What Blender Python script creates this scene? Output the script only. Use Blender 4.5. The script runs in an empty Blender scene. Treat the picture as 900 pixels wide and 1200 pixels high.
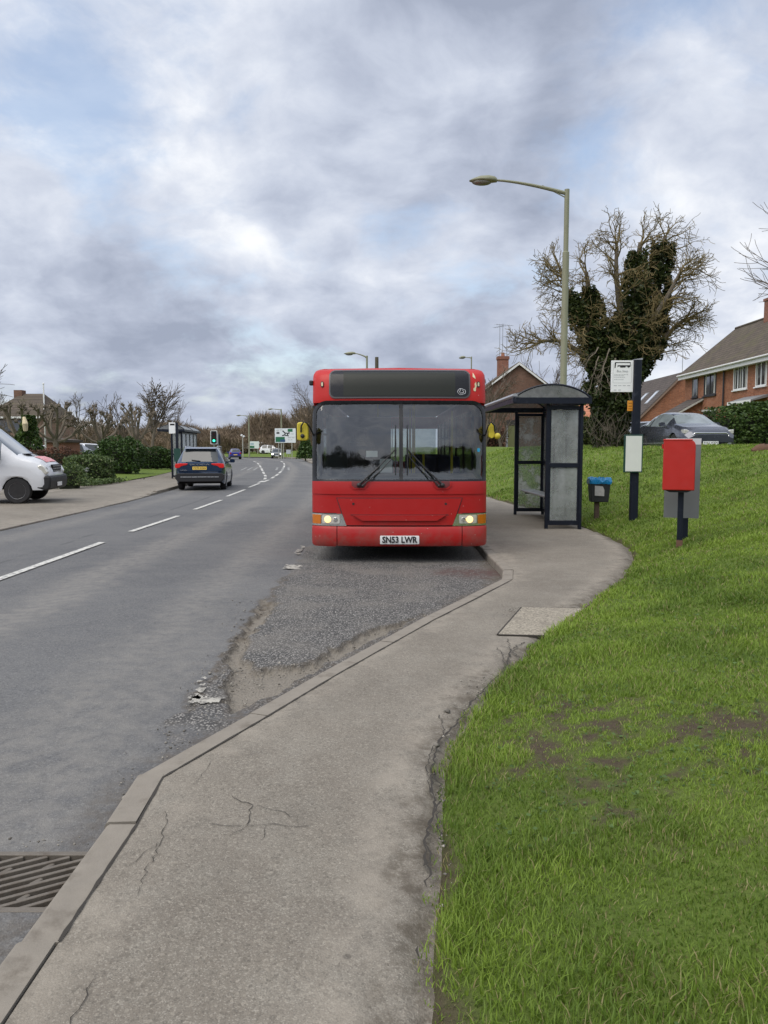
import bpy, bmesh, math, random
import numpy as np
from mathutils import Vector, Matrix

C = bpy.context.scene.collection
SC = bpy.context.scene
PI = math.pi
def R(a): return math.radians(a)

# ------------------------------------------------------------------ camera geometry (photo 900 x 1200, focal 900 px)
CAMZ = 1.6
TH = math.atan(75 / 900)
def ray(px, py):
    cx = (px - 450) / 900; cy = (600 - py) / 900
    d = np.array([cx, math.cos(TH) + cy * math.sin(TH), -math.sin(TH) + cy * math.cos(TH)])
    return d
def G(px, py, z=0.0):
    "point of the photograph on a level plane"
    d = ray(px, py); t = (z - CAMZ) / d[2]
    return (d[0] * t, d[1] * t, z)
def P(px, py, Y):
    "point of the photograph at a distance Y"
    d = ray(px, py); t = Y / d[1]
    return (d[0] * t, Y, CAMZ + d[2] * t)

# ------------------------------------------------------------------ noise
_rs = np.random.RandomState(7)
_LAT = _rs.rand(256, 256)
def vnoise(x, y):
    x = np.asarray(x, float); y = np.asarray(y, float)
    xi = np.floor(x).astype(int); yi = np.floor(y).astype(int)
    fx = x - xi; fy = y - yi
    fx = fx * fx * (3 - 2 * fx); fy = fy * fy * (3 - 2 * fy)
    a = _LAT[xi & 255, yi & 255]; b = _LAT[(xi + 1) & 255, yi & 255]
    c = _LAT[xi & 255, (yi + 1) & 255]; d = _LAT[(xi + 1) & 255, (yi + 1) & 255]
    return (a * (1 - fx) + b * fx) * (1 - fy) + (c * (1 - fx) + d * fx) * fy
def fbm(x, y, o=4):
    s = 0; a = .5; t = 0
    for k in range(o):
        s = s + a * vnoise(x * 2 ** k + 17.3 * k, y * 2 ** k + 5.1 * k); t += a; a *= .5
    return s / t
def sstep(a, b, x):
    t = np.clip((x - a) / (b - a), 0, 1); return t * t * (3 - 2 * t)
def seg_dist(x, y, pts):
    x = np.asarray(x, float); y = np.asarray(y, float)
    best = np.full(x.shape, 1e9)
    for (ax, ay), (bx, by) in zip(pts[:-1], pts[1:]):
        dx, dy = bx - ax, by - ay
        L = dx * dx + dy * dy + 1e-12
        t = np.clip(((x - ax) * dx + (y - ay) * dy) / L, 0, 1)
        best = np.minimum(best, np.hypot(x - ax - t * dx, y - ay - t * dy))
    return best
def poly_sd(x, y, pts):
    "signed distance to a polygon, positive inside"
    d = seg_dist(x, y, list(pts) + [pts[0]])
    ins = np.zeros(np.shape(x), bool)
    n = len(pts)
    for i in range(n):
        ax, ay = pts[i]; bx, by = pts[(i + 1) % n]
        c = ((ay > y) != (by > y)) & (x < (bx - ax) * (y - ay) / (by - ay + 1e-12) + ax)
        ins ^= c
    return np.where(ins, d, -d)

# ------------------------------------------------------------------ materials
class NT:
    def __init__(s, name):
        s.m = bpy.data.materials.new(name); s.m.use_nodes = True
        s.t = s.m.node_tree; s.t.nodes.clear()
        s.out = s.n('ShaderNodeOutputMaterial')
    def n(s, typ, props={}, **inp):
        nd = s.t.nodes.new(typ)
        for k, v in props.items(): setattr(nd, k, v)
        for k, v in inp.items(): s.set(nd, k, v)
        return nd
    def set(s, nd, k, v):
        sock = nd.inputs[k] if not k.startswith('i_') else nd.inputs[int(k[2:])]
        if isinstance(v, bpy.types.NodeSocket): s.t.links.new(v, sock)
        elif isinstance(v, (tuple, list)) and len(v) == 3 and sock.type == 'RGBA': sock.default_value = (*v, 1)
        else: sock.default_value = v
    def co(s): return s.n('ShaderNodeTexCoord').outputs['Object']
    def noise(s, sc, det=3, vec=None, rough=.55):
        nd = s.n('ShaderNodeTexNoise', Scale=sc, Detail=det, Roughness=rough)
        s.t.links.new(vec or s.co(), nd.inputs['Vector']); return nd.outputs['Fac']
    def vor(s, sc, vec=None, feat='F1', out='Distance'):
        nd = s.n('ShaderNodeTexVoronoi', {'feature': feat}, Scale=sc)
        s.t.links.new(vec or s.co(), nd.inputs['Vector']); return nd.outputs[out]
    def mix(s, f, a, b, bt='MIX'):
        nd = s.t.nodes.new('ShaderNodeMix'); nd.data_type = 'RGBA'; nd.blend_type = bt
        for i, v in ((0, f), (6, a), (7, b)):
            k = nd.inputs[i]
            if isinstance(v, bpy.types.NodeSocket): s.t.links.new(v, k)
            else: k.default_value = v if i == 0 else (*v[:3], 1)
        return nd.outputs[2]
    def math(s, op, a, b=0.0, c=0.0):
        nd = s.t.nodes.new('ShaderNodeMath'); nd.operation = op
        for i, v in enumerate((a, b, c)):
            if isinstance(v, bpy.types.NodeSocket): s.t.links.new(v, nd.inputs[i])
            else: nd.inputs[i].default_value = v
        return nd.outputs[0]
    def ss(s, v, a, b, lo=0., hi=1.):
        nd = s.t.nodes.new('ShaderNodeMapRange'); nd.interpolation_type = 'SMOOTHSTEP'
        s.t.links.new(v, nd.inputs[0])
        for i, q in ((1, a), (2, b), (3, lo), (4, hi)): nd.inputs[i].default_value = q
        return nd.outputs[0]
    def attr(s, name): return s.n('ShaderNodeAttribute', {'attribute_name': name}).outputs['Fac']
    def bump(s, h, st=.3, dist=.01):
        return s.n('ShaderNodeBump', Strength=st, Distance=dist, Height=h).outputs['Normal']
    def pr(s, **kw):
        b = s.n('ShaderNodeBsdfPrincipled')
        for k, v in kw.items():
            k = {'col': 'Base Color', 'rough': 'Roughness', 'metal': 'Metallic', 'spec': 'Specular IOR Level', 'coat': 'Coat Weight', 'nrm': 'Normal', 'coatr': 'Coat Roughness', 'emc': 'Emission Color', 'ems': 'Emission Strength', 'trans': 'Transmission Weight', 'alpha': 'Alpha'}.get(k, k)
            s.set(b, k, v)
        return b.outputs[0]
    def surf(s, sh): s.t.links.new(sh, s.out.inputs['Surface']); return s.m

def pmat(name, col, rough=.6, metal=0, var=.12, vs=6, bump=0., bs=60, coat=0., spec=.5, spots=None, grime=None):
    "plain material with slow tone variation, fine bump and optional chips and grime (real colour of the thing)"
    k = NT(name)
    f = k.noise(vs, 5)
    a = tuple(c * (1 - var) for c in col); b = tuple(min(1, c * (1 + var)) for c in col)
    c = k.mix(f, a, b)
    if grime:
        gc, gs, lo, hi = grime
        c = k.mix(k.ss(k.noise(gs, 6, rough=.65), lo, hi), c, gc)
    if spots:
        sc_, ss_, th = spots
        c = k.mix(k.ss(k.vor(ss_), th, th * .6), c, sc_)
    kw = dict(col=c, rough=k.ss(k.noise(vs * 2.3, 4), .2, .8, max(0, rough - .08), min(1, rough + .08)), metal=metal, spec=spec, coat=coat, coatr=.06)
    if bump: kw['nrm'] = k.bump(k.noise(bs, 4), bump, .004)
    return k.surf(k.pr(**kw))

def glassmat(name, tint, refl=.08, rough=.02, wav=0., wsc=3., haze=None):
    "thin pane: tinted transparency plus a fresnel reflection"
    k = NT(name)
    lw = k.n('ShaderNodeLayerWeight', Blend=.25)
    nrm = None
    if wav:
        nrm = k.bump(k.noise(wsc, 2), wav, .05)
        k.t.links.new(nrm, lw.inputs['Normal'])
    fac = k.math('MULTIPLY_ADD', lw.outputs['Fresnel'], .75, refl)
    tr = k.n('ShaderNodeBsdfTransparent', Color=(*tint, 1))
    gl = k.n('ShaderNodeBsdfGlossy', Roughness=rough)
    if nrm: k.t.links.new(nrm, gl.inputs['Normal'])
    mx = k.n('ShaderNodeMixShader'); k.t.links.new(fac, mx.inputs[0])
    k.t.links.new(tr.outputs[0], mx.inputs[1]); k.t.links.new(gl.outputs[0], mx.inputs[2])
    sh = mx.outputs[0]
    if haze:
        col, lo, hi, sc, strength = haze
        df = k.n('ShaderNodeBsdfDiffuse', Color=(*col, 1))
        m2 = k.n('ShaderNodeMixShader')
        f = k.ss(k.noise(sc, 6, rough=.7), lo, hi, strength * .25, strength)
        k.t.links.new(f, m2.inputs[0]); k.t.links.new(sh, m2.inputs[1]); k.t.links.new(df.outputs[0], m2.inputs[2])
        sh = m2.outputs[0]
    return k.surf(sh)

def leafmat(name, dark, light, trans=.25, rough=.6, third=None):
    k = NT(name)
    r = k.attr('rnd')
    c = k.mix(r, dark, light)
    if third: c = k.mix(k.ss(r, .86, .95), c, third)
    p = k.pr(col=c, rough=rough, spec=.3)
    t = k.n('ShaderNodeBsdfTranslucent', Color=c)
    m = k.n('ShaderNodeMixShader', Fac=trans)
    k.t.links.new(p, m.inputs[1]); k.t.links.new(t.outputs[0], m.inputs[2])
    return k.surf(m.outputs[0])

def lampmat(name, col, st):
    k = NT(name)
    return k.surf(k.pr(col=col, rough=.2, emc=col, ems=st))

# ------------------------------------------------------------------ meshes
def tag(o, label=None, cat=None, group=None, kind=None):
    if label: o['label'] = label
    if cat: o['category'] = cat
    if group: o['group'] = group
    if kind: o['kind'] = kind
    return o
def thing(name, label, cat, loc=(0, 0, 0), rz=0, group=None):
    o = bpy.data.objects.new(name, None); C.objects.link(o)
    o.empty_display_size = .2
    o.location = loc; o.rotation_euler = (0, 0, rz)
    return tag(o, label, cat, group)
def copy_tree(o, parent=None, loc=None, rz=None, label=None, scale=None):
    c = o.copy(); C.objects.link(c)
    if parent: c.parent = parent
    if loc is not None: c.location = loc
    if rz is not None: c.rotation_euler = (0, 0, rz)
    if scale is not None: c.scale = scale if hasattr(scale, '__len__') else (scale,) * 3
    if label: c['label'] = label
    for ch in list(o.children): copy_tree(ch, c)
    return c
def link(name, me, mat, parent=None):
    o = bpy.data.objects.new(name, me); C.objects.link(o)
    if mat: me.materials.append(mat)
    if parent: o.parent = parent
    return o

class MB:
    def __init__(s): s.v = []; s.f = []
    def add(s, v, f):
        b = len(s.v); s.v += [tuple(map(float, p)) for p in v]; s.f += [tuple(b + i for i in q) for q in f]; return s
    def box(s, x0, x1, y0, y1, z0, z1):
        v = [(x0, y0, z0), (x1, y0, z0), (x1, y1, z0), (x0, y1, z0), (x0, y0, z1), (x1, y0, z1), (x1, y1, z1), (x0, y1, z1)]
        return s.add(v, [(0, 3, 2, 1), (4, 5, 6, 7), (0, 1, 5, 4), (1, 2, 6, 5), (2, 3, 7, 6), (3, 0, 4, 7)])
    def bar(s, a, b, w, h=None, up=(0, 0, 1)):
        "square bar from a to b"
        h = h or w
        a = Vector(a); b = Vector(b); d = (b - a).normalized(); u = Vector(up)
        if abs(d.dot(u)) > .98: u = Vector((0, 1, 0))
        sx = d.cross(u).normalized(); sy = sx.cross(d)
        v = []
        for p in (a, b):
            for i, j in ((-1, -1), (1, -1), (1, 1), (-1, 1)): v.append(p + sx * (i * w / 2) + sy * (j * h / 2))
        return s.add(v, [(0, 1, 2, 3), (7, 6, 5, 4), (0, 4, 5, 1), (1, 5, 6, 2), (2, 6, 7, 3), (3, 7, 4, 0)])
    def tube(s, pts, rad, n=8, cap=True):
        pts = [Vector(p) for p in pts]
        if not hasattr(rad, '__len__'): rad = [rad] * len(pts)
        v = []; f = []
        u = None
        for i, p in enumerate(pts):
            d = (pts[min(i + 1, len(pts) - 1)] - pts[max(i - 1, 0)])
            d = d.normalized() if d.length > 1e-9 else Vector((0, 0, 1))
            if u is None:
                u = d.cross(Vector((0, 0, 1)))
                if u.length < .05: u = d.cross(Vector((0, 1, 0)))
            u = (u - d * u.dot(d)).normalized(); w = d.cross(u)
            for k in range(n):
                a = 2 * PI * k / n
                v.append(p + (u * math.cos(a) + w * math.sin(a)) * rad[i])
        for i in range(len(pts) - 1):
            for k in range(n):
                k2 = (k + 1) % n
                f.append((i * n + k, i * n + k2, (i + 1) * n + k2, (i + 1) * n + k))
        if cap and n > 2:
            f.append(tuple(range(n - 1, -1, -1))); f.append(tuple((len(pts) - 1) * n + k for k in range(n)))
        return s.add(v, f)
    def prism(s, pts, a0, a1, axis='y'):
        "polygon extruded along an axis; pts are the two other coordinates in x,y,z order"
        def mk(p, a): return {'y': (p[0], a, p[1]), 'x': (a, p[0], p[1]), 'z': (p[0], p[1], a)}[axis]
        n = len(pts)
        v = [mk(p, a0) for p in pts] + [mk(p, a1) for p in pts]
        f = [tuple(range(n)), tuple(range(2 * n - 1, n - 1, -1))]
        for i in range(n): f.append((i, (i + 1) % n, n + (i + 1) % n, n + i))
        return s.add(v, f)
    def loft(s, rings, closed=True, cap=True):
        n = len(rings[0]); v = [p for r in rings for p in r]; f = []
        for i in range(len(rings) - 1):
            for k in range(n if closed else n - 1):
                k2 = (k + 1) % n
                f.append((i * n + k, i * n + k2, (i + 1) * n + k2, (i + 1) * n + k))
        if cap and closed:
            f.append(tuple(range(n - 1, -1, -1))); f.append(tuple((len(rings) - 1) * n + k for k in range(n)))
        return s.add(v, f)
    def lathe(s, prof, c=(0, 0, 0), axis='z', n=20):
        "profile of (radius, height) turned round an axis"
        rings = []
        for r, h in prof:
            ring = []
            for k in range(n):
                a = 2 * PI * k / n; p, q = max(r, 1e-4) * math.cos(a), max(r, 1e-4) * math.sin(a)
                ring.append({'z': (c[0] + p, c[1] + q, c[2] + h), 'y': (c[0] + p, c[1] + h, c[2] + q), 'x': (c[0] + h, c[1] + p, c[2] + q)}[axis])
            rings.append(ring)
        return s.loft(rings)
    def ball(s, c, r, n=10, sc=(1, 1, 1)):
        rings = []
        for i in range(n + 1):
            a = PI * i / n
            rings.append([(c[0] + sc[0] * r * max(math.sin(a), 1e-3) * math.cos(2 * PI * k / (2 * n)), c[1] + sc[1] * r * max(math.sin(a), 1e-3) * math.sin(2 * PI * k / (2 * n)), c[2] - sc[2] * r * math.cos(a)) for k in range(2 * n)])
        return s.loft(rings)
    def move(s, M, start=0):
        for i in range(start, len(s.v)): s.v[i] = tuple(M @ Vector(s.v[i]))
        return s
    def build(s, name, mat, parent=None, smooth=False, bevel=0., seg=2, ang=40):
        me = bpy.data.meshes.new(name); me.from_pydata(s.v, [], s.f); me.update()
        bm = bmesh.new(); bm.from_mesh(me); bmesh.ops.recalc_face_normals(bm, faces=bm.faces); bm.to_mesh(me); bm.free()
        o = link(name, me, mat, parent)
        if smooth:
            me.polygons.foreach_set('use_smooth', [True] * len(me.polygons))
            try: me.set_sharp_from_angle(angle=R(ang))
            except Exception: pass
        if bevel:
            b = o.modifiers.new('bevel', 'BEVEL'); b.width = bevel; b.segments = seg; b.limit_method = 'ANGLE'; b.angle_limit = R(35)
        return o

def npmesh(name, V, F, mat, parent=None, fattr=None, vattr=None, smooth=False):
    V = np.asarray(V, np.float32); F = np.asarray(F, np.int32)
    me = bpy.data.meshes.new(name)
    m, k = F.shape
    me.vertices.add(len(V)); me.vertices.foreach_set('co', V.ravel())
    me.loops.add(m * k); me.loops.foreach_set('vertex_index', F.ravel())
    me.polygons.add(m); me.polygons.foreach_set('loop_start', np.arange(0, m * k, k, dtype=np.int32))
    me.update(calc_edges=True)
    for nm, a in (fattr or {}).items():
        at = me.attributes.new(nm, 'FLOAT', 'FACE'); at.data.foreach_set('value', np.asarray(a, np.float32))
    for nm, a in (vattr or {}).items():
        at = me.attributes.new(nm, 'FLOAT', 'POINT'); at.data.foreach_set('value', np.asarray(a, np.float32))
    if smooth: me.polygons.foreach_set('use_smooth', np.ones(m, bool))
    return link(name, me, mat, parent)

def gridmesh(name, X, Y, Z, mat, vattr=None, keep=None, smooth=True, parent=None):
    nr, nc = X.shape
    V = np.stack([X, Y, Z], -1).reshape(-1, 3)
    i = np.arange(nr * nc).reshape(nr, nc)
    F = np.stack([i[:-1, :-1], i[:-1, 1:], i[1:, 1:], i[1:, :-1]], -1).reshape(-1, 4)
    if keep is not None: F = F[keep.ravel()]
    return npmesh(name, V, F, mat, parent, vattr={k: v.ravel() for k, v in (vattr or {}).items()}, smooth=smooth)

FONT = None
def lettering(txt, size, mat, parent, M, name='lettering', bold=0., ext=.002, width=None):
    "flat letters as a mesh, in the xz plane of M (local x right, y up)"
    cu = bpy.data.curves.new('t', 'FONT'); cu.body = txt; cu.size = size; cu.align_x = 'CENTER'; cu.align_y = 'CENTER'
    cu.extrude = ext; cu.offset = bold; cu.resolution_u = 3
    o = bpy.data.objects.new('t', cu); C.objects.link(o)
    bpy.context.view_layer.update()
    me = bpy.data.meshes.new_from_object(o.evaluated_get(bpy.context.evaluated_depsgraph_get()))
    bpy.data.objects.remove(o); bpy.data.curves.remove(cu)
    w = max(v.co.x for v in me.vertices) - min(v.co.x for v in me.vertices)
    sx = (width / w) if width else 1
    for v in me.vertices: v.co = M @ Vector((v.co.x * sx, v.co.y, v.co.z))
    me.name = name
    me.materials.clear()
    return link(name, me, mat, parent)
def faceM(x, y, z, rz=0):
    "text plane standing upright and read from -y, turned by rz"
    return Matrix.Translation((x, y, z)) @ Matrix.Rotation(rz, 4, 'Z') @ Matrix.Rotation(PI / 2, 4, 'X')

def rrect(x0, x1, z0, z1, r, n=5, rs=None):
    rs = rs or (r, r, r, r)   # bl, br, tr, tl
    out = []
    for (cx, cz, a0, q) in ((x0 + rs[0], z0 + rs[0], PI, rs[0]), (x1 - rs[1], z0 + rs[1], 1.5 * PI, rs[1]), (x1 - rs[2], z1 - rs[2], 0, rs[2]), (x0 + rs[3], z1 - rs[3], .5 * PI, rs[3])):
        for k in range(n + 1):
            a = a0 + .5 * PI * k / n
            out.append((cx + q * math.cos(a), cz + q * math.sin(a)))
    return out
# ================================================================== camera, sky, sun
cam = bpy.data.cameras.new('camera'); camo = bpy.data.objects.new('camera', cam); C.objects.link(camo)
camo.location = (0, 0, CAMZ); camo.rotation_euler = (PI / 2 - TH, 0, 0)
cam.sensor_fit = 'VERTICAL'; cam.sensor_height = 36; cam.sensor_width = 27; cam.lens = 27; cam.clip_end = 5000; cam.clip_start = .05
SC.camera = camo

SUN_EL, SUN_AZ = R(57), R(222)      # azimuth from +y clockwise: behind the camera, a little to the left
sun_dir = Vector((math.sin(SUN_AZ) * math.cos(SUN_EL), math.cos(SUN_AZ) * math.cos(SUN_EL), math.sin(SUN_EL)))
sl = bpy.data.lights.new('sun', 'SUN'); so = bpy.data.objects.new('sun', sl); C.objects.link(so)
sl.energy = 1.5; sl.angle = R(50); sl.color = (1, .92, .80)
so.rotation_euler = (-sun_dir).to_track_quat('-Z', 'Y').to_euler(); so.location = (0, -20, 30)

W = bpy.data.worlds.new('World'); SC.world = W; W.use_nodes = True
def build_sky():
    k = NT.__new__(NT); k.t = W.node_tree; k.t.nodes.clear()
    out = k.n('ShaderNodeOutputWorld'); bg = k.n('ShaderNodeBackground', Strength=.1)
    k.t.links.new(bg.outputs[0], out.inputs['Surface'])
    sky = k.n('ShaderNodeTexSky', {'sky_type': 'NISHITA', 'sun_disc': False, 'sun_elevation': SUN_EL, 'sun_rotation': SUN_AZ, 'dust_density': 1.5, 'ozone_density': 1.5})
    d = k.n('ShaderNodeTexCoord').outputs['Generated']
    sep = k.n('ShaderNodeSeparateXYZ'); k.t.links.new(d, sep.inputs[0])
    x, y, z = sep.outputs
    zz = k.math('ADD', k.math('MAXIMUM', z, 0), .42)
    cmb = k.n('ShaderNodeCombineXYZ'); k.t.links.new(k.math('DIVIDE', x, zz), cmb.inputs[0]); k.t.links.new(k.math('DIVIDE', y, zz), cmb.inputs[1]); cmb.inputs[2].default_value = 3.7
    v = cmb.outputs[0]
    # clouds lie on a high level sheet; a slow warp breaks their edges
    wn = k.n('ShaderNodeTexNoise', Scale=2.2, Detail=4); k.t.links.new(v, wn.inputs['Vector'])
    va = k.n('ShaderNodeVectorMath', {'operation': 'MULTIPLY_ADD'}); k.t.links.new(wn.outputs['Color'], va.inputs[0]); va.inputs[1].default_value = (.22, .22, .05); k.t.links.new(v, va.inputs[2])
    v2 = va.outputs[0]
    n1 = k.noise(2.3, 8, v2, .5)
    n2 = k.noise(7.5, 8, v2, .58)
    f = k.math('ADD', k.math('MULTIPLY', n1, .60), k.math('MULTIPLY', n2, .40))
    # broad banks and brighter breaks of this sky, as directions
    def blob(px, py, size, amt, kind):
        dv = Vector(ray(px, py)).normalized()
        dt = k.n('ShaderNodeVectorMath', {'operation': 'DOT_PRODUCT'}); k.t.links.new(d, dt.inputs[0]); dt.inputs[1].default_value = dv
        return k.math('MULTIPLY', k.ss(dt.outputs['Value'], math.cos(size), math.cos(size * .08)), amt)
    for b in SKY_BRIGHT: f = k.math('ADD', f, blob(*b, 0))
    # sunlit side of the overcast, towards the sun
    dt = k.n('ShaderNodeVectorMath', {'operation': 'DOT_PRODUCT'}); k.t.links.new(d, dt.inputs[0]); dt.inputs[1].default_value = sun_dir
    cr = k.t.nodes.new('ShaderNodeValToRGB'); k.t.links.new(f, cr.inputs[0])
    e = cr.color_ramp.elements
    stops = [(.31, (2.75, 3.1, 3.95)), (.40, (3.6, 3.98, 4.9)), (.48, (4.55, 4.95, 5.85)), (.56, (5.6, 5.95, 6.7)), (.635, (7.0, 7.2, 7.6)), (.74, (8.6, 8.6, 8.75))]
    while len(e) < len(stops): e.new(.5)
    for q, (p, c) in zip(e, stops): q.position = p; q.color = (*[a / 10 for a in c], 1)
    cl = k.mix(1., cr.outputs[0], (9.2, 9.2, 9.2), 'MULTIPLY')
    side = k.ss(dt.outputs['Value'], .1, 1., 1., 1.9)
    sc3 = k.n('ShaderNodeVectorMath', {'operation': 'SCALE'}); k.t.links.new(cl, sc3.inputs[0]); k.t.links.new(side, sc3.inputs['Scale'])
    # blue gaps
    gap = k.noise(3.2, 7, v2, .6)
    g = k.math('MULTIPLY_ADD', gap, 1.7, -.38)
    for b in SKY_BLUE: g = k.math('ADD', g, blob(*b, 0))
    gm = k.ss(g, .50, .92, 0., .72)
    blue = k.mix(1., sky.outputs[0], (1.75, 1.6, 1.45), 'MULTIPLY')
    col = k.mix(gm, sc3.outputs[0], blue)
    k.t.links.new(col, bg.inputs['Color'])
SKY_BRIGHT = [(270, 80, .30, .075), (520, 115, .12, .11), (700, 70, .42, -.15), (860, 130, .22, .13), (870, 240, .16, .08), (80, 230, .36, -.04),
              (300, 440, .34, -.07), (60, 430, .3, -.05), (760, 330, .30, .05), (480, 280, .14, .06), (240, 245, .09, .08), (560, 20, .2, -.09), (420, 430, .3, -.02)]
SKY_BLUE = [(60, 5, .24, .20), (105, 75, .14, .14), (10, 110, .16, .10), (500, 80, .07, .1), (240, 480, .3, .03)]
build_sky()
SC.view_settings.view_transform = 'Standard'; SC.view_settings.look = 'None'; SC.view_settings.exposure = 0.53; SC.view_settings.gamma = 1
SC.render.engine = 'CYCLES'; SC.cycles.use_denoising = True; SC.cycles.use_adaptive_sampling = False
SC.cycles.sample_clamp_indirect = 4; SC.cycles.max_bounces = 6; SC.cycles.transparent_max_bounces = 12; SC.cycles.caustics_reflective = False; SC.cycles.caustics_refractive = False

# ================================================================== lines of the place
KH = .11                                           # kerb height
Kpx = [(18, 1104), (123, 964), (161, 907), (291, 835), (376, 787), (495, 723), (588, 678)]
KF = [(-1.12, -6.0), (-1.12, .5)] + [G(a, b, KH)[:2] for a, b in Kpx] + [(1.46, 9.35), (1.46, 16), (1.46, 24.0), (.6, 26.5), (-1.0, 30.5), (-1.3, 40), (-2.4, 51), (-4.0, 62), (-5.6, 71), (-7.6, 80), (-9.6, 95), (-12, 112), (-17, 124), (-26, 131)]
def along_y(pts):
    ys = np.array([p[1] for p in pts]); xs = np.array([p[0] for p in pts])
    return lambda y: np.interp(y, ys, xs)
kx = along_y(KF)
Epx = [(490, 1300), (500, 1200), (505, 1100), (515, 1000), (519, 900), (535, 860), (560, 825), (600, 780), (640, 745), (680, 713), (720, 685), (744, 660)]
EF = [(.05, -6), (.06, .8)] + [G(a, b, KH)[:2] for a, b in Epx] + [(3.74, 11.6), (3.84, 13.0), (3.84, 14.4), (3.84, 18.2), (3.5, 20.8), (3.2, 24), (2.9, 30), (1.0, 40), (-.3, 51), (-1.9, 62), (-3.5, 71), (-5.5, 80), (-7.5, 95), (-9.8, 112), (-14, 124), (-24, 134)]
ex = along_y(EF)
LF = [(-7.42, -6), (-7.42, 14.8), (-7.5, 19.2), (-7.62, 22.9), (-8.05, 28.6), (-9, 40), (-10.4, 50), (-12.2, 60), (-15.2, 75), (-20, 92), (-28, 112), (-38, 131)]
lx = along_y(LF)

def slope_at(y): return .12 + .165 * sstep(4, 11, y)
def hgrass(x, y):
    "height of the grass bank right of the pavement"
    x = np.asarray(x, float); y = np.asarray(y, float)
    d = np.where(x > ex(y), seg_dist(x, y, EF), 0)
    h = slope_at(y) * d
    cap = 1.54
    h = np.where(h > cap - .5, cap - .5 + .5 * np.tanh((h - cap + .5) / .5) * 1.0, h)
    h = h - .17 * sstep(7.5, 12, d)
    b = sstep(0, .5, d)
    return KH + .02 * b + h + b * (.10 * (fbm(x * .45, y * .45, 3) - .5) + .035 * (vnoise(x * 2.1, y * 2.1) - .5))
def on_bank(px, py):
    "where the photograph's ray meets the grass bank"
    d = ray(px, py)
    lo, hi = 1.0, 60.0
    t = np.linspace(1.0, 70, 6000)
    zz = CAMZ + d[2] * t; hh = hgrass(d[0] * t, d[1] * t)
    i = int(np.argmax(zz < hh))
    return (d[0] * t[i], d[1] * t[i], float(hh[i]))

# ================================================================== ground materials
def asphalt_mat():
    k = NT('road_asphalt')
    big = k.noise(.45, 5); mid = k.noise(4, 5); fine = k.noise(140, 3)
    chips = k.vor(120, out='Color')
    sep = k.n('ShaderNodeSeparateColor'); k.t.links.new(chips, sep.inputs[0]); cr = sep.outputs[0]
    base = k.mix(k.ss(big, .3, .7), (.088, .089, .092), (.128, .127, .125))
    base = k.mix(k.ss(mid, .35, .75, 0, .4), base, (.15, .146, .137))
    base = k.mix(k.math('MULTIPLY', k.ss(cr, .72, 1.), .30), base, (.30, .29, .27))
    base = k.mix(k.math('MULTIPLY', k.ss(fine, .55, .25), .35), base, (.045, .045, .047))
    c2 = k.vor(80, out='Color'); s2 = k.n('ShaderNodeSeparateColor'); k.t.links.new(c2, s2.inputs[0])
    base = k.mix(k.math('MULTIPLY', k.ss(s2.outputs[0], .80, 1.), .28), base, (.25, .245, .23))
    base = k.mix(k.math('MULTIPLY', k.ss(s2.outputs[1], .74, 1.), .42), base, (.042, .042, .043))
    # lighter worn wheel tracks and grit, running with the lane
    base = k.mix(k.math('MULTIPLY', k.attr('track'), k.ss(k.noise(9, 5), .25, .7, .15, .75)), base, (.215, .202, .18))
    # fine dark seam between laying passes
    base = k.mix(k.math('MULTIPLY', k.attr('seam'), .7), base, (.05, .05, .05))
    # coarse dressing of the bus bay
    v2 = k.n('ShaderNodeTexVoronoi', Scale=62.0); k.t.links.new(k.co(), v2.inputs['Vector'])
    sp2 = k.n('ShaderNodeSeparateColor'); k.t.links.new(v2.outputs['Color'], sp2.inputs[0])
    stone = k.mix(sp2.outputs[0], (.085, .082, .078), (.36, .34, .31))
    stone = k.mix(k.ss(v2.outputs['Distance'], .25, .6), stone, (.055, .053, .05))
    stone = k.mix(k.ss(k.noise(1.6, 5), .42, .68, 0, .5), stone, (.17, .155, .135))
    lay = k.attr('lay')
    base = k.mix(lay, base, stone)
    # bare base course where the dressing has gone
    tanc = k.mix(k.noise(22, 6, rough=.7), (.135, .118, .094), (.255, .228, .188))
    tanc = k.mix(k.ss(k.noise(75, 4), .6, .75), tanc, (.12, .10, .08))
    base = k.mix(k.attr('tan'), base, tanc)
    mud = k.attr('mud')
    base = k.mix(k.math('MULTIPLY', mud, k.ss(k.noise(14, 6, rough=.7), .3, .65)), base, (.085, .068, .05))
    oil = k.attr('oil')
    base = k.mix(k.math('MULTIPLY', oil, k.ss(k.noise(11, 5, rough=.7), .3, .6)), base, (.085, .05, .043))
    h = k.math('ADD', k.math('MULTIPLY', fine, .5), k.math('MULTIPLY', k.vor(120), .5))
    hs = k.math('MULTIPLY', v2.outputs['Distance'], -1.6)
    mixh = k.t.nodes.new('ShaderNodeMix'); mixh.data_type = 'FLOAT'
    k.t.links.new(lay, mixh.inputs[0]); k.t.links.new(h, mixh.inputs[2]); k.t.links.new(hs, mixh.inputs[3])
    return k.surf(k.pr(col=base, rough=.82, spec=.35, nrm=k.bump(mixh.outputs[0], .8, .006)))
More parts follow.
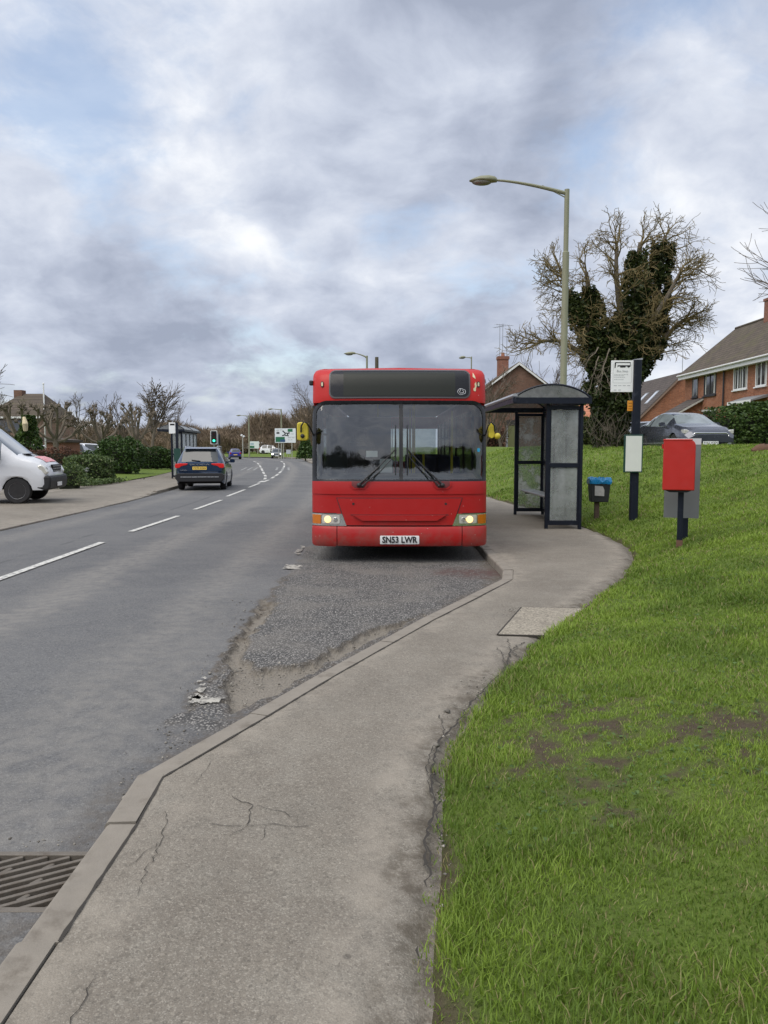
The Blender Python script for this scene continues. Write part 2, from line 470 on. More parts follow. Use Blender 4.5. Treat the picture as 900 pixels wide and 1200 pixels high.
def pavement_mat():
    k = NT('pavement_tarmac')
    big = k.noise(.9, 6, rough=.6); mid = k.noise(5, 6, rough=.65); fine = k.noise(170, 3)
    chips = k.vor(230, out='Color'); sep = k.n('ShaderNodeSeparateColor'); k.t.links.new(chips, sep.inputs[0])
    base = k.mix(k.ss(big, .3, .7), (.154, .134, .108), (.208, .184, .149))
    base = k.mix(k.ss(mid, .4, .75, 0, .55), base, (.232, .212, .176))
    base = k.mix(k.ss(k.noise(2.2, 7, rough=.7), .52, .75, 0, .5), base, (.108, .098, .083))
    base = k.mix(k.math('MULTIPLY', k.ss(sep.outputs[0], .72, 1.), .34), base, (.42, .39, .33))
    c2 = k.vor(95, out='Color'); s2 = k.n('ShaderNodeSeparateColor'); k.t.links.new(c2, s2.inputs[0])
    base = k.mix(k.math('MULTIPLY', k.ss(s2.outputs[0], .80, 1.), .30), base, (.36, .325, .265))
    base = k.mix(k.math('MULTIPLY', k.ss(s2.outputs[1], .74, 1.), .40), base, (.085, .075, .06))
    base = k.mix(k.math('MULTIPLY', k.ss(sep.outputs[1], .75, 1.), .42), base, (.085, .078, .066))
    base = k.mix(k.math('MULTIPLY', k.attr('edge'), k.ss(k.noise(9, 7, rough=.75), .42, .62, .0, .85)), base, (.085, .070, .052))
    base = k.mix(k.math('MULTIPLY', k.attr('pale'), k.ss(k.noise(7, 6, rough=.7), .35, .65, .0, .8)), base, (.30, .265, .215))
    gum = k.vor(2.6); base = k.mix(k.ss(gum, .045, .03, 0, .55), base, (.07, .062, .052))
    gum2 = k.vor(1.7); base = k.mix(k.ss(gum2, .028, .02, 0, .6), base, (.38, .36, .31))
    h = k.math('ADD', k.math('MULTIPLY', fine, .6), k.math('MULTIPLY', k.vor(150), .6))
    return k.surf(k.pr(col=base, rough=.85, spec=.3, nrm=k.bump(h, .7, .004)))
def soilgrass_mat():
    k = NT('grass_ground')
    n = k.noise(1.2, 6, rough=.65); f = k.noise(60, 4, rough=.7)
    g = k.mix(f, (.06, .088, .018), (.14, .20, .038))
    g = k.mix(k.ss(n, .3, .75), g, k.mix(f, (.09, .135, .025), (.18, .24, .05)))
    s_ = k.mix(k.noise(35, 5, rough=.7), (.055, .042, .028), (.13, .10, .07))
    c = k.mix(k.attr('bare'), g, s_)
    return k.surf(k.pr(col=c, rough=.95, spec=.15, nrm=k.bump(f, .9, .03)))
M_ASPH = asphalt_mat(); M_PAVE = pavement_mat(); M_TURF = soilgrass_mat()
M_KERB = pmat('kerb_concrete', (.215, .190, .155), .85, var=.22, vs=9, bump=.5, bs=120, grime=((.13, .11, .085), 5, .5, .72))
M_PAINT = pmat('road_paint', (.56, .55, .50), .7, var=.12, vs=20, bump=.3, bs=200, grime=((.20, .195, .185), 14, .45, .66))
M_PAINTOLD = pmat('old_road_paint', (.40, .38, .33), .85, var=.2, vs=25, bump=.6, bs=120, grime=((.15, .14, .125), 24, .42, .62))
M_DARKCRACK = pmat('crack_dirt', (.035, .03, .024), .95, var=.4, vs=30)

# ================================================================== far ground
k_ = NT('field_grass')
_f = k_.noise(.08, 5)
M_FIELD = k_.surf(k_.pr(col=k_.mix(_f, (.05, .075, .022), (.10, .11, .045)), rough=.95))
g = MB(); g.add([(-1500, -400, -.22), (1500, -400, -.22), (1500, 2500, -.22), (-1500, 2500, -.22)], [(0, 1, 2, 3)])
tag(g.build('ground', M_FIELD), kind='structure')

# ================================================================== road
TANP = [G(a, b)[:2] for a, b in [(308, 703), (328, 707), (300, 738), (281, 768), (303, 786), (352, 780), (398, 756), (432, 740), (496, 722), (402, 770), (330, 810), (262, 846), (266, 842), (264, 826), (266, 806), (262, 778), (288, 735)]]
XE = -1.22                                          # edge of the lane beside the bay
DX0, DX1 = -1.60, -1.135                             # gully
DY0, DY1 = G(40, 1062)[1], G(40, 996)[1]
def road_sheet():
    ys = np.concatenate([np.arange(-6, 1.2, .2), np.arange(1.2, DY0, .03), np.linspace(DY0, DY1, 24), np.arange(DY1 + .02, 3.4, .03), np.arange(3.4, 9.6, .0165), np.arange(9.6, 16, .08), np.arange(16, 40, .4), np.arange(40, 131.1, 1.5)])
    u_f = np.concatenate([np.linspace(0, .70, 90), np.linspace(.70, .80, 20)[1:], np.linspace(.80, 1, 190)[1:]])
    Yg = np.repeat(ys[:, None], len(u_f), 1)
    x0 = lx(ys)[:, None]; x1 = kx(ys)[:, None]
    # columns: coarse up to x=-1.9, fine to the kerb
    t = u_f[None, :]
    xs = np.where(t <= .8, x0 + (np.minimum(-1.75, x1 - .3) - x0) * (t / .8), np.minimum(-1.75, x1 - .3) + (x1 - np.minimum(-1.75, x1 - .3)) * ((t - .8) / .2))
    X = xs; Yv = Yg
    # align columns with the gully edges in its rows
    n1 = (fbm(X * 7, Yv * 7, 4) - .5); n2 = (fbm(X * 24 + 9, Yv * 24, 3) - .5)
    lay = sstep(-.02, .02, (X - XE) + n1 * .22 + n2 * .05) * sstep(3.9, 4.6, Yv + n1 * 1.4) * sstep(33, 28, Yv)
    td = poly_sd(X, Yv, TANP) + n1 * .16 + n2 * .07
    tan = sstep(-.015, .02, td)
    kd = seg_dist(X, Yv, KF)
    tan = np.maximum(tan, .75 * sstep(.15, .05, kd + n1 * .12) * sstep(3.3, 4.2, Yv) * sstep(8.2, 7, Yv))
    mud = sstep(.30, .05, kd + n1 * .3) * (.55 + .45 * sstep(3.4, 4.6, Yv))
    mud = np.maximum(mud, .6 * sstep(.035, 0, np.abs(td)))
    mud = np.maximum(mud, .9 * sstep(.06, .0, np.abs(X - XE + n1 * .22)) * sstep(4.2, 4.8, Yv) * sstep(10, 9, Yv))
    oc = G(555, 672); oil = sstep(.55, .1, np.hypot((X - oc[0]) * .8, (Yv - oc[1])) + n1 * .4)
    c1 = np.interp(Yv, [p[1] for p in CL], [p[0] for p in CL])
    track = np.maximum(sstep(.55, .0, np.abs(X - c1 - 1.15 + n1 * .5)), .8 * sstep(.5, 0, np.abs(X - c1 - 2.75 + n1 * .4)))
    track = np.maximum(track, .75 * sstep(.5, .0, np.abs(X - c1 + 1.9 + n1 * .5)))
    track = np.maximum(track, .8 * sstep(.5, .05, X * 0 + np.abs(X - XE + .35) + n1 * .3) * sstep(12, 3, Yv)) * (1 - lay)
    seam = np.maximum(sstep(.028, .008, np.abs(X - c1 + .62 + .05 * (vnoise(Yv * .7, X * 0) - .5) + n1 * .03)), .0) * sstep(6, 8, Yv) * sstep(30, 24, Yv) * sstep(.3, .5, vnoise(Yv * .9, X * 0 + 3) + .2)
    Z = -.042 * tan * sstep(-.03, .06, td) + .012 * lay * (1 - tan) + .010 * n2 * lay * (1 - .5 * tan) + .006 * n1
    Z = Z - .02 * np.exp(-((Yv - (DY0 + DY1) / 2) ** 2) / .2 - ((X + 1.35) ** 2) / .25)
    Z = Z + .012 * (fbm(X * .5, Yv * .5, 2) - .5) * sstep(131, 90, Yv)
    cxm = (X[:-1, :-1] + X[1:, 1:]) / 2; cym = (Yv[:-1, :-1] + Yv[1:, 1:]) / 2
    keep = ~((cxm > DX0 + .01) & (cym > DY0 + .005) & (cym < DY1 - .005))
    o = gridmesh('road', X, Yv, Z, M_ASPH, dict(lay=lay, tan=tan, mud=mud, oil=oil, track=track, seam=seam), keep)
    tag(o, kind='structure')
CLpx = [(-60, 701), (0, 678), (120, 636), (209, 605), (259, 586.5), (287, 574.5), (304, 566.6)]
CL = [(-4.85, -6)] + [G(a, b)[:2] for a, b in CLpx] + [(-6.9, 48), (-8.4, 62), (-12.5, 90), (-20, 120), (-26, 131)]
road_sheet()

def strip(mb, pts, w, z=.012, jag=0, seed=0):
    rg = random.Random(seed)
    P_ = [Vector((p[0], p[1])) for p in pts]; L = []; Rr = []
    for i, p in enumerate(P_):
        d = (P_[min(i + 1, len(P_) - 1)] - P_[max(i - 1, 0)]).normalized(); nrm = Vector((-d.y, d.x))
        ww = w[i] if hasattr(w, '__len__') else w
        ww *= 1 + jag * rg.uniform(-1, 1)
        L.append(p + nrm * ww / 2); Rr.append(p - nrm * ww / 2)
    n = len(P_)
    zf = z if callable(z) else (lambda x, y: z)
    mb.add([(q.x, q.y, zf(q.x, q.y)) for q in L + Rr], [(i, i + 1, n + i + 1, n + i) for i in range(n - 1)])
ln = MB()
def dash(pa, pb, w=.12, n=14):
    a = Vector(G(*pa)[:2]); b = Vector(G(*pb)[:2])
    strip(ln, [a.lerp(b, i / n) for i in range(n + 1)], w, .012, .04, int(a.y * 10))
for pa, pb in [((-75, 706), (120, 636)), ((153, 623.5), (209, 605)), ((228, 597.5), (259.5, 586.3)), ((266, 582), (287, 574)), ((291.5, 571.5), (304, 566.6))]: dash(pa, pb)
for q in ([(303, 565.8), (308, 563.8)], [(310, 562), (311.3, 560)], [(311.3, 558.6), (310.3, 556.6)], [(309.5, 555.5), (308.2, 553)], [(307.7, 552), (306.3, 549)], [(305.8, 548), (304.2, 545.5)], [(303.4, 544.4), (301.5, 542.6)], [(300.5, 541.8), (297, 540.6)],
          [(308, 565.2), (315, 562.6)], [(318, 560.8), (321.5, 558.8)], [(323, 557.9), (326, 555.6)], [(327, 554.8), (329.6, 552.4)], [(330.3, 551.6), (332, 549)], [(332.4, 548), (333.4, 545.6)], [(333.4, 544.6), (332.6, 542.8)], [(331.8, 541.9), (329, 540.4)]):
    dash(q[0], q[1], .15, 2)
tag(ln.build('lane_markings', M_PAINT), kind='structure')
# faint worn arrows in both lanes near the junction, worn bay marks
wm = MB(); wa = MB()
for (cx, cy) in ((300.5, 549.5), (339, 549.5)):
    c = G(cx, cy)
    for dx in (-.45, 0, .45): strip(wa, [(c[0] + dx - .25 * j, c[1] - 4 + 2 * j) for j in range(5)], .16, .013, .3, 3)
rg = np.random.RandomState(3)
def worn(poly, step=.016, th=.42):
    p = [G(a, b)[:2] for a, b in poly]
    xs = np.arange(min(q[0] for q in p) - .03, max(q[0] for q in p) + .03, step); ys = np.arange(min(q[1] for q in p) - .03, max(q[1] for q in p) + .03, step)
    for x in xs:
        for y in ys:
            sd = float(poly_sd(np.array(x), np.array(y), p))
            if sd + .07 * (float(fbm(np.array(x * 22), np.array(y * 22), 3)) - .5) > 0 and float(vnoise(np.array(x * 26), np.array(y * 26))) > th * .8:
                wm.add([(x, y, .0185), (x + step * 1.02, y, .0185), (x + step * 1.02, y + step * 1.02, .0185), (x, y + step * 1.02, .0185)], [(0, 1, 2, 3)])
worn([(219, 828), (228, 816), (244, 820), (257, 821), (255, 828)], .014, .2)
worn([(221, 822), (236, 796), (243, 797), (232, 822)], .012, .66)
worn([(331, 668), (335, 663), (351, 664), (350, 669)], .03, .2)
worn([(344, 650), (352, 641), (358, 641), (349, 652)], .03, .5)
tag(wm.build('worn_markings', M_PAINTOLD), kind='structure')
tag(wa.build('worn_arrows', pmat('worn_arrow_paint', (.23, .23, .22), .8, var=.3, vs=3)), kind='structure')

# ================================================================== kerbs
def kerb(name, pts, side, w=.125, h=KH, dropped=None, seed=1, stone=.9):
    "row of kerb stones with joints; pts = road edge, side=+1 stones lie to the right"
    rg = random.Random(seed)
    mb = MB()
    P_ = [Vector((p[0], p[1])) for p in pts]
    # resample
    seg = [(P_[i + 1] - P_[i]).length for i in range(len(P_) - 1)]; T = sum(seg)
    def at(s):
        for i, L in enumerate(seg):
            if s <= L or i == len(seg) - 1: return P_[i].lerp(P_[i + 1], min(1, s / L))
            s -= L
    cuts = [0.]
    for L in seg:
        a0 = cuts[-1]; step = stone * (6 if at(a0).y > 32 else 1); n = max(1, round(L / step)) if L > .3 else 1
        cuts += [a0 + L * (i + 1) / n for i in range(n)]
    for s, s1 in zip(cuts[:-1], cuts[1:]):
        L = s1 - s; far = at(s).y > 32
        if L < .03: continue
        a = at(s + .005); b = at(s + L - .005)
        d = (b - a).normalized(); nr = Vector((d.y, -d.x)) * side
        j = rg.uniform(-.004, .004); jz = rg.uniform(-.005, .004)
        hh = h
        if dropped:
            m = (a.y + b.y) / 2
            hh = dropped(m)
        r = .018
        prof = [(0, -.12), (0, hh - r), (r * .35, hh - r * .35), (r, hh), (w, hh + .001), (w, -.12)]
        rings = []
        n = 1 if far else 3
        for i in range(n + 1):
            p = a.lerp(b, i / n)
            rings.append([(p.x + nr.x * (o + j), p.y + nr.y * (o + j), z + (jz if z > 0 else 0)) for o, z in prof])
        mb.loft(rings)
    return tag(mb.build(name, M_KERB), kind='structure')
kerb('kerb', KF[:-1], 1)
def dropl(y): return KH - .075 * float(sstep(10, 13, y) * sstep(27.5, 25, y))
kerb('kerb', LF[:-1], -1, dropped=dropl, seed=5)

# ================================================================== right pavement
def pavement():
    ys = np.concatenate([np.arange(-6, 1.2, .2), np.arange(1.2, 12, .03), np.arange(12, 30, .2), np.arange(30, 132, 1.5)])
    t = np.concatenate([np.linspace(0, .75, 70), np.linspace(.75, 1.0, 45)[1:]])[None, :]
    # behind the kerb stones
    P_ = KF; kb = []
    for i, p in enumerate(P_):
        a = Vector(P_[max(i - 1, 0)]); b = Vector(P_[min(i + 1, len(P_) - 1)]); d = (b - a).normalized(); kb.append((p[0] + d.y * .131, p[1] - d.x * .131))
    kb.sort(key=lambda q: q[1])
    x0 = along_y(kb)(ys)[:, None]; x1 = (ex(ys) + .10)[:, None]
    X = x0 + (x1 - x0) * t; Yv = np.repeat(ys[:, None], t.shape[1], 1)
    n1 = fbm(X * 5, Yv * 5, 4) - .5
    de = X - ex(Yv)
    dd = seg_dist(X, Yv, EF)
    edge = sstep(.24, .03, np.where(de > 0, 0, dd) + n1 * .42)
    pale = sstep(.22, .04, seg_dist(X, Yv, kb) + n1 * .3) * .7
    pc = G(190, 893); pale = np.maximum(pale, 1.2 * sstep(.35, .08, np.hypot(X - pc[0], (Yv - pc[1]) * .7) + n1 * .3))
    pale = np.maximum(pale, .75 * sstep(.42, .2, dd) * sstep(.1, .2, dd))
    Z = KH - .003 + .012 * (fbm(X * .8, Yv * .8, 2) - .5) + .004 * n1 - .03 * edge * sstep(.1, 0, dd) - .012 * edge
    tag(gridmesh('pavement', X, Yv, Z, M_PAVE, dict(edge=edge, pale=pale)), kind='structure')
pavement()
# cracks: narrow open lines, drawn on the pavement where the photograph has them
cr = MB()
def crack(px, w=.006, seed=0, z=KH + .010, sub=.025):
    rg = random.Random(seed)
    pts = [Vector(G(a, b, KH)[:2]) for a, b in px]; out = []
    for i in range(len(pts) - 1):
        n = max(1, int((pts[i + 1] - pts[i]).length / sub))
        for j in range(n):
            p = pts[i].lerp(pts[i + 1], j / n); out.append(p + Vector((rg.gauss(0, .006), rg.gauss(0, .006))))
    out.append(pts[-1])
    ws = [w * .62 * (.35 + rg.random() * 1.1) for _ in out]; ws[0] = ws[-1] = w * .15
    strip(cr, out, ws, lambda x, y: float(KH - .003 + .012 * (fbm(np.array(x * .8), np.array(y * .8), 2) - .5)) + .0045, 0, seed)
crack([(268, 932), (296, 943), (288, 968), (320, 966), (348, 968), (364, 967)], .005, 1)
crack([(296, 943), (330, 950), (347, 956), (350, 966)], .004, 2)
crack([(245, 966), (270, 968), (288, 968), (268, 980)], .004, 3)
crack([(312, 968), (305, 985)], .004, 4)
crack([(196, 950), (190, 985), (176, 1010), (160, 1052)], .0045, 5)
crack([(190, 985), (165, 1005), (150, 1018)], .003, 6)
crack([(112, 1145), (95, 1175), (82, 1205)], .004, 7)
crack([(245, 893), (240, 905), (225, 920)], .003, 8)
crack([(468, 962), (485, 960), (500, 962)], .004, 9)
for i, (q, w) in enumerate([([(614, 752), (598, 762), (592, 785), (575, 800), (553, 825), (533, 850), (514, 868), (506, 905), (508, 950), (498, 985), (496, 1015)], .018), ([(533, 850), (520, 862), (515, 838)], .006), ([(598, 762), (610, 772), (622, 765), (636, 768)], .012),
                            ([(610, 772), (606, 790), (590, 800), (582, 812)], .012), ([(622, 752), (630, 760), (622, 765)], .01), ([(553, 825), (540, 832), (530, 826)], .006), ([(636, 768), (630, 780), (612, 786)], .016), ([(514, 868), (504, 880), (500, 900), (504, 930)], .008),
                            ([(595, 748), (598, 762)], .008), ([(582, 758), (590, 768), (592, 785)], .006), ([(506, 905), (516, 925), (512, 960), (520, 990)], .014), ([(498, 985), (506, 1010), (500, 1040)], .010), ([(488, 1110), (492, 1125)], .012), ([(620, 745), (640, 752), (650, 748)], .014)]):
    crack(q, w, 20 + i)
bk = [(p[0], p[1]) for p in KF if 1.0 < p[1] < 9.2]
_o = []
for i, p in enumerate(bk):
    a = Vector(bk[max(i - 1, 0)]); b = Vector(bk[min(i + 1, len(bk) - 1)]); d = (b - a).normalized(); _o.append(Vector((p[0] + d.y * .132, p[1] - d.x * .132)))
_q = []
for a, b in zip(_o[:-1], _o[1:]):
    n = max(2, int((b - a).length / .05)); _q += [a.lerp(b, i / n) for i in range(n)]
_r = random.Random(8)
strip(cr, _q, [.011 * (.55 + .9 * _r.random()) for _ in _q], lambda x, y: float(KH - .003 + .012 * (fbm(np.array(x * .8), np.array(y * .8), 2) - .5)) + .0045)
tag(cr.build('pavement_cracks', M_DARKCRACK), kind='structure')

# repaired square of pavement with an iron box cover
o = thing('access_cover', 'square pale stony access cover let into the brown pavement beside the grass', 'access cover', (*G(632, 729, KH)[:2], KH))
c0 = Vector(o.location)
def rel(px, py): p = G(px, py, KH); return (p[0] - c0.x, p[1] - c0.y)
q = [rel(584, 744), (rel(676, 746)), rel(690, 714), rel(612, 712)]
k_ = NT('exposed_aggregate'); _v = k_.n('ShaderNodeTexVoronoi', Scale=85.0); k_.t.links.new(k_.co(), _v.inputs['Vector'])
_s = k_.n('ShaderNodeSeparateColor'); k_.t.links.new(_v.outputs['Color'], _s.inputs[0])
M_AGG = k_.surf(k_.pr(col=k_.mix(k_.ss(k_.noise(5, 5), .5, .7), k_.mix(_s.outputs[0], (.15, .13, .10), (.36, .32, .25)), (.19, .165, .13)), rough=.9, nrm=k_.bump(_v.outputs['Distance'], .6, .005)))
MB().prism(q, -.02, .008, 'z').build('slab', M_AGG, o, bevel=.004)
fr = MB(); qq = q + [q[0]]
for a, b in zip(qq[:-1], qq[1:]): fr.bar((*a, -.004), (*b, -.004), .028, .02)
fr.build('gap', M_DARKCRACK, o)
# ---- loose grit on the broken bay, in the gutter and by the access cover
def grit():
    rs = np.random.RandomState(12); pts = []
    def add(px, py, sx, sy, n, z):
        for _ in range(n):
            c = G(px + rs.normal(0, sx), py + rs.normal(0, sy), 0); pts.append((c[0], c[1], z))
    for (px, py, sx, sy, n) in [(262, 800, 16, 14, 170), (300, 790, 22, 10, 150), (360, 775, 24, 8, 130), (280, 750, 8, 22, 90), (305, 716, 9, 8, 60), (240, 835, 14, 9, 120), (440, 742, 24, 8, 90), (330, 730, 40, 20, 120), (205, 868, 12, 12, 60), (150, 925, 8, 16, 25), (60, 990, 30, 4, 14)]: add(px, py, sx, sy, n, .008)
    add(598, 732, 7, 5, 45, KH + .012); add(520, 960, 8, 60, 60, KH + .006); add(560, 830, 12, 16, 40, KH + .006)
    p = np.array(pts); ok = (p[:, 2] > .05) | (p[:, 0] < kx(p[:, 1]) - .02); p = p[ok]; n = len(p)
    p[:, 2] += np.where(p[:, 2] < .05, -.03 * sstep(0, .05, poly_sd(p[:, 0], p[:, 1], TANP)), 0)
    r = rs.gamma(2.0, .0017, n) + .0022
    base = np.array([[1, 0, 0], [-1, 0, 0], [0, 1, 0], [0, -1, 0], [0, 0, .8], [0, 0, -.6]])
    V = p[:, None, :] + (base[None] * rs.uniform(.6, 1.3, (n, 6, 1)) + rs.normal(0, .12, (n, 6, 3))) * r[:, None, None]
    f = np.array([[0, 2, 4], [2, 1, 4], [1, 3, 4], [3, 0, 4], [2, 0, 5], [1, 2, 5], [3, 1, 5], [0, 3, 5]])
    F = (np.arange(n)[:, None, None] * 6 + f[None]).reshape(-1, 3)
    o = npmesh('loose_grit', V.reshape(-1, 3), F, leafmat('grit_stone', (.07, .063, .053), (.38, .35, .30), 0, .9), fattr={'rnd': np.repeat(rs.beta(1.4, 2.2, n), 8)})
    tag(o, 'loose grit and small stones scattered on the broken bay and gutter', 'grit', kind='stuff')
grit()

# ================================================================== gully grate
M_IRON = pmat('cast_iron', (.15, .13, .105), .6, metal=.25, var=.3, vs=14, bump=.4, bs=90, grime=((.10, .08, .06), 8, .45, .7))
M_PIT = pmat('gully_dark', (.02, .017, .013), .95)
gx, gy = (DX0 + DX1) / 2 - .0, (DY0 + DY1) / 2
dg = thing('drain_grate', 'rusty iron drain grate with slanting slots against the kerb', 'drain grate', (gx, gy, -.012))
w2, l2 = (DX1 - DX0) / 2 - .002, (DY1 - DY0) / 2 + .012
f = MB(); t_ = .028
f.box(-w2, w2, -l2, -l2 + t_, -.05, .0); f.box(-w2, w2, l2 - t_, l2, -.05, .0); f.box(-w2, -w2 + t_, -l2 + t_, l2 - t_, -.05, .0); f.box(w2 - t_, w2, -l2 + t_, l2 - t_, -.05, .0)
f.build('frame', M_IRON, dg, bevel=.003)
b = MB()
def clipbar(c):
    "slanting bar y = c + .5*x inside the frame"
    sl_ = .55
    xs = [x for x in np.linspace(-w2 + t_, w2 - t_, 60) if -l2 + t_ < c + sl_ * x < l2 - t_]
    if len(xs) > 3: b.bar((xs[0], c + sl_ * xs[0], -.025), (xs[-1], c + sl_ * xs[-1], -.020), .017, .032)
for i in range(-9, 10): clipbar(i * .052)
for i in range(-6, 7):
    for j, xx in enumerate((-.09, .06)):
        c = i * .052 + (.026 if True else 0); yy = c + .55 * xx
        if (i + j) % 2 == 0 and -l2 + .05 < yy < l2 - .05: b.bar((xx - .012, yy - .02, -.028), (xx + .012, yy + .02, -.028), .02, .035)
b.build('bars', M_IRON, dg, bevel=.003)
pit = MB(); pit.box(-w2 + .003, w2 - .003, -l2 + .003, l2 - .003, -.4, -.38)
for sx in (-1, 1): pit.box(min(sx * w2, sx * (w2 - .01)), max(sx * w2, sx * (w2 - .01)), -l2, l2, -.38, -.051)
for sy in (-1, 1): pit.box(-w2 + .011, w2 - .011, min(sy * l2, sy * (l2 - .01)), max(sy * l2, sy * (l2 - .01)), -.38, -.051)
pit.build('pit', M_PIT, dg)

# ================================================================== left side
M_PAVEL = M_PAVE
def left_sheets():
    ys = np.concatenate([np.arange(-6, 8, 1), np.arange(8, 40, .25), np.arange(40, 131, 1.5)])
    t = np.linspace(0, 1, 30)[None, :]
    wd = np.interp(ys, [-6, 31, 34, 60, 131], [3.3, 3.3, 3.0, 3.2, 3])[:, None]
    x1 = (lx(ys) - .128)[:, None]; x0 = x1 - wd
    X = x1 + (x0 - x1) * t; Yv = np.repeat(ys[:, None], 30, 1)
    dz = np.array([dropl(y) for y in ys])[:, None] - KH
    Z = KH - .003 + dz * sstep(1.6, 0, (x1 - X)) + .008 * (fbm(X, Yv, 2) - .5)
    n = fbm(X * 1.5, Yv * 1.5, 4) - .5
    edge = .8 * sstep(.8, .1, np.abs(x0 - X) + n * 1.2)
    pale = .6 * sstep(.9, .2, np.abs(X - x1) + n)
    tag(gridmesh('pavement', X, Yv, Z, M_PAVEL, dict(edge=edge, pale=pale)), kind='structure')
    # forecourt where the van stands
    ys = np.arange(-4, 32, .4); xs = np.linspace(-24, 0, 50)[None, :]
    x1 = (lx(ys) - .128 - 3.3 + .02)[:, None]
    X = -26 + (x1 + 26) * np.linspace(0, 1, 50)[None, :]; Yv = np.repeat(ys[:, None], 50, 1)
    Z = KH - .010 + .01 * (fbm(X, Yv, 2) - .5)
    n = fbm(X * .8, Yv * .8, 4)
    tag(gridmesh('forecourt', X, Yv, Z, M_PAVEL, dict(edge=sstep(.5, .7, n), pale=sstep(.55, .75, fbm(X * .6 + 4, Yv * .6, 3)))), kind='structure')
    ys = np.concatenate([np.arange(30.7, 60, .5), np.arange(60, 131, 2)])
    x1 = (lx(ys) - .128 - np.interp(ys, [-6, 31, 34, 60, 131], [3.3, 3.3, 3.0, 3.2, 3]) + .06)[:, None]
    X = -75 + (x1 + 75) * np.linspace(0, 1, 60)[None, :] ** .6; Yv = np.repeat(ys[:, None], 60, 1)
    Z = KH + .02 + .25 * sstep(0, 8, x1 - X) + .05 * (fbm(X * .5, Yv * .5, 2) - .5)
    tag(gridmesh('lawn', X, Yv, Z, M_TURF, dict(bare=X * 0)), kind='structure')
left_sheets()
# grass beyond the junction
X = np.linspace(-120, 90, 90)[None, :].repeat(20, 0); Yv = np.linspace(131.3, 240, 20)[:, None].repeat(90, 1)
tag(gridmesh('verge', X, Yv, .10 + .3 * sstep(131, 150, Yv) + 0 * X, M_TURF, dict(bare=0 * X)), kind='structure')

# ================================================================== right grass bank
SOIL = [G(a, b, .2)[:2] for a, b in [(640, 800), (760, 830), (900, 850), (960, 900), (900, 940), (800, 965), (720, 975), (640, 960), (600, 900), (610, 840)]]
def bareness(x, y):
    n = fbm(x * 3.2, y * 3.2, 4)
    d = poly_sd(x, y, SOIL)
    s = sstep(-.6, .4, d) * .34
    b = sstep(.52, .84, n * .42 + .42 * vnoise(x * 15, y * 15) + .16 * vnoise(x * 41, y * 41) - .15 + s)
    near = sstep(.10, .01, seg_dist(x, y, EF) + (n - .42) * .32)
    return np.maximum(b, near * .9)
def bank():
    ys = np.concatenate([np.arange(-6, 1.2, .3), np.arange(1.2, 9, .04), np.arange(9, 30, .15), np.arange(30, 62, .6), np.arange(62, 132, 2)])
    d = np.concatenate([np.linspace(0, 3.2, 90), np.linspace(3.2, 14, 70)[1:], np.linspace(14, 75, 30)[1:]])[None, :]
    x0 = ex(ys)[:, None] + .0
    X = x0 + d; Yv = np.repeat(ys[:, None], d.shape[1], 1)
    Z = hgrass(X, Yv)
    Z = Z + .012 * (fbm(X * 14, Yv * 14, 2) - .5) * sstep(0, .1, d)
    Z[:, 0] = KH - .06
    tag(gridmesh('grass_bank', X, Yv, Z, M_TURF, dict(bare=bareness(X, Yv))), kind='structure')
bank()

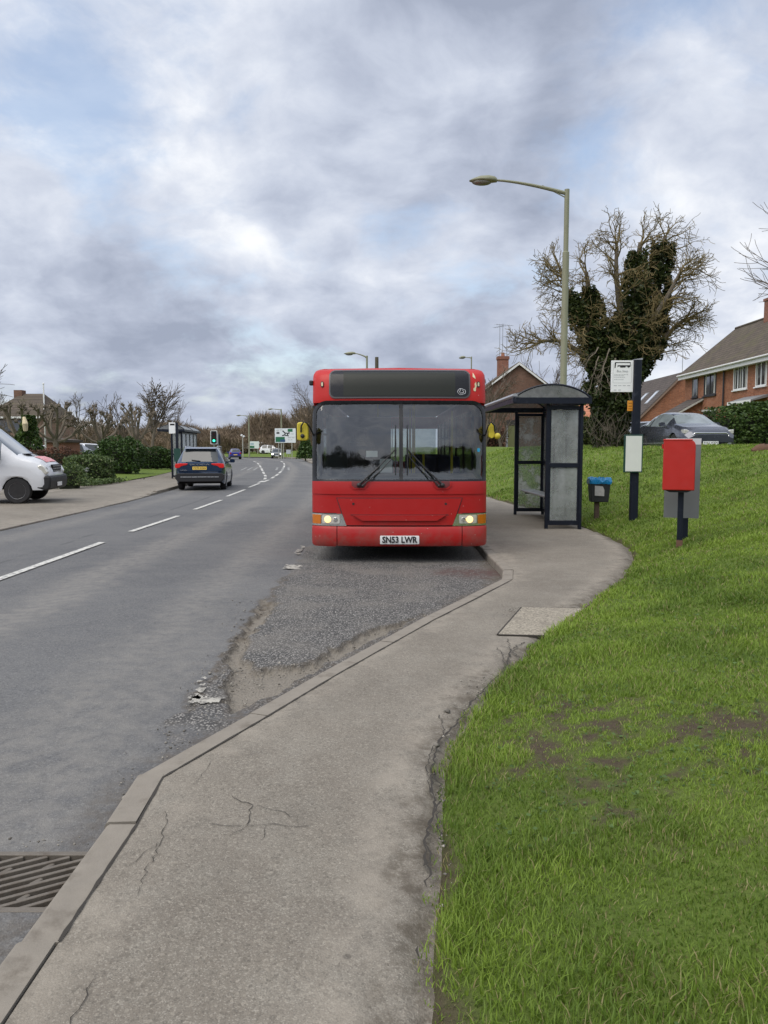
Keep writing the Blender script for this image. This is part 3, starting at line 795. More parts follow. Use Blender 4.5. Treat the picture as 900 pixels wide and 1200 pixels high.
# ---- blades of grass
M_BLADE = leafmat('grass_blade', (.095, .160, .020), (.290, .400, .055), .35, .55, (.30, .26, .12))
def blades():
    rs = np.random.RandomState(11)
    PX, PY, SZ, WD = [], [], [], []
    for (y0, y1, dens, ht) in [(1.0, 2.6, 14500, .026), (2.6, 4.2, 12500, .027), (4.2, 6.5, 7500, .029), (6.5, 10, 3600, .032), (10, 15, 1500, .036), (15, 24, 480, .042), (24, 40, 110, .06)]:
        xm0 = float(min(ex(y0), ex(y1))) - .02; xm1 = .53 * y1 + 3.2
        n = int(dens * (y1 - y0) * (xm1 - xm0))
        x = rs.uniform(xm0, xm1, n); y = rs.uniform(y0, y1, n)
        jag = .05 * (fbm(x * 9, y * 9, 2) - .5) * 2
        ok = (x > ex(y) + jag - .015) & (x < .53 * y + 3.2) & ((x < .53 * y + .8) | (rs.rand(n) < .55))
        b = bareness(x, y)
        ok &= rs.rand(n) > b * .78
        x, y, b = x[ok], y[ok], b[ok]
        cl = fbm(x * 2.3 + 40, y * 2.3, 3)
        h = ht * (.70 + .75 * sstep(.3, .75, cl)) * rs.uniform(.55, 1.45, len(x)) * (1 - .45 * b)
        long = sstep(.28, .06, np.abs(seg_dist(x, y, EF))) * sstep(0, .02, x - ex(y)); h *= 1 + .55 * long
        PX.append(x); PY.append(y); SZ.append(h); WD.append(np.maximum(.0036, .00105 * y) * rs.uniform(.7, 1.3, len(x)))
    x = np.concatenate(PX); y = np.concatenate(PY); h = np.concatenate(SZ); w = np.concatenate(WD); n = len(x)
    z = hgrass(x, y) - .004
    a = rs.uniform(0, 2 * PI, n); lean = rs.uniform(.15, 1.15, n) * h; la = a + rs.normal(0, .5, n)
    dx, dy = np.cos(a) * w / 2, np.sin(a) * w / 2
    lx_, ly_ = -np.sin(la) * lean, np.cos(la) * lean
    V = np.empty((n, 5, 3))
    V[:, 0] = np.stack([x - dx, y - dy, z], -1); V[:, 1] = np.stack([x + dx, y + dy, z], -1)
    V[:, 2] = np.stack([x + dx * .8 + lx_ * .35, y + dy * .8 + ly_ * .35, z + h * .6], -1); V[:, 3] = np.stack([x - dx * .8 + lx_ * .35, y - dy * .8 + ly_ * .35, z + h * .6], -1)
    V[:, 4] = np.stack([x + lx_, y + ly_, z + h * .96], -1)
    i = np.arange(n)[:, None] * 5
    F = np.concatenate([i + np.array([[0, 1, 2]]), i + np.array([[0, 2, 3]]), i + np.array([[3, 2, 4]])], 0)
    patch = fbm(x * 1.4 + 9, y * 1.4, 4)
    patch2 = fbm(x * 5 + 31, y * 5, 3)
    r = np.clip(.10 + .62 * sstep(.3, .7, patch) * rs.uniform(.5, 1, n) + .35 * (patch2 - .35) + rs.normal(0, .13, n), 0, .84)
    dead = rs.rand(n) < .06 + .10 * bareness(x, y) + .10 * sstep(.55, .7, fbm(x * 3 + 5, y * 3 + 77, 3))
    r = np.where(dead, 1, r)
    o = npmesh('grass', V.reshape(-1, 3), F, M_BLADE, fattr={'rnd': np.tile(r, 3)})
    tag(o, 'short winter grass covering the bank beside the pavement', 'grass', kind='stuff')
blades()
# ---- clover and broad weeds in the thin patch
def weeds():
    rs = np.random.RandomState(5)
    n = 5200
    y = rs.uniform(1.6, 9, n) ; x = ex(y) + rs.uniform(.05, 1, n) ** .8 * (.53 * y + .6 - ex(y))
    cl = fbm(x * 2.6 + 3, y * 2.6 + 8, 3); ok = (cl > .52) & (x > ex(y) + .08)
    x, y = x[ok], y[ok]; n = len(x)
    z = hgrass(x, y) + rs.uniform(.006, .028, n)
    s = rs.uniform(.006, .014, n); a = rs.uniform(0, 2 * PI, n)
    V = []; 
    for k in range(4):
        q = a + k * PI / 2; m = s * (1.0 if k % 2 == 0 else .7)
        V.append(np.stack([x + np.cos(q) * m, y + np.sin(q) * m, z + rs.uniform(-.006, .006, n)], -1))
    V = np.stack(V, 1).reshape(-1, 3); F = np.arange(n * 4).reshape(n, 4)
    o = npmesh('weeds', V, F, leafmat('weed_leaf', (.05, .09, .02), (.12, .19, .055), .3), fattr={'rnd': rs.rand(n)})
    tag(o, 'small clover and broad weeds scattered in the thin grass', 'weeds', kind='stuff')
weeds()
# ================================================================== shared materials
M_RED = None
def redpaint(name, col, r):
    k = NT(name)
    n = k.noise(1.3, 5); f = k.noise(7, 6, rough=.7)
    c = k.mix(n, tuple(a * .88 for a in col), tuple(min(1, a * 1.10) for a in col))
    c = k.mix(k.ss(f, .55, .8, 0, .30), c, tuple(a * .62 + .015 for a in col))
    chips = k.vor(11, out='Distance')
    c = k.mix(k.ss(chips, .055, .035), c, (.55, .5, .45))
    zz = k.n('ShaderNodeSeparateXYZ'); k.t.links.new(k.co(), zz.inputs[0])
    road = k.math('MULTIPLY', k.ss(zz.outputs[2], .75, .25), k.ss(k.noise(3.5, 6, rough=.7), .35, .7))
    c = k.mix(k.math('MULTIPLY', road, .55), c, (.16, .10, .08))
    return k.surf(k.pr(col=c, rough=k.ss(f, .3, .8, r - .06, r + .14), spec=.28, coat=.06, coatr=.15, nrm=k.bump(k.noise(2.5, 2), .10, .02)))
M_RED = redpaint('faded_red_paint', (.36, .013, .012), .40)
M_REDTOP = redpaint('red_roof_paint', (.45, .015, .011), .38)
M_BLACK = pmat('black_rubber', (.014, .014, .015), .55, var=.2)
M_GLOSSBLACK = pmat('black_gloss', (.010, .010, .012), .3, var=.1, spec=.3)
M_TYRE = pmat('tyre_rubber', (.022, .021, .021), .85, var=.3, bump=.3)
M_RIM = pmat('grey_wheel', (.26, .26, .26), .45, metal=.4, var=.2)
M_CHROME = pmat('lamp_reflector', (.75, .75, .73), .15, metal=.9, var=.05)
M_AMBER = pmat('amber_lens', (.50, .14, .008), .2, var=.15, coat=.6)
M_HEAD = lampmat('lit_headlamp', (1, .68, .28), .9)
M_CLEARL = pmat('lamp_lens', (.62, .61, .55), .18, metal=.3, var=.3, vs=30, coat=.8)
M_YEL = pmat('yellow_plastic', (.52, .42, .03), .45, var=.12, vs=20, grime=((.35, .28, .05), 12, .55, .8))
M_WPLATE = pmat('white_plate', (.82, .82, .80), .35, var=.03)
M_YPLATE = pmat('yellow_plate', (.80, .55, .10), .4, var=.05)
M_INK = pmat('black_ink', (.012, .012, .013), .5, var=.05)
M_DASH = pmat('dash_plastic', (.06, .066, .066), .6, var=.12)
M_GREYPANEL = pmat('interior_grey', (.10, .11, .115), .6, var=.1)
M_SEAT = pmat('seat_cloth', (.035, .05, .12), .9, var=.4, vs=40)
M_WSCREEN = glassmat('windscreen_glass', (.56, .61, .60), .09, .012, .35, 1.6)
M_SIDEGLASS = glassmat('window_glass', (.68, .72, .71), .07, .015, .05, 1.5)
M_LED = pmat('display_blind', (.016, .018, .013), .5, var=.2, vs=60, spec=.3)
M_UNDER = pmat('underbody', (.012, .011, .010), .9)
M_BARE = pmat('bare_fibreglass', (.62, .55, .36), .7, var=.1)
M_BLUESTICK = pmat('blue_sticker', (.02, .30, .52), .5)

# ================================================================== the bus
BX, BY = G(468.5, 660)[0], 10.55
BX = .215
bus = thing('bus', 'red single-deck bus parked in the bay with headlights lit and a blank destination display', 'bus', (BX, BY, 0))
bus.scale = (1.03, 1, 1)
HW = 1.2
_pz = [(.0, .05), (.22, .045), (.27, .012), (.34, .0), (.48, .004), (.52, .03), (.62, .03), (1.05, .055), (1.13, .06), (1.2, .085), (1.45, .093), (1.65, .108), (1.85, .140), (2.0, .178), (2.1, .212), (2.2, .255), (2.26, .25), (2.35, .262), (2.55, .30), (2.64, .35), (2.70, .44), (2.735, .58), (2.75, .72)]
def fy(x, z):
    u = min(abs(x) / HW, .9999)
    plan = .30 * (1 - (1 - u ** 3.4) ** (1 / 3.4)) + .03 * u * u
    return plan + float(np.interp(z, [p[0] for p in _pz], [p[1] for p in _pz]))
_XS = [-1.185, -1.165, -1.14, -1.11, -1.07, -1.02, -.96, -.88, -.78, -.66, -.52, -.36, -.18, 0, .18, .36, .52, .66, .78, .88, .96, 1.02, 1.07, 1.11, 1.14, 1.165, 1.185]
_ZS = [.26, .30, .34, .48, .52, .7, .85, 1.0, 1.13, 1.2, 1.4, 1.6, 1.8, 2.0, 2.2, 2.26, 2.35, 2.45, 2.55, 2.6, 2.64, 2.67, 2.70, 2.72]
def patch(poly, off, thick, mat, name, parent, inner=None, smooth=True, bevel=0.):
    "panel lying on the curved front: polygon in x,z, proud by off, with its edges turned back by thick"
    bm = bmesh.new()
    if inner is None:
        bm.faces.new([bm.verts.new((x, 0, z)) for x, z in poly])
    else:
        a = [bm.verts.new((x, 0, z)) for x, z in poly]; b = [bm.verts.new((x, 0, z)) for x, z in inner]
        n = len(a)
        for i in range(n): bm.faces.new((a[i], a[(i + 1) % n], b[(i + 1) % n], b[i]))
    for x in _XS:
        bmesh.ops.bisect_plane(bm, geom=bm.verts[:] + bm.edges[:] + bm.faces[:], plane_co=(x, 0, 0), plane_no=(1, 0, 0), dist=1e-5)
    for z in _ZS:
        bmesh.ops.bisect_plane(bm, geom=bm.verts[:] + bm.edges[:] + bm.faces[:], plane_co=(0, 0, z), plane_no=(0, 0, 1), dist=1e-5)
    bmesh.ops.recalc_face_normals(bm, faces=bm.faces)
    if sum(f.normal.y for f in bm.faces) > 0: bmesh.ops.reverse_faces(bm, faces=bm.faces)
    for v in bm.verts: v.co.y = fy(v.co.x, v.co.z) - off
    be = [e for e in bm.edges if e.is_boundary]
    ex_ = bmesh.ops.extrude_edge_only(bm, edges=be)
    for g_ in ex_['geom']:
        if isinstance(g_, bmesh.types.BMVert): g_.co.y += thick
    bmesh.ops.recalc_face_normals(bm, faces=bm.faces)
    me = bpy.data.meshes.new(name); bm.to_mesh(me); bm.free()
    if smooth:
        me.polygons.foreach_set('use_smooth', [True] * len(me.polygons)); me.set_sharp_from_angle(angle=R(50))
    o = link(name, me, mat, parent)
    return o
E_ = 1.192
# dark shell behind the panels
patch([(-E_, .25), (E_, .25), (E_, 1.17), (-E_, 1.17)], -.012, .05, M_BLACK, 'front_frame', bus)
# bumper in three mouldings
bum = patch([(-.836, .245), (.836, .245), (.836, .515), (-.836, .515)], .03, .05, M_RED, 'bumper', bus)
for s in (-1, 1):
    p = rrect(.846, E_, .235, .515, .02, 3, (.02, .05, .02, .01)); p = [(s * a, b) for a, b in p]
    patch(p if s > 0 else p[::-1], .03, .05, M_RED, 'bumper_corner', bus)
# number plate
pl = patch(rrect(-.262, .262, .278, .396, .012), .046, .012, M_WPLATE, 'number_plate', bus)
lettering('SN53 LWR', .118, M_INK, pl, faceM(0, fy(0, .337) - .049, .337), bold=.0035, width=.47)
# main panel, access flap, lamps
patch(rrect(-E_, E_, .70, 1.135, .01, 2), .004, .03, M_RED, 'front_panel', bus)
patch([(-.70, .522), (.70, .522), (.86, .71), (-.86, .71)], .002, .03, M_RED, 'front_panel', bus)
flap = patch([(-.715, .535), (.715, .535), (.84, .905), (-.84, .905)], .018, .02, M_RED, 'access_flap', bus)
patch([(-.727, .526), (.727, .526), (.853, .914), (-.853, .914)], .008, .02, M_BLACK, 'flap_gap', bus)
rib = patch([(-.50, .60), (.50, .60), (.62, .675), (-.62, .675)], .048, .045, M_RED, 'moulded_rib', flap)
patch(rrect(-.66, .66, .672, .684, .004), .020, .01, pmat('groove_shade_red', (.10, .012, .012), .6), 'painted_groove_shade', flap)  # flat dark red strip, paints the shade along the flap's fold
for x in (-.62, .62):
    MB().lathe([(.016, 0), (.018, .004), (.0, .004)], (x, fy(x, .83) - .022, .83), 'y', 10).build('fastener', M_BLACK, flap)
# crease under the screen and wiper housings
patch([(-E_, .962), (E_, .962), (E_, 1.138), (-E_, 1.138)], .016, .03, M_RED, 'screen_sill', bus)
for x in (-.545, .575):
    w = patch([(x - .07, 1.03), (x + .07, 1.03), (x + .125, 1.08), (x + .125, 1.139), (x - .125, 1.139), (x - .125, 1.08)], .026, .02, M_RED, 'wiper_housing', bus)
    patch([(x - .055, 1.05), (x + .055, 1.05), (x + .098, 1.085), (x + .098, 1.141), (x - .098, 1.141), (x - .098, 1.085)], .029, .02, pmat('recess_shade_red', (.13, .014, .014), .5), 'painted_recess', w)  # shade of the hollow painted as a darker red panel on the housing
for s in (-1, 1):
    def mir(p): return [(s * a, b) for a, b in p] if s > 0 else [(s * a, b) for a, b in p][::-1]
    hl = patch(mir([(.712, .523), (E_, .523), (E_, .69), (.775, .69)]), .010, .04, M_CHROME, 'headlight', bus)
    patch(mir(rrect(.805, 1.045, .555, .672, .02)), .018, .03, M_CLEARL, 'lens', hl)
    lx0 = 1.0 if s < 0 else .93
    mb = MB(); cx_ = s * (.965 if s < 0 else .945); mb.lathe([(.050, .0), (.042, -.016), (.0, -.022)], (cx_, fy(cx_, .61) - .014, .61), 'y', 16)
    mb.build('lit_bulb', M_HEAD, hl, smooth=True)
    mb = MB(); cx_ = s * .862; mb.lathe([(.036, .0), (.03, -.010), (.0, -.014)], (cx_, fy(cx_, .61) - .016, .61), 'y', 14); mb.build('reflector', M_CHROME, hl, smooth=True)
    patch(mir(rrect(1.065, E_ - .003, .548, .675, .01)), .020, .03, M_AMBER, 'indicator', hl)
# upper dome with the destination display
patch(rrect(-E_, E_, 2.235, 2.742, .13, 7, (.01, .01, .14, .14)), .0, .10, M_REDTOP, 'front_dome', bus)
ds = patch(rrect(-.945, .955, 2.305, 2.69, .075, 6), .012, .02, M_GLOSSBLACK, 'destination_display', bus)
patch(rrect(-.76, .76, 2.325, 2.665, .01, 2), .014, .01, M_LED, 'blind', ds)
patch(rrect(-.958, .968, 2.292, 2.703, .085, 6), .016, .02, pmat('display_seal', (.06, .055, .055), .4), 'seal', ds, inner=rrect(-.938, .948, 2.312, 2.683, .07, 6))
sc_ = MB(); pts = []
for i in range(34):
    a = i * .42; r = .055 if i < 20 else .028
    x = .845 + r * math.cos(a); z = 2.385 + r * .75 * math.sin(a) + (.006 * math.sin(i * 1.7)); pts.append((x, fy(x, z) - .0155, z))
sc_.tube(pts, .0035, 4); sc_.build('graffiti_scrawl', pmat('silver_marker', (.6, .6, .62), .5), ds)
for x in (-1.055, 1.085):
    m = patch(rrect(x - .02, x + .02, 2.455, 2.535, .018, 4), .014, .03, M_BLACK, 'marker_lamp', bus)
    patch(rrect(x - .011, x + .011, 2.468, 2.522, .01, 4), .022, .01, M_BARE, 'lens', m)
patch([(1.005, 2.60), (1.03, 2.585), (1.045, 2.57), (1.04, 2.61), (1.012, 2.665)], .0045, .004, M_BARE, 'bare_patch', bus)
patch([(1.015, 2.40), (1.045, 2.395), (1.05, 2.44), (1.062, 2.47), (1.05, 2.53), (1.03, 2.50), (1.035, 2.455), (1.012, 2.43)], .0045, .004, M_BARE, 'bare_patch', bus)
MB().box(-1.245, -1.19, .5, .58, 2.49, 2.56).build('camera_pod', M_BLACK, bus, bevel=.015)
# windscreen: black surround, two panes, pillar
def scr_out(): return rrect(-E_, E_, 1.132, 2.262, .14, 6, (.03, .03, .20, .20))
patch(scr_out(), .003, .05, M_GLOSSBLACK, 'windscreen_surround', bus, inner=rrect(-1.135, 1.14, 1.165, 2.21, .10, 6, (.03, .03, .16, .12)))
patch([(-.002, 1.163), (.046, 1.163), (.046, 2.212), (-.002, 2.212)], .012, .05, M_BLACK, 'windscreen_pillar', bus)
for a, b, rs in ((-1.137, -.003, (.03, .0, .0, .16)), (.047, 1.142, (.0, .03, .12, .0))):
    patch(rrect(a, b, 1.164, 2.211, .01, 6, tuple(max(q, .004) for q in rs)), -.006, .002, M_WSCREEN, 'windscreen', bus)
patch(rrect(1.055, 1.095, 1.545, 1.60, .018, 4), -.001, .003, M_BLUESTICK, 'sticker', bus)
# wipers: pantograph arms and upright blades at the centre
for s, px_, tx in ((-1, -.545, -.055), (1, .575, .105)):
    wp = MB()
    def q(x, z, o): return (x, fy(x, z) - o, z)
    wp.tube([q(px_, 1.10, .05), q(px_ + (tx - px_) * .5, 1.32, .05), q(tx, 1.585, .03)], [.014, .011, .008], 6)
    wp.tube([q(px_ - s * .05, 1.085, .05), q(px_ - s * .05 + (tx - px_) * .5, 1.29, .05), q(tx - s * .01, 1.515, .03)], [.008, .007, .006], 6)
    wp.ball(q(px_, 1.09, .045), .032, 6); wp.ball(q(px_ - s * .05, 1.08, .045), .02, 5)
    wo = wp.build('wiper', M_BLACK, bus, smooth=True)
    bl = MB(); bl.tube([q(tx, z, .018) for z in (1.23, 1.4, 1.55, 1.7, 1.92)], [.006, .011, .013, .011, .006], 6); bl.build('blade', M_BLACK, wo)
# mirrors: yellow shells on black arms
for s in (-1, 1):
    mr = MB()
    x0 = s * 1.17
    if s < 0:
        mr.prism(rrect(-1.375, -1.225, 1.70, 1.955, .035, 4), .10, .22, 'y')
    else:
        mr.prism(rrect(1.205, 1.285, 1.735, 1.945, .04, 4), .18, .30, 'y'); mr.ball((1.325, .2, 1.765), .045, 7)
    mo = mr.build('mirror', M_YEL, bus, smooth=True, bevel=.015)
    ar = MB()
    if s < 0:
        ar.tube([(-1.15, .42, 1.70), (-1.195, .2, 1.86), (-1.24, .06, 1.945), (-1.28, .05, 1.955), (-1.315, .07, 1.90), (-1.32, .095, 1.82)], .011, 6); ar.ball((-1.30, .095, 1.765), .03, 6)
    else:
        ar.tube([(1.15, .42, 1.72), (1.175, .25, 1.80), (1.19, .14, 1.90), (1.225, .12, 1.955), (1.275, .14, 1.91), (1.285, .17, 1.83)], .011, 6)
    ar.build('arm', M_BLACK, mo, smooth=True)
# ------------------------------------------------ body
L_ = 9.6; Y0 = .52
def section(y, z0, z1, hw, r=.16):
    pts = rrect(-hw, hw, z0, z1, r, 6, (.02, .02, r, r)); return [(x, y, z) for x, z in pts]
mb = MB()
def sidewall(x, z0, z1, holes=True):
    th = .045
    xa, xb = (x - th, x) if x > 0 else (x, x + th)
    if not holes: return mb.box(xa, xb, Y0 + .02, L_ - .1, z0, z1)
WY = (2.55, 7.35)
for s in (-1, 1):
    xa, xb = sorted((s * 1.145, s * 1.19))
    y = .47; segs = [(.47, WY[0] - .60), (WY[0] + .60, WY[1] - .60), (WY[1] + .60, L_)]
    for a, b in segs: mb.box(xa, xb, a, b, .28, .98)
    for w in WY:
        # arch spandrels
        n = 10; arc = [(w + .60 * math.cos(PI * i / n), .42 + .52 * math.sin(PI * i / n)) for i in range(n + 1)]
        mb.prism([(w + .60, .98)] + arc + [(w - .60, .98)], xa, xb, 'x')
    mb.box(xa, xb, .47, L_, .98, 1.08); mb.box(xa, xb, .55, L_, 2.2, 2.4)
mb.build('side_panel', M_RED, bus)
wn = MB()
ys_ = [.50, 1.78, 3.2, 4.62, 6.04, 7.46, 8.6, L_]
for s in (-1, 1):
    xa, xb = sorted((s * 1.15, s * 1.185))
    for y in ys_: wn.box(xa, xb, y - .05, y + .05, 1.08, 2.2)
    wn.box(xa - .001, xb + .001, .55, L_, 1.81, 1.84)
    for a, b in zip(ys_[:-1], ys_[1:]): MB().box(s * 1.167 - .003, s * 1.167 + .003, a + .05, b - .05, 1.08, 2.2).build('side_window', M_SIDEGLASS, bus)
wn.build('window_frame', M_BLACK, bus)
rf = MB()
outer = [(-1.192, 2.4), (-1.192, 2.60), (-1.175, 2.665), (-1.13, 2.71), (-1.05, 2.735), (0, 2.752), (1.05, 2.735), (1.13, 2.71), (1.175, 2.665), (1.192, 2.60), (1.192, 2.4)]
inner_ = [(x * .955, min(z, 2.69) if abs(x) < 1.1 else z) for x, z in reversed(outer)]
rf.prism(outer + inner_, .66, L_, 'y'); rf.build('roof', M_REDTOP, bus, smooth=True)
rear = MB(); rear.box(-1.145, 1.145, L_ - .06, L_, .28, 1.25); rear.box(-1.145, 1.145, L_ - .06, L_, 2.1, 2.4)
rear.build('rear_panel', M_RED, bus)
MB().box(-1.1, 1.1, L_ - .04, L_ - .03, 1.25, 2.1).build('rear_window', M_SIDEGLASS, bus)
un = MB(); un.box(-1.1, 1.1, .35, L_ - .1, .30, .36); un.box(-.5, .5, 1.2, 8.8, .2, .30); un.box(-.9, .9, 8.0, 9.4, .22, .30); un.build('chassis', M_UNDER, bus)
for w in WY:
    for s in (-1, 1):
        wh = MB(); c = (s * 1.03, w, .47)
        wh.lathe([(.27, -.13), (.44, -.135), (.475, -.09), (.475, .09), (.44, .135), (.27, .13)], c, 'x', 28)
        wo = wh.build('wheel', M_TYRE, bus, smooth=True)
        r_ = MB(); r_.lathe([(.0, .05 * s), (.10, .06 * s), (.12, .02 * s), (.24, .03 * s), (.275, .13 * s), (.275, -.1 * s)], c, 'x', 24); r_.build('rim', M_RIM, wo, smooth=True)
        for k in range(1):
            a = MB(); n = 12
            arc = [(w + .575 * math.cos(PI * i / n), .42 + .50 * math.sin(PI * i / n)) for i in range(n + 1)]
            arc2 = [(w + .56 * math.cos(PI * i / n), .42 + .485 * math.sin(PI * i / n)) for i in range(n, -1, -1)]
            a.prism(arc + arc2, *sorted((s * .8, s * 1.14)), axis='x'); a.build('wheel_arch', M_BLACK, bus)
# ------------------------------------------------ inside
fl = MB(); fl.box(-1.13, 1.13, .5, L_ - .07, .365, .40); fl.build('floor', M_DASH, bus)
db = MB(); db.prism([(.34, 1.13), (.34, 1.20), (.62, 1.235), (.82, 1.20), (.86, .95), (.80, .8), (.5, .8)], -1.08, 1.05, 'x')
dbo = db.build('dashboard', M_DASH, bus, bevel=.02)
for i in range(9):
    x = -.95 + i * .235
    MB().box(x - .04, x + .04, .40, .415, 1.212, 1.218).build('air_vent', M_BLACK, dbo)
sw = MB(); ring = [(-.55 + .23 * math.cos(a), .98 + .19 * math.sin(a), 1.22 + .13 * math.sin(a)) for a in np.linspace(0, 2 * PI, 25)]
sw.tube(ring, .016, 6, cap=False); sw.tube([(-.55, .98, 1.22), (-.55, .75, 1.0)], .03, 6); sw.bar((-.77, .98, 1.22), (-.33, .98, 1.22), .03, .02); sw.build('steering_wheel', M_BLACK, bus, smooth=True)
ds_ = MB(); ds_.box(-.80, -.34, 1.38, 1.85, .85, .98); ds_.box(-.78, -.36, 1.80, 1.92, .98, 1.68); ds_.box(-.68, -.46, 1.82, 1.90, 1.70, 1.92); ds_.build('driver_seat', pmat('driver_cloth', (.03, .03, .035), .9), bus, bevel=.04)
cb = MB(); cb.box(-.10, -.07, 1.1, 2.0, .4, 1.42); cb.box(-1.12, -.10, 2.0, 2.04, .4, 2.1); cb.build('cab_partition', M_GREYPANEL, bus)
MB().box(-.27, -.09, .72, .93, 1.235, 1.44).build('ticket_machine', pmat('ticket_plastic', (.6, .6, .6), .5), bus, bevel=.01)
MB().box(-.46, -.30, .64, .66, 1.47, 1.56).build('notice', pmat('paper_notice', (.75, .76, .75), .8), bus)
MB().box(-.108, .0, .9, .92, 1.4, 1.41).build('tray', M_DASH, bus)
cs = MB(); cs.box(-.085, -.082, 1.1, 2.0, 1.42, 2.0); cs.build('cab_screen', M_SIDEGLASS, bus)
for (x, y, z1) in ((.05, 1.25, 2.6), (.05, 2.05, 2.6), (.27, 2.1, 2.6), (.30, 3.3, 2.6), (-.32, 3.6, 2.6), (.30, 5.0, 2.6), (-.32, 5.2, 2.6), (.85, 1.85, 2.2), (.42, 2.1, 1.5)):
    MB().tube([(x, y, .4), (x, y, z1)], .019, 8).build('grab_pole', pmat('yellow_pole', (.80, .62, .03), .4) if 'yellow_pole' not in bpy.data.materials else bpy.data.materials['yellow_pole'], bus, smooth=True)
seat0 = None
for y in (3.3, 4.1, 4.9, 5.7, 6.5, 7.3, 8.2):
    for x in (-.72, .72):
        if seat0 is None:
            s_ = MB(); s_.box(-.42, .42, -.22, .22, .42, .52); s_.box(-.42, -.01, .20, .28, .5, 1.05); s_.box(.01, .42, .20, .28, .5, 1.05); s_.box(-.05, .05, -.1, .1, 0, .42)
            seat0 = s_.build('seat', M_SEAT, bus, bevel=.03); seat0.location = (x, y, .4)
        else:
            c = seat0.copy(); C.objects.link(c); c.parent = bus; c.location = (x, y, .4)
ce = MB(); ce.box(-1.08, 1.08, .75, L_ - .1, 2.40, 2.43); ce.build('ceiling_panel', pmat('ceiling_white', (.36, .37, .36), .6), bus)
# ================================================================== right-hand street furniture
M_NAVY = pmat('navy_paint', (.007, .010, .019), .45, var=.18, vs=9, spec=.3, grime=((.035, .04, .055), 7, .55, .8))
M_PANEH = glassmat('hazy_pane', (.72, .76, .75), .05, .06, 0, 3, ((.68, .71, .69), .25, .8, 1.1, .46))
M_PANES = glassmat('scratched_pane', (.72, .77, .76), .05, .08, 0, 3, ((.72, .76, .75), .46, .60, 3.2, .72))
M_POLYC = glassmat('roof_sheet', (.48, .50, .50), .06, .15, 0, 3, ((.30, .31, .31), .2, .8, 2.5, .75))
M_ALU = pmat('dull_aluminium', (.42, .43, .44), .4, metal=.6, var=.1)
M_WSIGN = pmat('white_sign', (.78, .79, .77), .5, var=.05, vs=8, grime=((.55, .56, .52), 5, .6, .85))
M_GREYTXT = pmat('faded_print', (.42, .43, .43), .7)
M_GREENF = pmat('green_frame', (.012, .055, .04), .4)

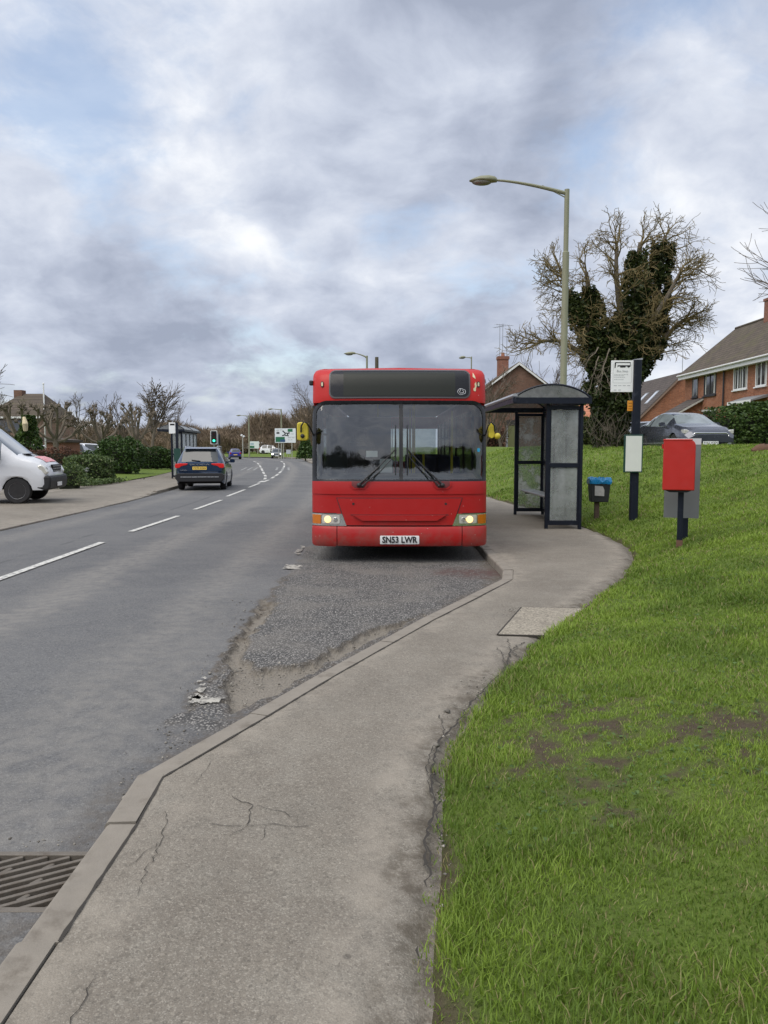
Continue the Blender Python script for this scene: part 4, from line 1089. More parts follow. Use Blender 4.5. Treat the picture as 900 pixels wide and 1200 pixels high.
def bus_shelter(name, label, loc, rz, Ls, W_=.62, roofx=(-.66, .76), bays=3, group=None, mirror=False):
    "open-fronted shelter: two end panels, glazed back, barrel roof; local x=0 is the front, x=W_ the back"
    t = thing(name, label, 'bus shelter', loc, rz, group)
    sx = -1 if mirror else 1
    def X(v): return sx * v
    def bx(mb, a, b, *r): mb.box(*sorted((X(a), X(b))), *r)
    pw = .06
    fr = MB()
    for y in [0, Ls]:
        for x in (0, W_): bx(fr, x - pw / 2, x + pw / 2, y - pw / 2, y + pw / 2, -.02, 2.30)
    for k in range(1, bays):
        y = Ls * k / bays
        bx(fr, W_ - pw / 2, W_ + pw / 2, y - pw / 2, y + pw / 2, -.02, 2.30)
    fr.build('frame', M_NAVY, t, bevel=.006)
    rl = MB(); panes = []
    for y in [0, Ls]:
        for z0, z1 in ((.07, .15), (1.13, 1.21), (2.19, 2.255)): bx(rl, pw / 2 + .001, W_ - pw / 2 - .001, y - .025, y + .025, z0, z1)
        for z0, z1 in ((.15, 1.13), (1.21, 2.19)): panes.append((pw / 2 + .03, W_ - pw / 2 - .03, y - .004, y + .004, z0 + .005, z1 - .005, y))
        for z0, z1 in ((.15, 1.13), (1.21, 2.19)):
            bx(rl, pw / 2 + .001, pw / 2 + .032, y - .016, y + .016, z0 + .001, z1 - .001); bx(rl, W_ - pw / 2 - .032, W_ - pw / 2 - .001, y - .016, y + .016, z0 + .001, z1 - .001)
    for k in range(bays):
        a, b = Ls * k / bays + pw / 2 + .001, Ls * (k + 1) / bays - pw / 2 - .001
        for z0, z1 in ((.07, .15), (1.13, 1.21), (2.19, 2.255)): bx(rl, W_ - .025, W_ + .025, a, b, z0, z1)
        for z0, z1 in ((.15, 1.13), (1.21, 2.19)):
            panes.append((W_ - .004, W_ + .004, a + .01, b - .01, z0 + .005, z1 - .005, None))
    rl.build('rail', M_NAVY, t, bevel=.004)
    for x0, x1, y0, y1, z0, z1, e in panes:
        p = MB(); bx(p, x0, x1, y0, y1, z0, z1); p.build('glass_pane', M_PANES if (e == Ls) else M_PANEH, t)
    # fascia round the roof and the barrel
    a, b = roofx; f = MB(); y0, y1 = -.16, Ls + .5
    bx(f, a, b, y0, y0 + .06, 2.29, 2.40); bx(f, a, b, y1 - .06, y1, 2.29, 2.40); bx(f, a, a + .07, y0 + .061, y1 - .061, 2.30, 2.39); bx(f, b - .07, b, y0 + .061, y1 - .061, 2.30, 2.39)
    bx(f, a - .02, a + .05, y0 - .02, y0 - .001, 2.305, 2.42)
    n = 14
    def arc(r0, h): return [(X(a + .02 + (b - a - .04) * i / n), 2.40 + h * (1 - (2 * i / n - 1) ** 2) ** .85) for i in range(n + 1)]
    for y in (y0 + .03, (y0 + y1) / 2, y1 - .03): f.tube([(x, y, z) for x, z in arc(0, .235)], .02, 6)
    f.build('roof_frame', M_NAVY, t)
    s_ = MB(); pa = arc(0, .225)
    s_.loft([[(x, y, z) for x, z in pa] for y in (y0 + .03, y1 - .03)], closed=False, cap=False)
    s_.build('roof_sheet', M_POLYC, t, smooth=True)
    for yy in (y0 + .02, y1 - .02):
        e = MB(); e.add([(x, yy, z) for x, z in pa] , [tuple(range(len(pa)))]); e.build('roof_end', M_POLYC, t)
    g_ = MB(); g_.tube([(X(a + .02), y0 - .02, 2.43), (X(a + .02), y1, 2.43)], .045, 8); g_.build('gutter', M_ALU, t, smooth=True)
    be = MB(); bx(be, .06, .36, .5, Ls - .3, .545, .585); beo = be.build('seat', M_ALU, t, bevel=.01)
    for y in (.7, Ls - .5):
        bk = MB(); bx(bk, .12, W_ - .04, y - .02, y + .02, .50, .543); bk.build('bracket', M_NAVY, beo)
    return t
sp = G(640, 619, KH)
shelter = bus_shelter('bus_shelter', 'navy framed bus shelter with a curved roof and scratched panes on the right-hand pavement', (3.0, 14.15, KH), .018, 3.05)

# ------------------------------------------------ bus stop pole
x, y, z = on_bank(742, 609)
def at_bank(px, py): return on_bank(px, py)
bs = thing('bus_stop_pole', 'tall navy bus stop pole with white flag and timetable case on the grass', 'bus stop', (x, y, z))
sc = y / 900
def zz(py): return P(742, py, y)[2] - z
def xx(px, py=525): return P(px, py, y)[0] - x
pole = MB(); pole.prism(rrect(-.068, .068, -.06, .06, .02, 3), -.2, zz(422), 'z'); po = pole.build('pole', M_NAVY, bs)
MB().add([(-.072, -.064, zz(422)), (.072, -.064, zz(422)), (.072, .064, zz(422)), (-.072, .064, zz(422)), (-.072, -.064, zz(422) + .01), (.072, -.064, zz(422) + .03), (.072, .064, zz(422) + .03), (-.072, .064, zz(422) + .01)], [(0, 1, 2, 3), (4, 5, 6, 7), (0, 1, 5, 4), (1, 2, 6, 5), (2, 3, 7, 6), (3, 0, 4, 7)]).build('cap', M_ALU, po)
fx0, fx1, fz0, fz1 = xx(716, 440), -.07, zz(459.5), zz(422.5)
flag = MB(); flag.box(fx0, fx1, -.012, .012, fz0, fz1)
fl_ = flag.build('flag', M_WSIGN, bs, bevel=.004)
fw = fx1 - fx0; fh = fz1 - fz0; fcx = (fx0 + fx1) / 2
ic = MB()
u = fw * .36
by = fz1 - fh * .155
y_ = -.0145
def pl(pts): ic.prism([(fcx + a * u, by + b * u) for a, b in pts], y_, -.0125, 'y')
# side view of a bus: roof line, window band left white, dark skirt, wheel gaps
pl([(-.98, .30), (1.0, .30), (1.0, .40), (-.90, .40)]); pl([(-1.0, -.32), (-.88, -.32), (-.80, .30), (-.98, .30)]); pl([(.93, -.05), (1.0, -.05), (1.0, .30), (.93, .30)])
pl([(-.62, .02), (1.0, .02), (1.0, -.12), (.86, -.26), (.66, -.26), (.58, -.12), (.42, -.12), (.34, -.26), (-.26, -.26), (-.34, -.12), (-.52, -.12), (-.60, -.26), (-.62, -.26)])
ic.build('bus_symbol', M_INK, fl_)
M_TXTG = M_GREYTXT
lettering('Bus Stop', .055, M_GREYTXT, fl_, faceM(fcx, -.0145, fz1 - fh * .335), width=fw * .5)
tx = MB(); rg = random.Random(9)
for r_, (a, b) in enumerate([(.445, .8), (.48, .6), (.53, .7), (.60, .55)]):
    xq = fx0 + fw * .14
    while xq < fx0 + fw * (.14 + .72 * b):
        w_ = rg.uniform(.012, .03); tx.box(xq, xq + w_, -.0145, -.0125, fz1 - fh * a - .005, fz1 - fh * a + .004); xq += w_ + .008
tx.box(fx0 + fw * .1, fx1 - fw * .1, -.0142, -.0125, fz1 - fh * .712, fz1 - fh * .705)
tx.box(fx0 + fw * .08, fx0 + fw * .09, -.0142, -.0125, fz1 - fh * .70, fz1 - fh * .1); tx.box(fx1 - fw * .09, fx1 - fw * .08, -.0142, -.0125, fz1 - fh * .70, fz1 - fh * .1)
for k in range(4): tx.box(fx0 + fw * (.13 + k * .2), fx0 + fw * (.27 + k * .2), -.0142, -.0125, fz1 - fh * .805, fz1 - fh * .785)
for k in range(2): tx.box(fx0 + fw * (.13 + k * .2), fx0 + fw * (.25 + k * .2), -.0142, -.0125, fz1 - fh * .945, fz1 - fh * .925)
tx.build('print', M_GREYTXT, fl_)
ot = MB(); ot.box(xx(734), -.069, -.01, .01, zz(481.5), zz(469.5)); oto = ot.build('orange_tag', pmat('orange_plastic', (.66, .27, .02), .5, var=.15, vs=30), bs)
oi = MB()
for q_ in (472, 475.5, 478.5): oi.box(xx(734) + .015, -.082, -.0125, -.0105, zz(q_ + 1), zz(q_))
oi.build('print', pmat('brown_print', (.32, .12, .01), .6), oto)
tc = MB(); a, b, c, d = xx(729.5), xx(751), zz(553.5), zz(509.5)
tc.box(a, b, -.115, -.062, c, d); tco = tc.build('timetable_case', M_GREENF, bs, bevel=.006)
MB().box(a + .022, b - .022, -.119, -.116, c + .022, d - .022).build('paper', pmat('faded_timetable', (.68, .70, .64), .4, var=.07, vs=6, coat=.5), tco)

# ------------------------------------------------ litter bin on a post
x, y, z = on_bank(699, 608)
lb = thing('litter_bin', 'dark litter bin on a rusty post with a blue liner folded over its rim', 'litter bin', (x, y, z), -.06)
def zz(py): return P(699, py, y)[2] - z
def xx(px, py=525): return P(px, py, y)[0] - x
MB().box(-.045, .045, -.04, .04, -.15, zz(586)).build('post', pmat('rusty_post', (.10, .065, .045), .85, var=.4, vs=14, bump=.5), lb, bevel=.006)
bt, bb_ = zz(566), zz(588)
rings = [[(sx_ * w, sy_ * d, h) for sx_, sy_ in ((-1, -1), (1, -1), (1, 1), (-1, 1))] for w, d, h in ((.165, .12, bb_), (.195, .145, bt), (.195, .145, bt + .06))]
rings = [[(px_ + .035, py_, h) for px_, py_, h in r] for r in rings]
bn = MB(); bn.loft(rings); bno = bn.build('body', pmat('black_plastic', (.025, .025, .027), .55, var=.25, vs=12), lb, bevel=.012)
st = MB(); st.prism([(-.075, bt - .24), (.105, bt - .25), (.108, bt - .13), (.075, bt - .06), (-.078, bt - .045)], -.152, -.142, 'y'); st.build('notice', pmat('worn_notice', (.42, .40, .38), .7, var=.3, vs=20), bno)
li = MB(); rs = random.Random(3); n = 44; rr = []
for h, o, zv in ((bt - .012, .012, 0), (bt + .03, .02, .01), (bt + .07, .018, .012), (bt + .10, .005, .02), (bt + .095, -.03, .02), (bt + .0, -.04, .01)):
    ring = []
    for k in range(n):
        a = 2 * PI * k / n; ca, sa = math.cos(a), math.sin(a); m = max(abs(ca), abs(sa)) ** .9
        j = rs.uniform(-.010, .010)
        ring.append((.035 + ca / m * (.20 + o + j), sa / m * (.15 + o + j), h + rs.uniform(-1, 1) * (zv + .006)))
    rr.append(ring)
li.loft(rr, cap=False); li.build('liner', pmat('blue_liner', (.012, .21, .46), .28, var=.3, vs=18, coat=.4), lb, smooth=True, ang=25)

# ------------------------------------------------ post box and the back of a sign behind it
x, y, z = on_bank(796, 642)
pb = thing('post_box', 'small red post box with a rounded top corner on a dark post', 'post box', (x, y, z), -.36)
def zz(py): return P(796, py, y)[2] - z
def xx(px, py=525): return P(px, py, y)[0] - x
a, b, c, d = xx(779), xx(814), zz(574), zz(515)
M_PBRED = pmat('post_box_red', (.41, .016, .011), .42, var=.14, vs=5, spots=((.30, .05, .04), 38, .05), bump=.06, bs=20, grime=((.36, .035, .03), 9, .6, .85))
bx_ = MB(); bx_.prism(rrect(a, b, c, d, .01, 6, (.012, .012, .085, .02)), -.16, .14, 'y'); bo = bx_.build('box', M_PBRED, pb, smooth=True, bevel=.012, seg=3, ang=50)
ld = MB(); ld.box(a - .006, b - .04, -.165, .145, d - .018, d + .004); ld.build('lid', M_PBRED, pb, bevel=.008)
hn = MB(); hn.box(a - .02, a - .001, -.12, -.04, d - .12, d - .06); hn.build('hinge', M_PBRED, bo, bevel=.005)
ba = MB(); ba.prism([(a + .03, c - .001), (b - .03, c - .001), (b - .09, c - .028), (a + .09, c - .028)], -.12, .11, 'y'); ba.build('base', M_BLACK, pb)
pp = MB(); hw = .036
pp.prism(rrect(-hw, hw, -.035, .035, .008, 2), .10, c - .02, 'z'); pp.box(-.012, .012, -.039, -.0355, .1, c - .03); pp.build('post', M_NAVY, pb)
ft = MB(); ft.prism(rrect(-hw - .004, hw + .004, -.04, .04, .008, 2), -.15, .105, 'z'); ft.build('rusty_foot', pmat('rusty_foot', (.13, .07, .045), .9, var=.4, vs=25, bump=.4), pb)

x, y, z = on_bank(804, 632)
y += .05
sb = thing('sign_board', 'plain grey back of a sign board on a dark post behind the red post box', 'sign', (x, y, z - .02), -.36)
def zz(py): return P(804, py, y)[2] - z
def xx(px, py=525): return P(px, py, y)[0] - x
a, b, c, d = xx(781.5), xx(820.5), zz(605.5), zz(512)
MB().box(a, b, .02, .026, c, d - .085).build('board', pmat('grey_sheet', (.16, .165, .165), .5, metal=.2, var=.12, vs=5), sb)
MB().box(a - .001, b + .001, .016, .030, d - .085, d).build('pale_strip', pmat('pale_strip', (.50, .49, .50), .5, var=.08), sb)
MB().prism(rrect(-.04, .04, .032, .10, .01, 2), -.2, d - .06, 'z').build('post', M_NAVY, sb)

# ------------------------------------------------ street lamp
M_LAMPGREEN = pmat('grey_green_paint', (.21, .215, .135), .5, var=.12, vs=3, grime=((.15, .15, .09), 4, .55, .8))
def street_lamp(label, x, y, z, H, arm, head=.66, rz=0, group='street lamps along the road', rad=(.085, .05), detail=True, rise=.32):
    t = thing('street_lamp', label, 'street lamp', (x, y, z), rz, group)
    c = MB(); c.lathe([(rad[0] * 1.25, -.3), (rad[0] * 1.25, 1.1), (rad[0], 1.16), (rad[0], H * .8), (rad[1] * 1.25, H * .8 + .02), (rad[1] * 1.25, H), (.01, H + .015)], (0, 0, 0), 'z', 14); c.build('column', M_LAMPGREEN, t, smooth=True)
    a = MB(); n = 10
    a.tube([(-arm * i / n, 0, H - .10 + rise * (1 - (1 - i / n) ** 1.45)) for i in range(n + 1)], list(np.linspace(rad[1], rad[1] * .55, n + 1)), 8); a.bar((-.02, 0, H - .2), (-arm * .35, 0, H - .02 + rise * .35), .03, .02); a.build('arm', M_LAMPGREEN, t, smooth=True)
    hz = H - .10 + rise; hx = -arm
    h = MB(); rings = []
    for u, w, up, dn in ((0, .05, .05, -.05), (.08, .10, .09, -.05), (.3, .145, .115, -.06), (.6, .15, .10, -.06), (.85, .10, .045, -.055), (1, .02, -.01, -.035)):
        xh = hx + .02 - head * u; rings.append([(xh, w * math.cos(q), hz + (up if math.sin(q) > 0 else -dn) * math.sin(q)) for q in np.linspace(0, 2 * PI, 16, endpoint=False)])
    h.loft(rings); ho = h.build('lamp_head', M_LAMPGREEN, t, smooth=True)
    d = MB(); d.ball((hx - head * .52, 0, hz - .05), .14, 8, (1.75, .85, .55)); d.build('diffuser', pmat('lamp_bowl', (.16, .15, .12), .3, coat=.4) if 'lamp_bowl' not in bpy.data.materials else bpy.data.materials['lamp_bowl'], ho, smooth=True)
    return t
def to_top(px, py, Y): return P(px, py, Y)
LY = 19.6; tp = P(664.5, 222, LY)
zb = float(hgrass(np.array(tp[0]), np.array(LY)))
street_lamp('tall grey-green street lamp rising behind the bus shelter with its arm out to the left', tp[0], LY, zb, tp[2] - zb, 1.76, .68)
# ================================================================== plants and trees
M_BARK = pmat('bark', (.115, .095, .070), .95, var=.35, vs=8, bump=.8, bs=30)
M_TWIG = pmat('twig', (.105, .082, .060), .95, var=.35, vs=2)
M_LICHEN = pmat('lichen_twig', (.165, .125, .052), .95, var=.4, vs=1.5)
M_PALEBARK = pmat('pale_bark', (.155, .128, .095), .95, var=.35, vs=5, bump=.8, bs=20)
M_IVY = leafmat('ivy_leaf', (.014, .026, .008), (.085, .105, .030), .15, .45)
M_LAUREL = leafmat('laurel_leaf', (.018, .042, .010), (.085, .145, .032), .15, .45)
M_VARIEG = leafmat('variegated_leaf', (.030, .060, .016), (.14, .19, .055), .15, .5, (.52, .52, .32))
M_PRIVET = leafmat('privet_leaf', (.022, .048, .010), (.095, .150, .032), .2, .5)
M_REDHEDGE = leafmat('beech_leaf', (.055, .028, .018), (.15, .075, .045), .15, .7)
M_OLIVE = leafmat('olive_leaf', (.035, .050, .014), (.13, .15, .045), .2, .6)
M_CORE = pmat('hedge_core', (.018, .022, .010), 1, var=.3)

def leaf_mesh(Cn, size, rs, up=.0, asp=.62):
    "rhombic leaves round the given centres"
    n = len(Cn)
    a = rs.normal(size=(n, 3)); a[:, 2] *= .6; a /= np.linalg.norm(a, axis=1)[:, None]
    b = rs.normal(size=(n, 3)); b -= (b * a).sum(1)[:, None] * a; b /= np.linalg.norm(b, axis=1)[:, None]
    s = (size if hasattr(size, '__len__') else np.full(n, size)) * rs.uniform(.6, 1.35, n)
    s = s[:, None]
    V = np.stack([Cn - a * s * .5, Cn + b * s * asp * .5, Cn + a * s * .5, Cn - b * s * asp * .5], 1)
    return V.reshape(-1, 3), np.arange(4 * n).reshape(n, 4)
def leaves(name, Cn, size, mat, parent, seed=0, rnd=None, asp=.62):
    rs = np.random.RandomState(seed); V, F = leaf_mesh(np.asarray(Cn), size, rs, asp=asp)
    r = rs.beta(1.6, 2.2, len(F)) if rnd is None else rnd
    return npmesh(name, V, F, mat, parent, fattr={'rnd': r})
def blob_points(rs, n, box, pw=2.6, lump=.12, depth=.14, seed=0, base=.0):
    "points near the surface of a lumpy rounded box (x0,x1,y0,y1,z0,z1)"
    x0, x1, y0, y1, z0, z1 = box
    c = np.array([(x0 + x1) / 2, (y0 + y1) / 2, (z0 + z1) / 2]); h = np.array([(x1 - x0) / 2, (y1 - y0) / 2, (z1 - z0) / 2])
    # area-even directions: sample faces of the box, then round
    ar = np.array([h[1] * h[2], h[1] * h[2], h[0] * h[2], h[0] * h[2], h[0] * h[1], h[0] * h[1] * .1]); k = rs.choice(6, n, p=ar / ar.sum())
    p = rs.uniform(-1, 1, (n, 3))
    for f in range(6):
        m = k == f; p[m, f // 2] = (1, -1, 1, -1, 1, -1)[f]
    nr = (np.abs(p) ** pw).sum(1) ** (1 / pw)
    p = p / nr[:, None] ** .85
    q = p * h
    lm = lump * (vnoise(q[:, 0] * 1.7 + q[:, 2] * 1.3 + seed, q[:, 1] * 1.7 + q[:, 2] * .9 + seed) - .5) * 2 + .5 * lump * (vnoise(q[:, 0] * 5 + q[:, 2] * 3, q[:, 1] * 5 - q[:, 2] * 4 + seed) - .5) * 2
    d = rs.exponential(depth * .5, n)
    s = 1 + (lm - d) / h.min()
    s = np.maximum(s, .45)
    return c + q * s[:, None]
def hedge(name, label, cat, box, n, size, mat, loc=(0, 0, 0), rz=0, group=None, pw=3.2, lump=.12, seed=1, stem=False, depth=.15):
    t = thing(name, label, cat, loc, rz, group)
    rs = np.random.RandomState(seed)
    leaves('foliage', blob_points(rs, n, box, pw, lump, depth, seed), size, mat, t, seed)
    x0, x1, y0, y1, z0, z1 = box; m = .16 * min(x1 - x0, y1 - y0, z1 - z0) + lump * .5
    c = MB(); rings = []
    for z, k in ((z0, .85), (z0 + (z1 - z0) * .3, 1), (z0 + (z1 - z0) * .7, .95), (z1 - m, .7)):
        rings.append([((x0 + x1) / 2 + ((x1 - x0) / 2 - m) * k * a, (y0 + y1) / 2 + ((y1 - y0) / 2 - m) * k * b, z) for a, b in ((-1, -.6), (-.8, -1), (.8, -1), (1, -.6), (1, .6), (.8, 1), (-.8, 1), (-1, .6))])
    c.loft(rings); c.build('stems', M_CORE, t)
    return t

class Tree:
    "branching skeleton; polylines are kept by order so that limbs and twigs can go to separate parts"
    def __init__(s, seed): s.r = random.Random(seed); s.pl = []
    def grow(s, p, d, L, r, lev, kids, nseg=5, wig=.16, up=.06, taper=.45, spread=(.45, .9), ratio=(.5, .75), start=.25, rmin=.006):
        r_ = s.r; p = Vector(p); d = Vector(d).normalized(); pts = [p.copy()]; rad = [r]; dirs = [d.copy()]
        for i in range(nseg):
            d = (d + Vector((r_.gauss(0, wig), r_.gauss(0, wig), r_.gauss(0, wig) + up))).normalized()
            p = p + d * (L / nseg); pts.append(p.copy()); dirs.append(d.copy()); rad.append(max(rmin, r * (1 - (1 - taper) * (i + 1) / nseg)))
        s.pl.append((lev, pts, rad))
        if lev >= len(kids): return
        for k in range(kids[lev]):
            u = start + (1 - start) * (k + r_.random()) / kids[lev]
            i = min(int(u * nseg), nseg - 1); f = u * nseg - i
            q = pts[i].lerp(pts[i + 1], f); dd = dirs[i]
            ax = dd.cross(Vector((r_.gauss(0, 1), r_.gauss(0, 1), r_.gauss(0, 1)))).normalized()
            nd = Matrix.Rotation(r_.uniform(*spread), 3, ax) @ dd
            rr = max(rmin, min(rad[i] * .62, r * r_.uniform(.38, .58)))
            s.grow(q, nd, L * r_.uniform(*ratio) * (1.1 - .35 * u), rr, lev + 1, kids, max(3, nseg - 1), wig * 1.15, up, taper * .8, spread, ratio, .15, rmin)
    def mesh(s, levs, sides):
        mb = MB()
        for lev, pts, rad in s.pl:
            if lev in levs: mb.tube(pts, rad, sides if lev < 2 else 3, cap=False)
        return mb
def bare_tree(label, loc, H, seed, kids=(7, 6, 5), trunk=.28, mat=None, tw=None, lean=(0, 0), group=None, spread=(.35, .8), r0=.16, rmin=.008, wig=.13, up=.05, name='bare_tree', L=None, ratio=(.5, .72)):
    t = thing(name, label, 'tree', loc, 0, group)
    T = Tree(seed)
    T.grow((0, 0, -.2), (lean[0], lean[1], 1), (L or H * .62), r0, 0, kids, 7, wig * .5, .02, .4, spread, ratio, trunk, rmin)
    T.mesh((0,), 8).build('trunk', mat or M_BARK, t, smooth=True)
    T.mesh((1, 2, 3, 4), 5).build('crown', tw or M_TWIG, t, smooth=True)
    return t
def pollard(label, loc, H, seed, group, wd=1.0):
    t = thing('pollard_tree', label, 'tree', loc, 0, group); r_ = random.Random(seed)
    tr = MB(); th = H * .36
    tr.tube([(0, 0, -.2), (.03, 0, th * .5), (0, .02, th), (0, 0, th * 1.15)], [.24, .17, .18, .16], 8)
    tr.build('trunk', M_PALEBARK, t, smooth=True)
    cr = MB()
    def knob(p, s):
        for _ in range(4): cr.ball(p + Vector((r_.gauss(0, s * .5), r_.gauss(0, s * .5), r_.gauss(0, s * .4))), s * r_.uniform(.55, .95), 3)
        for _ in range(9):
            d = Vector((r_.gauss(0, .6), r_.gauss(0, .6), r_.uniform(.2, 1.2))).normalized() * s * r_.uniform(1.5, 3.2); cr.tube([p, p + d * .6, p + d + Vector((0, 0, .05))], [.02, .012, .006], 3, cap=False)
    n = 7
    for i in range(n):
        a = 2 * PI * i / n + r_.uniform(-.3, .3); el = r_.uniform(.45, 1.25)
        d = Vector((math.cos(a) * math.cos(el) * wd, math.sin(a) * math.cos(el) * wd, math.sin(el)))
        L = H * r_.uniform(.38, .50); p0 = Vector((0, 0, th * r_.uniform(.92, 1.1)))
        p1 = p0 + d * L * .5 + Vector((0, 0, .02)); p2 = p1 + (d + Vector((r_.gauss(0, .15), r_.gauss(0, .15), .45))).normalized() * L * .5
        cr.tube([p0, p0.lerp(p1, .5) + Vector((r_.gauss(0, .06), r_.gauss(0, .06), -.05)), p1, p2], [.10, .085, .07, .06], 6); knob(p2, .145)
        for _ in range(r_.choice((2, 3, 3))):
            q = p1.lerp(p2, r_.uniform(-.3, .7)); dd = (d + Vector((r_.gauss(0, .55), r_.gauss(0, .55), r_.uniform(0, .8)))).normalized()
            e = q + dd * H * r_.uniform(.12, .22); cr.tube([q, q.lerp(e, .5) + Vector((0, 0, .06)), e], [.055, .045, .04], 5); knob(e, .105)
    cr.build('crown', M_PALEBARK, t, smooth=True)
    return t

# ---------------------------------------------------------------- the ivy tree on the bank
TX, TY = P(713, 520, 32)[0], 32.0
TZ = float(hgrass(np.array(TX), np.array(TY)))
it = thing('ivy_tree', 'big old bare tree smothered in dark ivy on the grass bank behind the bus stop', 'tree', (TX, TY, TZ - .1))
def ivy_tree():
    rs = np.random.RandomState(4); r_ = random.Random(21)
    limbs = {  # points, start radius, ivy radius at start, end, fraction covered
        'trunk': ([(0, 0, -.3), (.05, 0, 1.2), (.15, .0, 2.4), (.30, 0, 3.6)], .55, (.52, 1.28), 1.0),
        'A': ([(.1, 0, 3.0), (-.35, .2, 4.6), (-.75, .3, 6.0), (-1.0, .3, 7.3)], .26, (.9, .34), .80),
        'B': ([(.3, 0, 3.2), (.75, -.2, 5.2), (.95, -.1, 7.0), (1.1, 0, 8.4)], .30, (.95, .40), .86),
        'C': ([(.4, 0, 3.2), (1.55, .2, 4.9), (1.95, .3, 6.6), (2.2, .3, 8.7)], .30, (.92, .38), .93),
        'D': ([(.5, 0, 3.0), (1.6, -.3, 4.0), (2.3, -.4, 4.8), (2.9, -.5, 5.3)], .17, (.8, .2), .5),
        'E': ([(-.1, 0, 2.9), (-1.3, -.4, 3.9), (-2.3, -.5, 4.4), (-3.2, -.5, 4.3)], .14, (.75, .15), .30),
        'F': ([(0, 0, 3.1), (-1.0, -.1, 4.9), (-1.8, -.2, 6.3), (-2.2, -.2, 7.4)], .20, (.85, .28), .66),
        'G': ([(.3, 0, 3.4), (.2, -.6, 5.2), (-.1, -.9, 6.8), (-.1, -.8, 8.2)], .18, (.7, .18), .38),
        'H': ([(.4, 0, 3.4), (1.2, -.7, 4.8), (2.0, -.9, 6.2), (2.5, -.9, 7.2)], .17, (.7, .18), .40)}
    tr = MB(); T = Tree(5); pts_ = []; rads = []
    for nm, (pts, r, (i0, i1), cov) in limbs.items():
        P_ = [Vector(p) for p in pts]; n = 9
        def at(u):
            s = u * (len(P_) - 1); i = min(int(s), len(P_) - 2); f = s - i
            p0 = P_[max(i - 1, 0)]; p1 = P_[i]; p2 = P_[i + 1]; p3 = P_[min(i + 2, len(P_) - 1)]
            return .5 * ((2 * p1) + (p2 - p0) * f + (2 * p0 - 5 * p1 + 4 * p2 - p3) * f * f + (3 * p1 - p0 - 3 * p2 + p3) * f ** 3)
        tr.tube([at(i / n) for i in range(n + 1)], [r * (1 - .72 * i / n) if nm != 'trunk' else r * (1 - .2 * i / n) for i in range(n + 1)], 8)
        nl = int(9500 * (cov * (i0 + i1) / 2 * (P_[-1] - P_[0]).length) / 3.0)
        u = rs.rand(nl) ** .9 * cov; a = rs.uniform(0, 2 * PI, nl)
        q = np.array([at(float(x)) for x in u])
        w = (i0 + (i1 - i0) * (u / cov)) if nm != 'trunk' else (i0 + (i1 - i0) * u ** 1.3)
        lump = .38 + 1.15 * fbm(q[:, 2] * 1.9 + 7 * len(nm) + ord(nm[0]), a * 1.3 + q[:, 2] * .6, 4)
        rr = w * lump * (1 - np.minimum(rs.exponential(.13, nl), .8))
        hole = fbm(q[:, 2] * 2.6 + ord(nm[0]), a * 2.0 + q[:, 2], 3) > (.36 if nm == 'trunk' else .44)
        pts_.append((q + np.stack([np.cos(a) * rr, np.sin(a) * rr * .9, rs.normal(0, .12, nl) - .1 * rr], -1))[hole])
        if nm == 'trunk': continue
        # side branches, mostly outwards and a bit drooping, with fine twigs
        nb = {'A': 14, 'B': 15, 'C': 20, 'D': 20, 'E': 16, 'F': 21, 'G': 20, 'H': 22}[nm]
        for k in range(nb):
            uu = .18 + .82 * (k + r_.random()) / nb; p = at(uu)
            out = Vector((p.x - .4, p.y * 1.3, 0)); out = out.normalized() if out.length > .1 else Vector((r_.gauss(0, 1), r_.gauss(0, 1), 0)).normalized()
            dl = (at(min(1, uu + .05)) - at(max(0, uu - .05))).normalized()
            d = (out * r_.uniform(.2, 1.0) + dl * r_.uniform(.2, .9) + Vector((r_.gauss(0, .5), r_.gauss(0, .5), r_.gauss(0, .3)))).normalized()
            T.grow(p, d, r_.uniform(.75, 1.45), r_.uniform(.03, .048), 1, (0, 6, 5), 6, .20, .0, .3, (.35, 1.0), (.45, .75), .2, .009)
        T.grow(at(.97), (at(1) - at(.9)), .95, .045, 1, (0, 7, 5), 6, .2, .05, .3, (.3, .9), (.45, .75), .1, .009)
    tr.build('trunk', M_BARK, it, smooth=True)
    T.mesh((1, 2, 3), 5).build('crown', M_LICHEN, it, smooth=True)
    Cn = np.concatenate(pts_)
    leaves('ivy', Cn, .15, M_IVY, it, 3, asp=.8)
    # bare stems and dead stalks hanging at the foot and front
    st = MB(); 
    for _ in range(50):
        a = r_.uniform(PI, 2 * PI); z0 = r_.uniform(.0, 1.2); rr = .55 + .15 * z0
        p = Vector((rr * math.cos(a) * 1.3, rr * math.sin(a), z0)); st.tube([p, p + Vector((r_.gauss(0, .2), -.08, .4)), p + Vector((r_.gauss(0, .35), -.05, .9))], [.012, .010, .006], 3, cap=False)
    st.build('dead_stems', M_PALEBARK, it)
    hb = Tree(77)
    for k in range(4): hb.grow((-.7 + r_.uniform(-.3, .5), -1.45, 4.0 + r_.uniform(-.4, .3)), (r_.gauss(-.25, .25), -.2, -1), 1.6, .03, 1, (0, 5, 3), 6, .2, -.05, .3, (.3, .8), (.4, .7), .1, .008)
    hb.mesh((1, 2, 3), 4).build('broken_branches', M_PALEBARK, it)
ivy_tree()

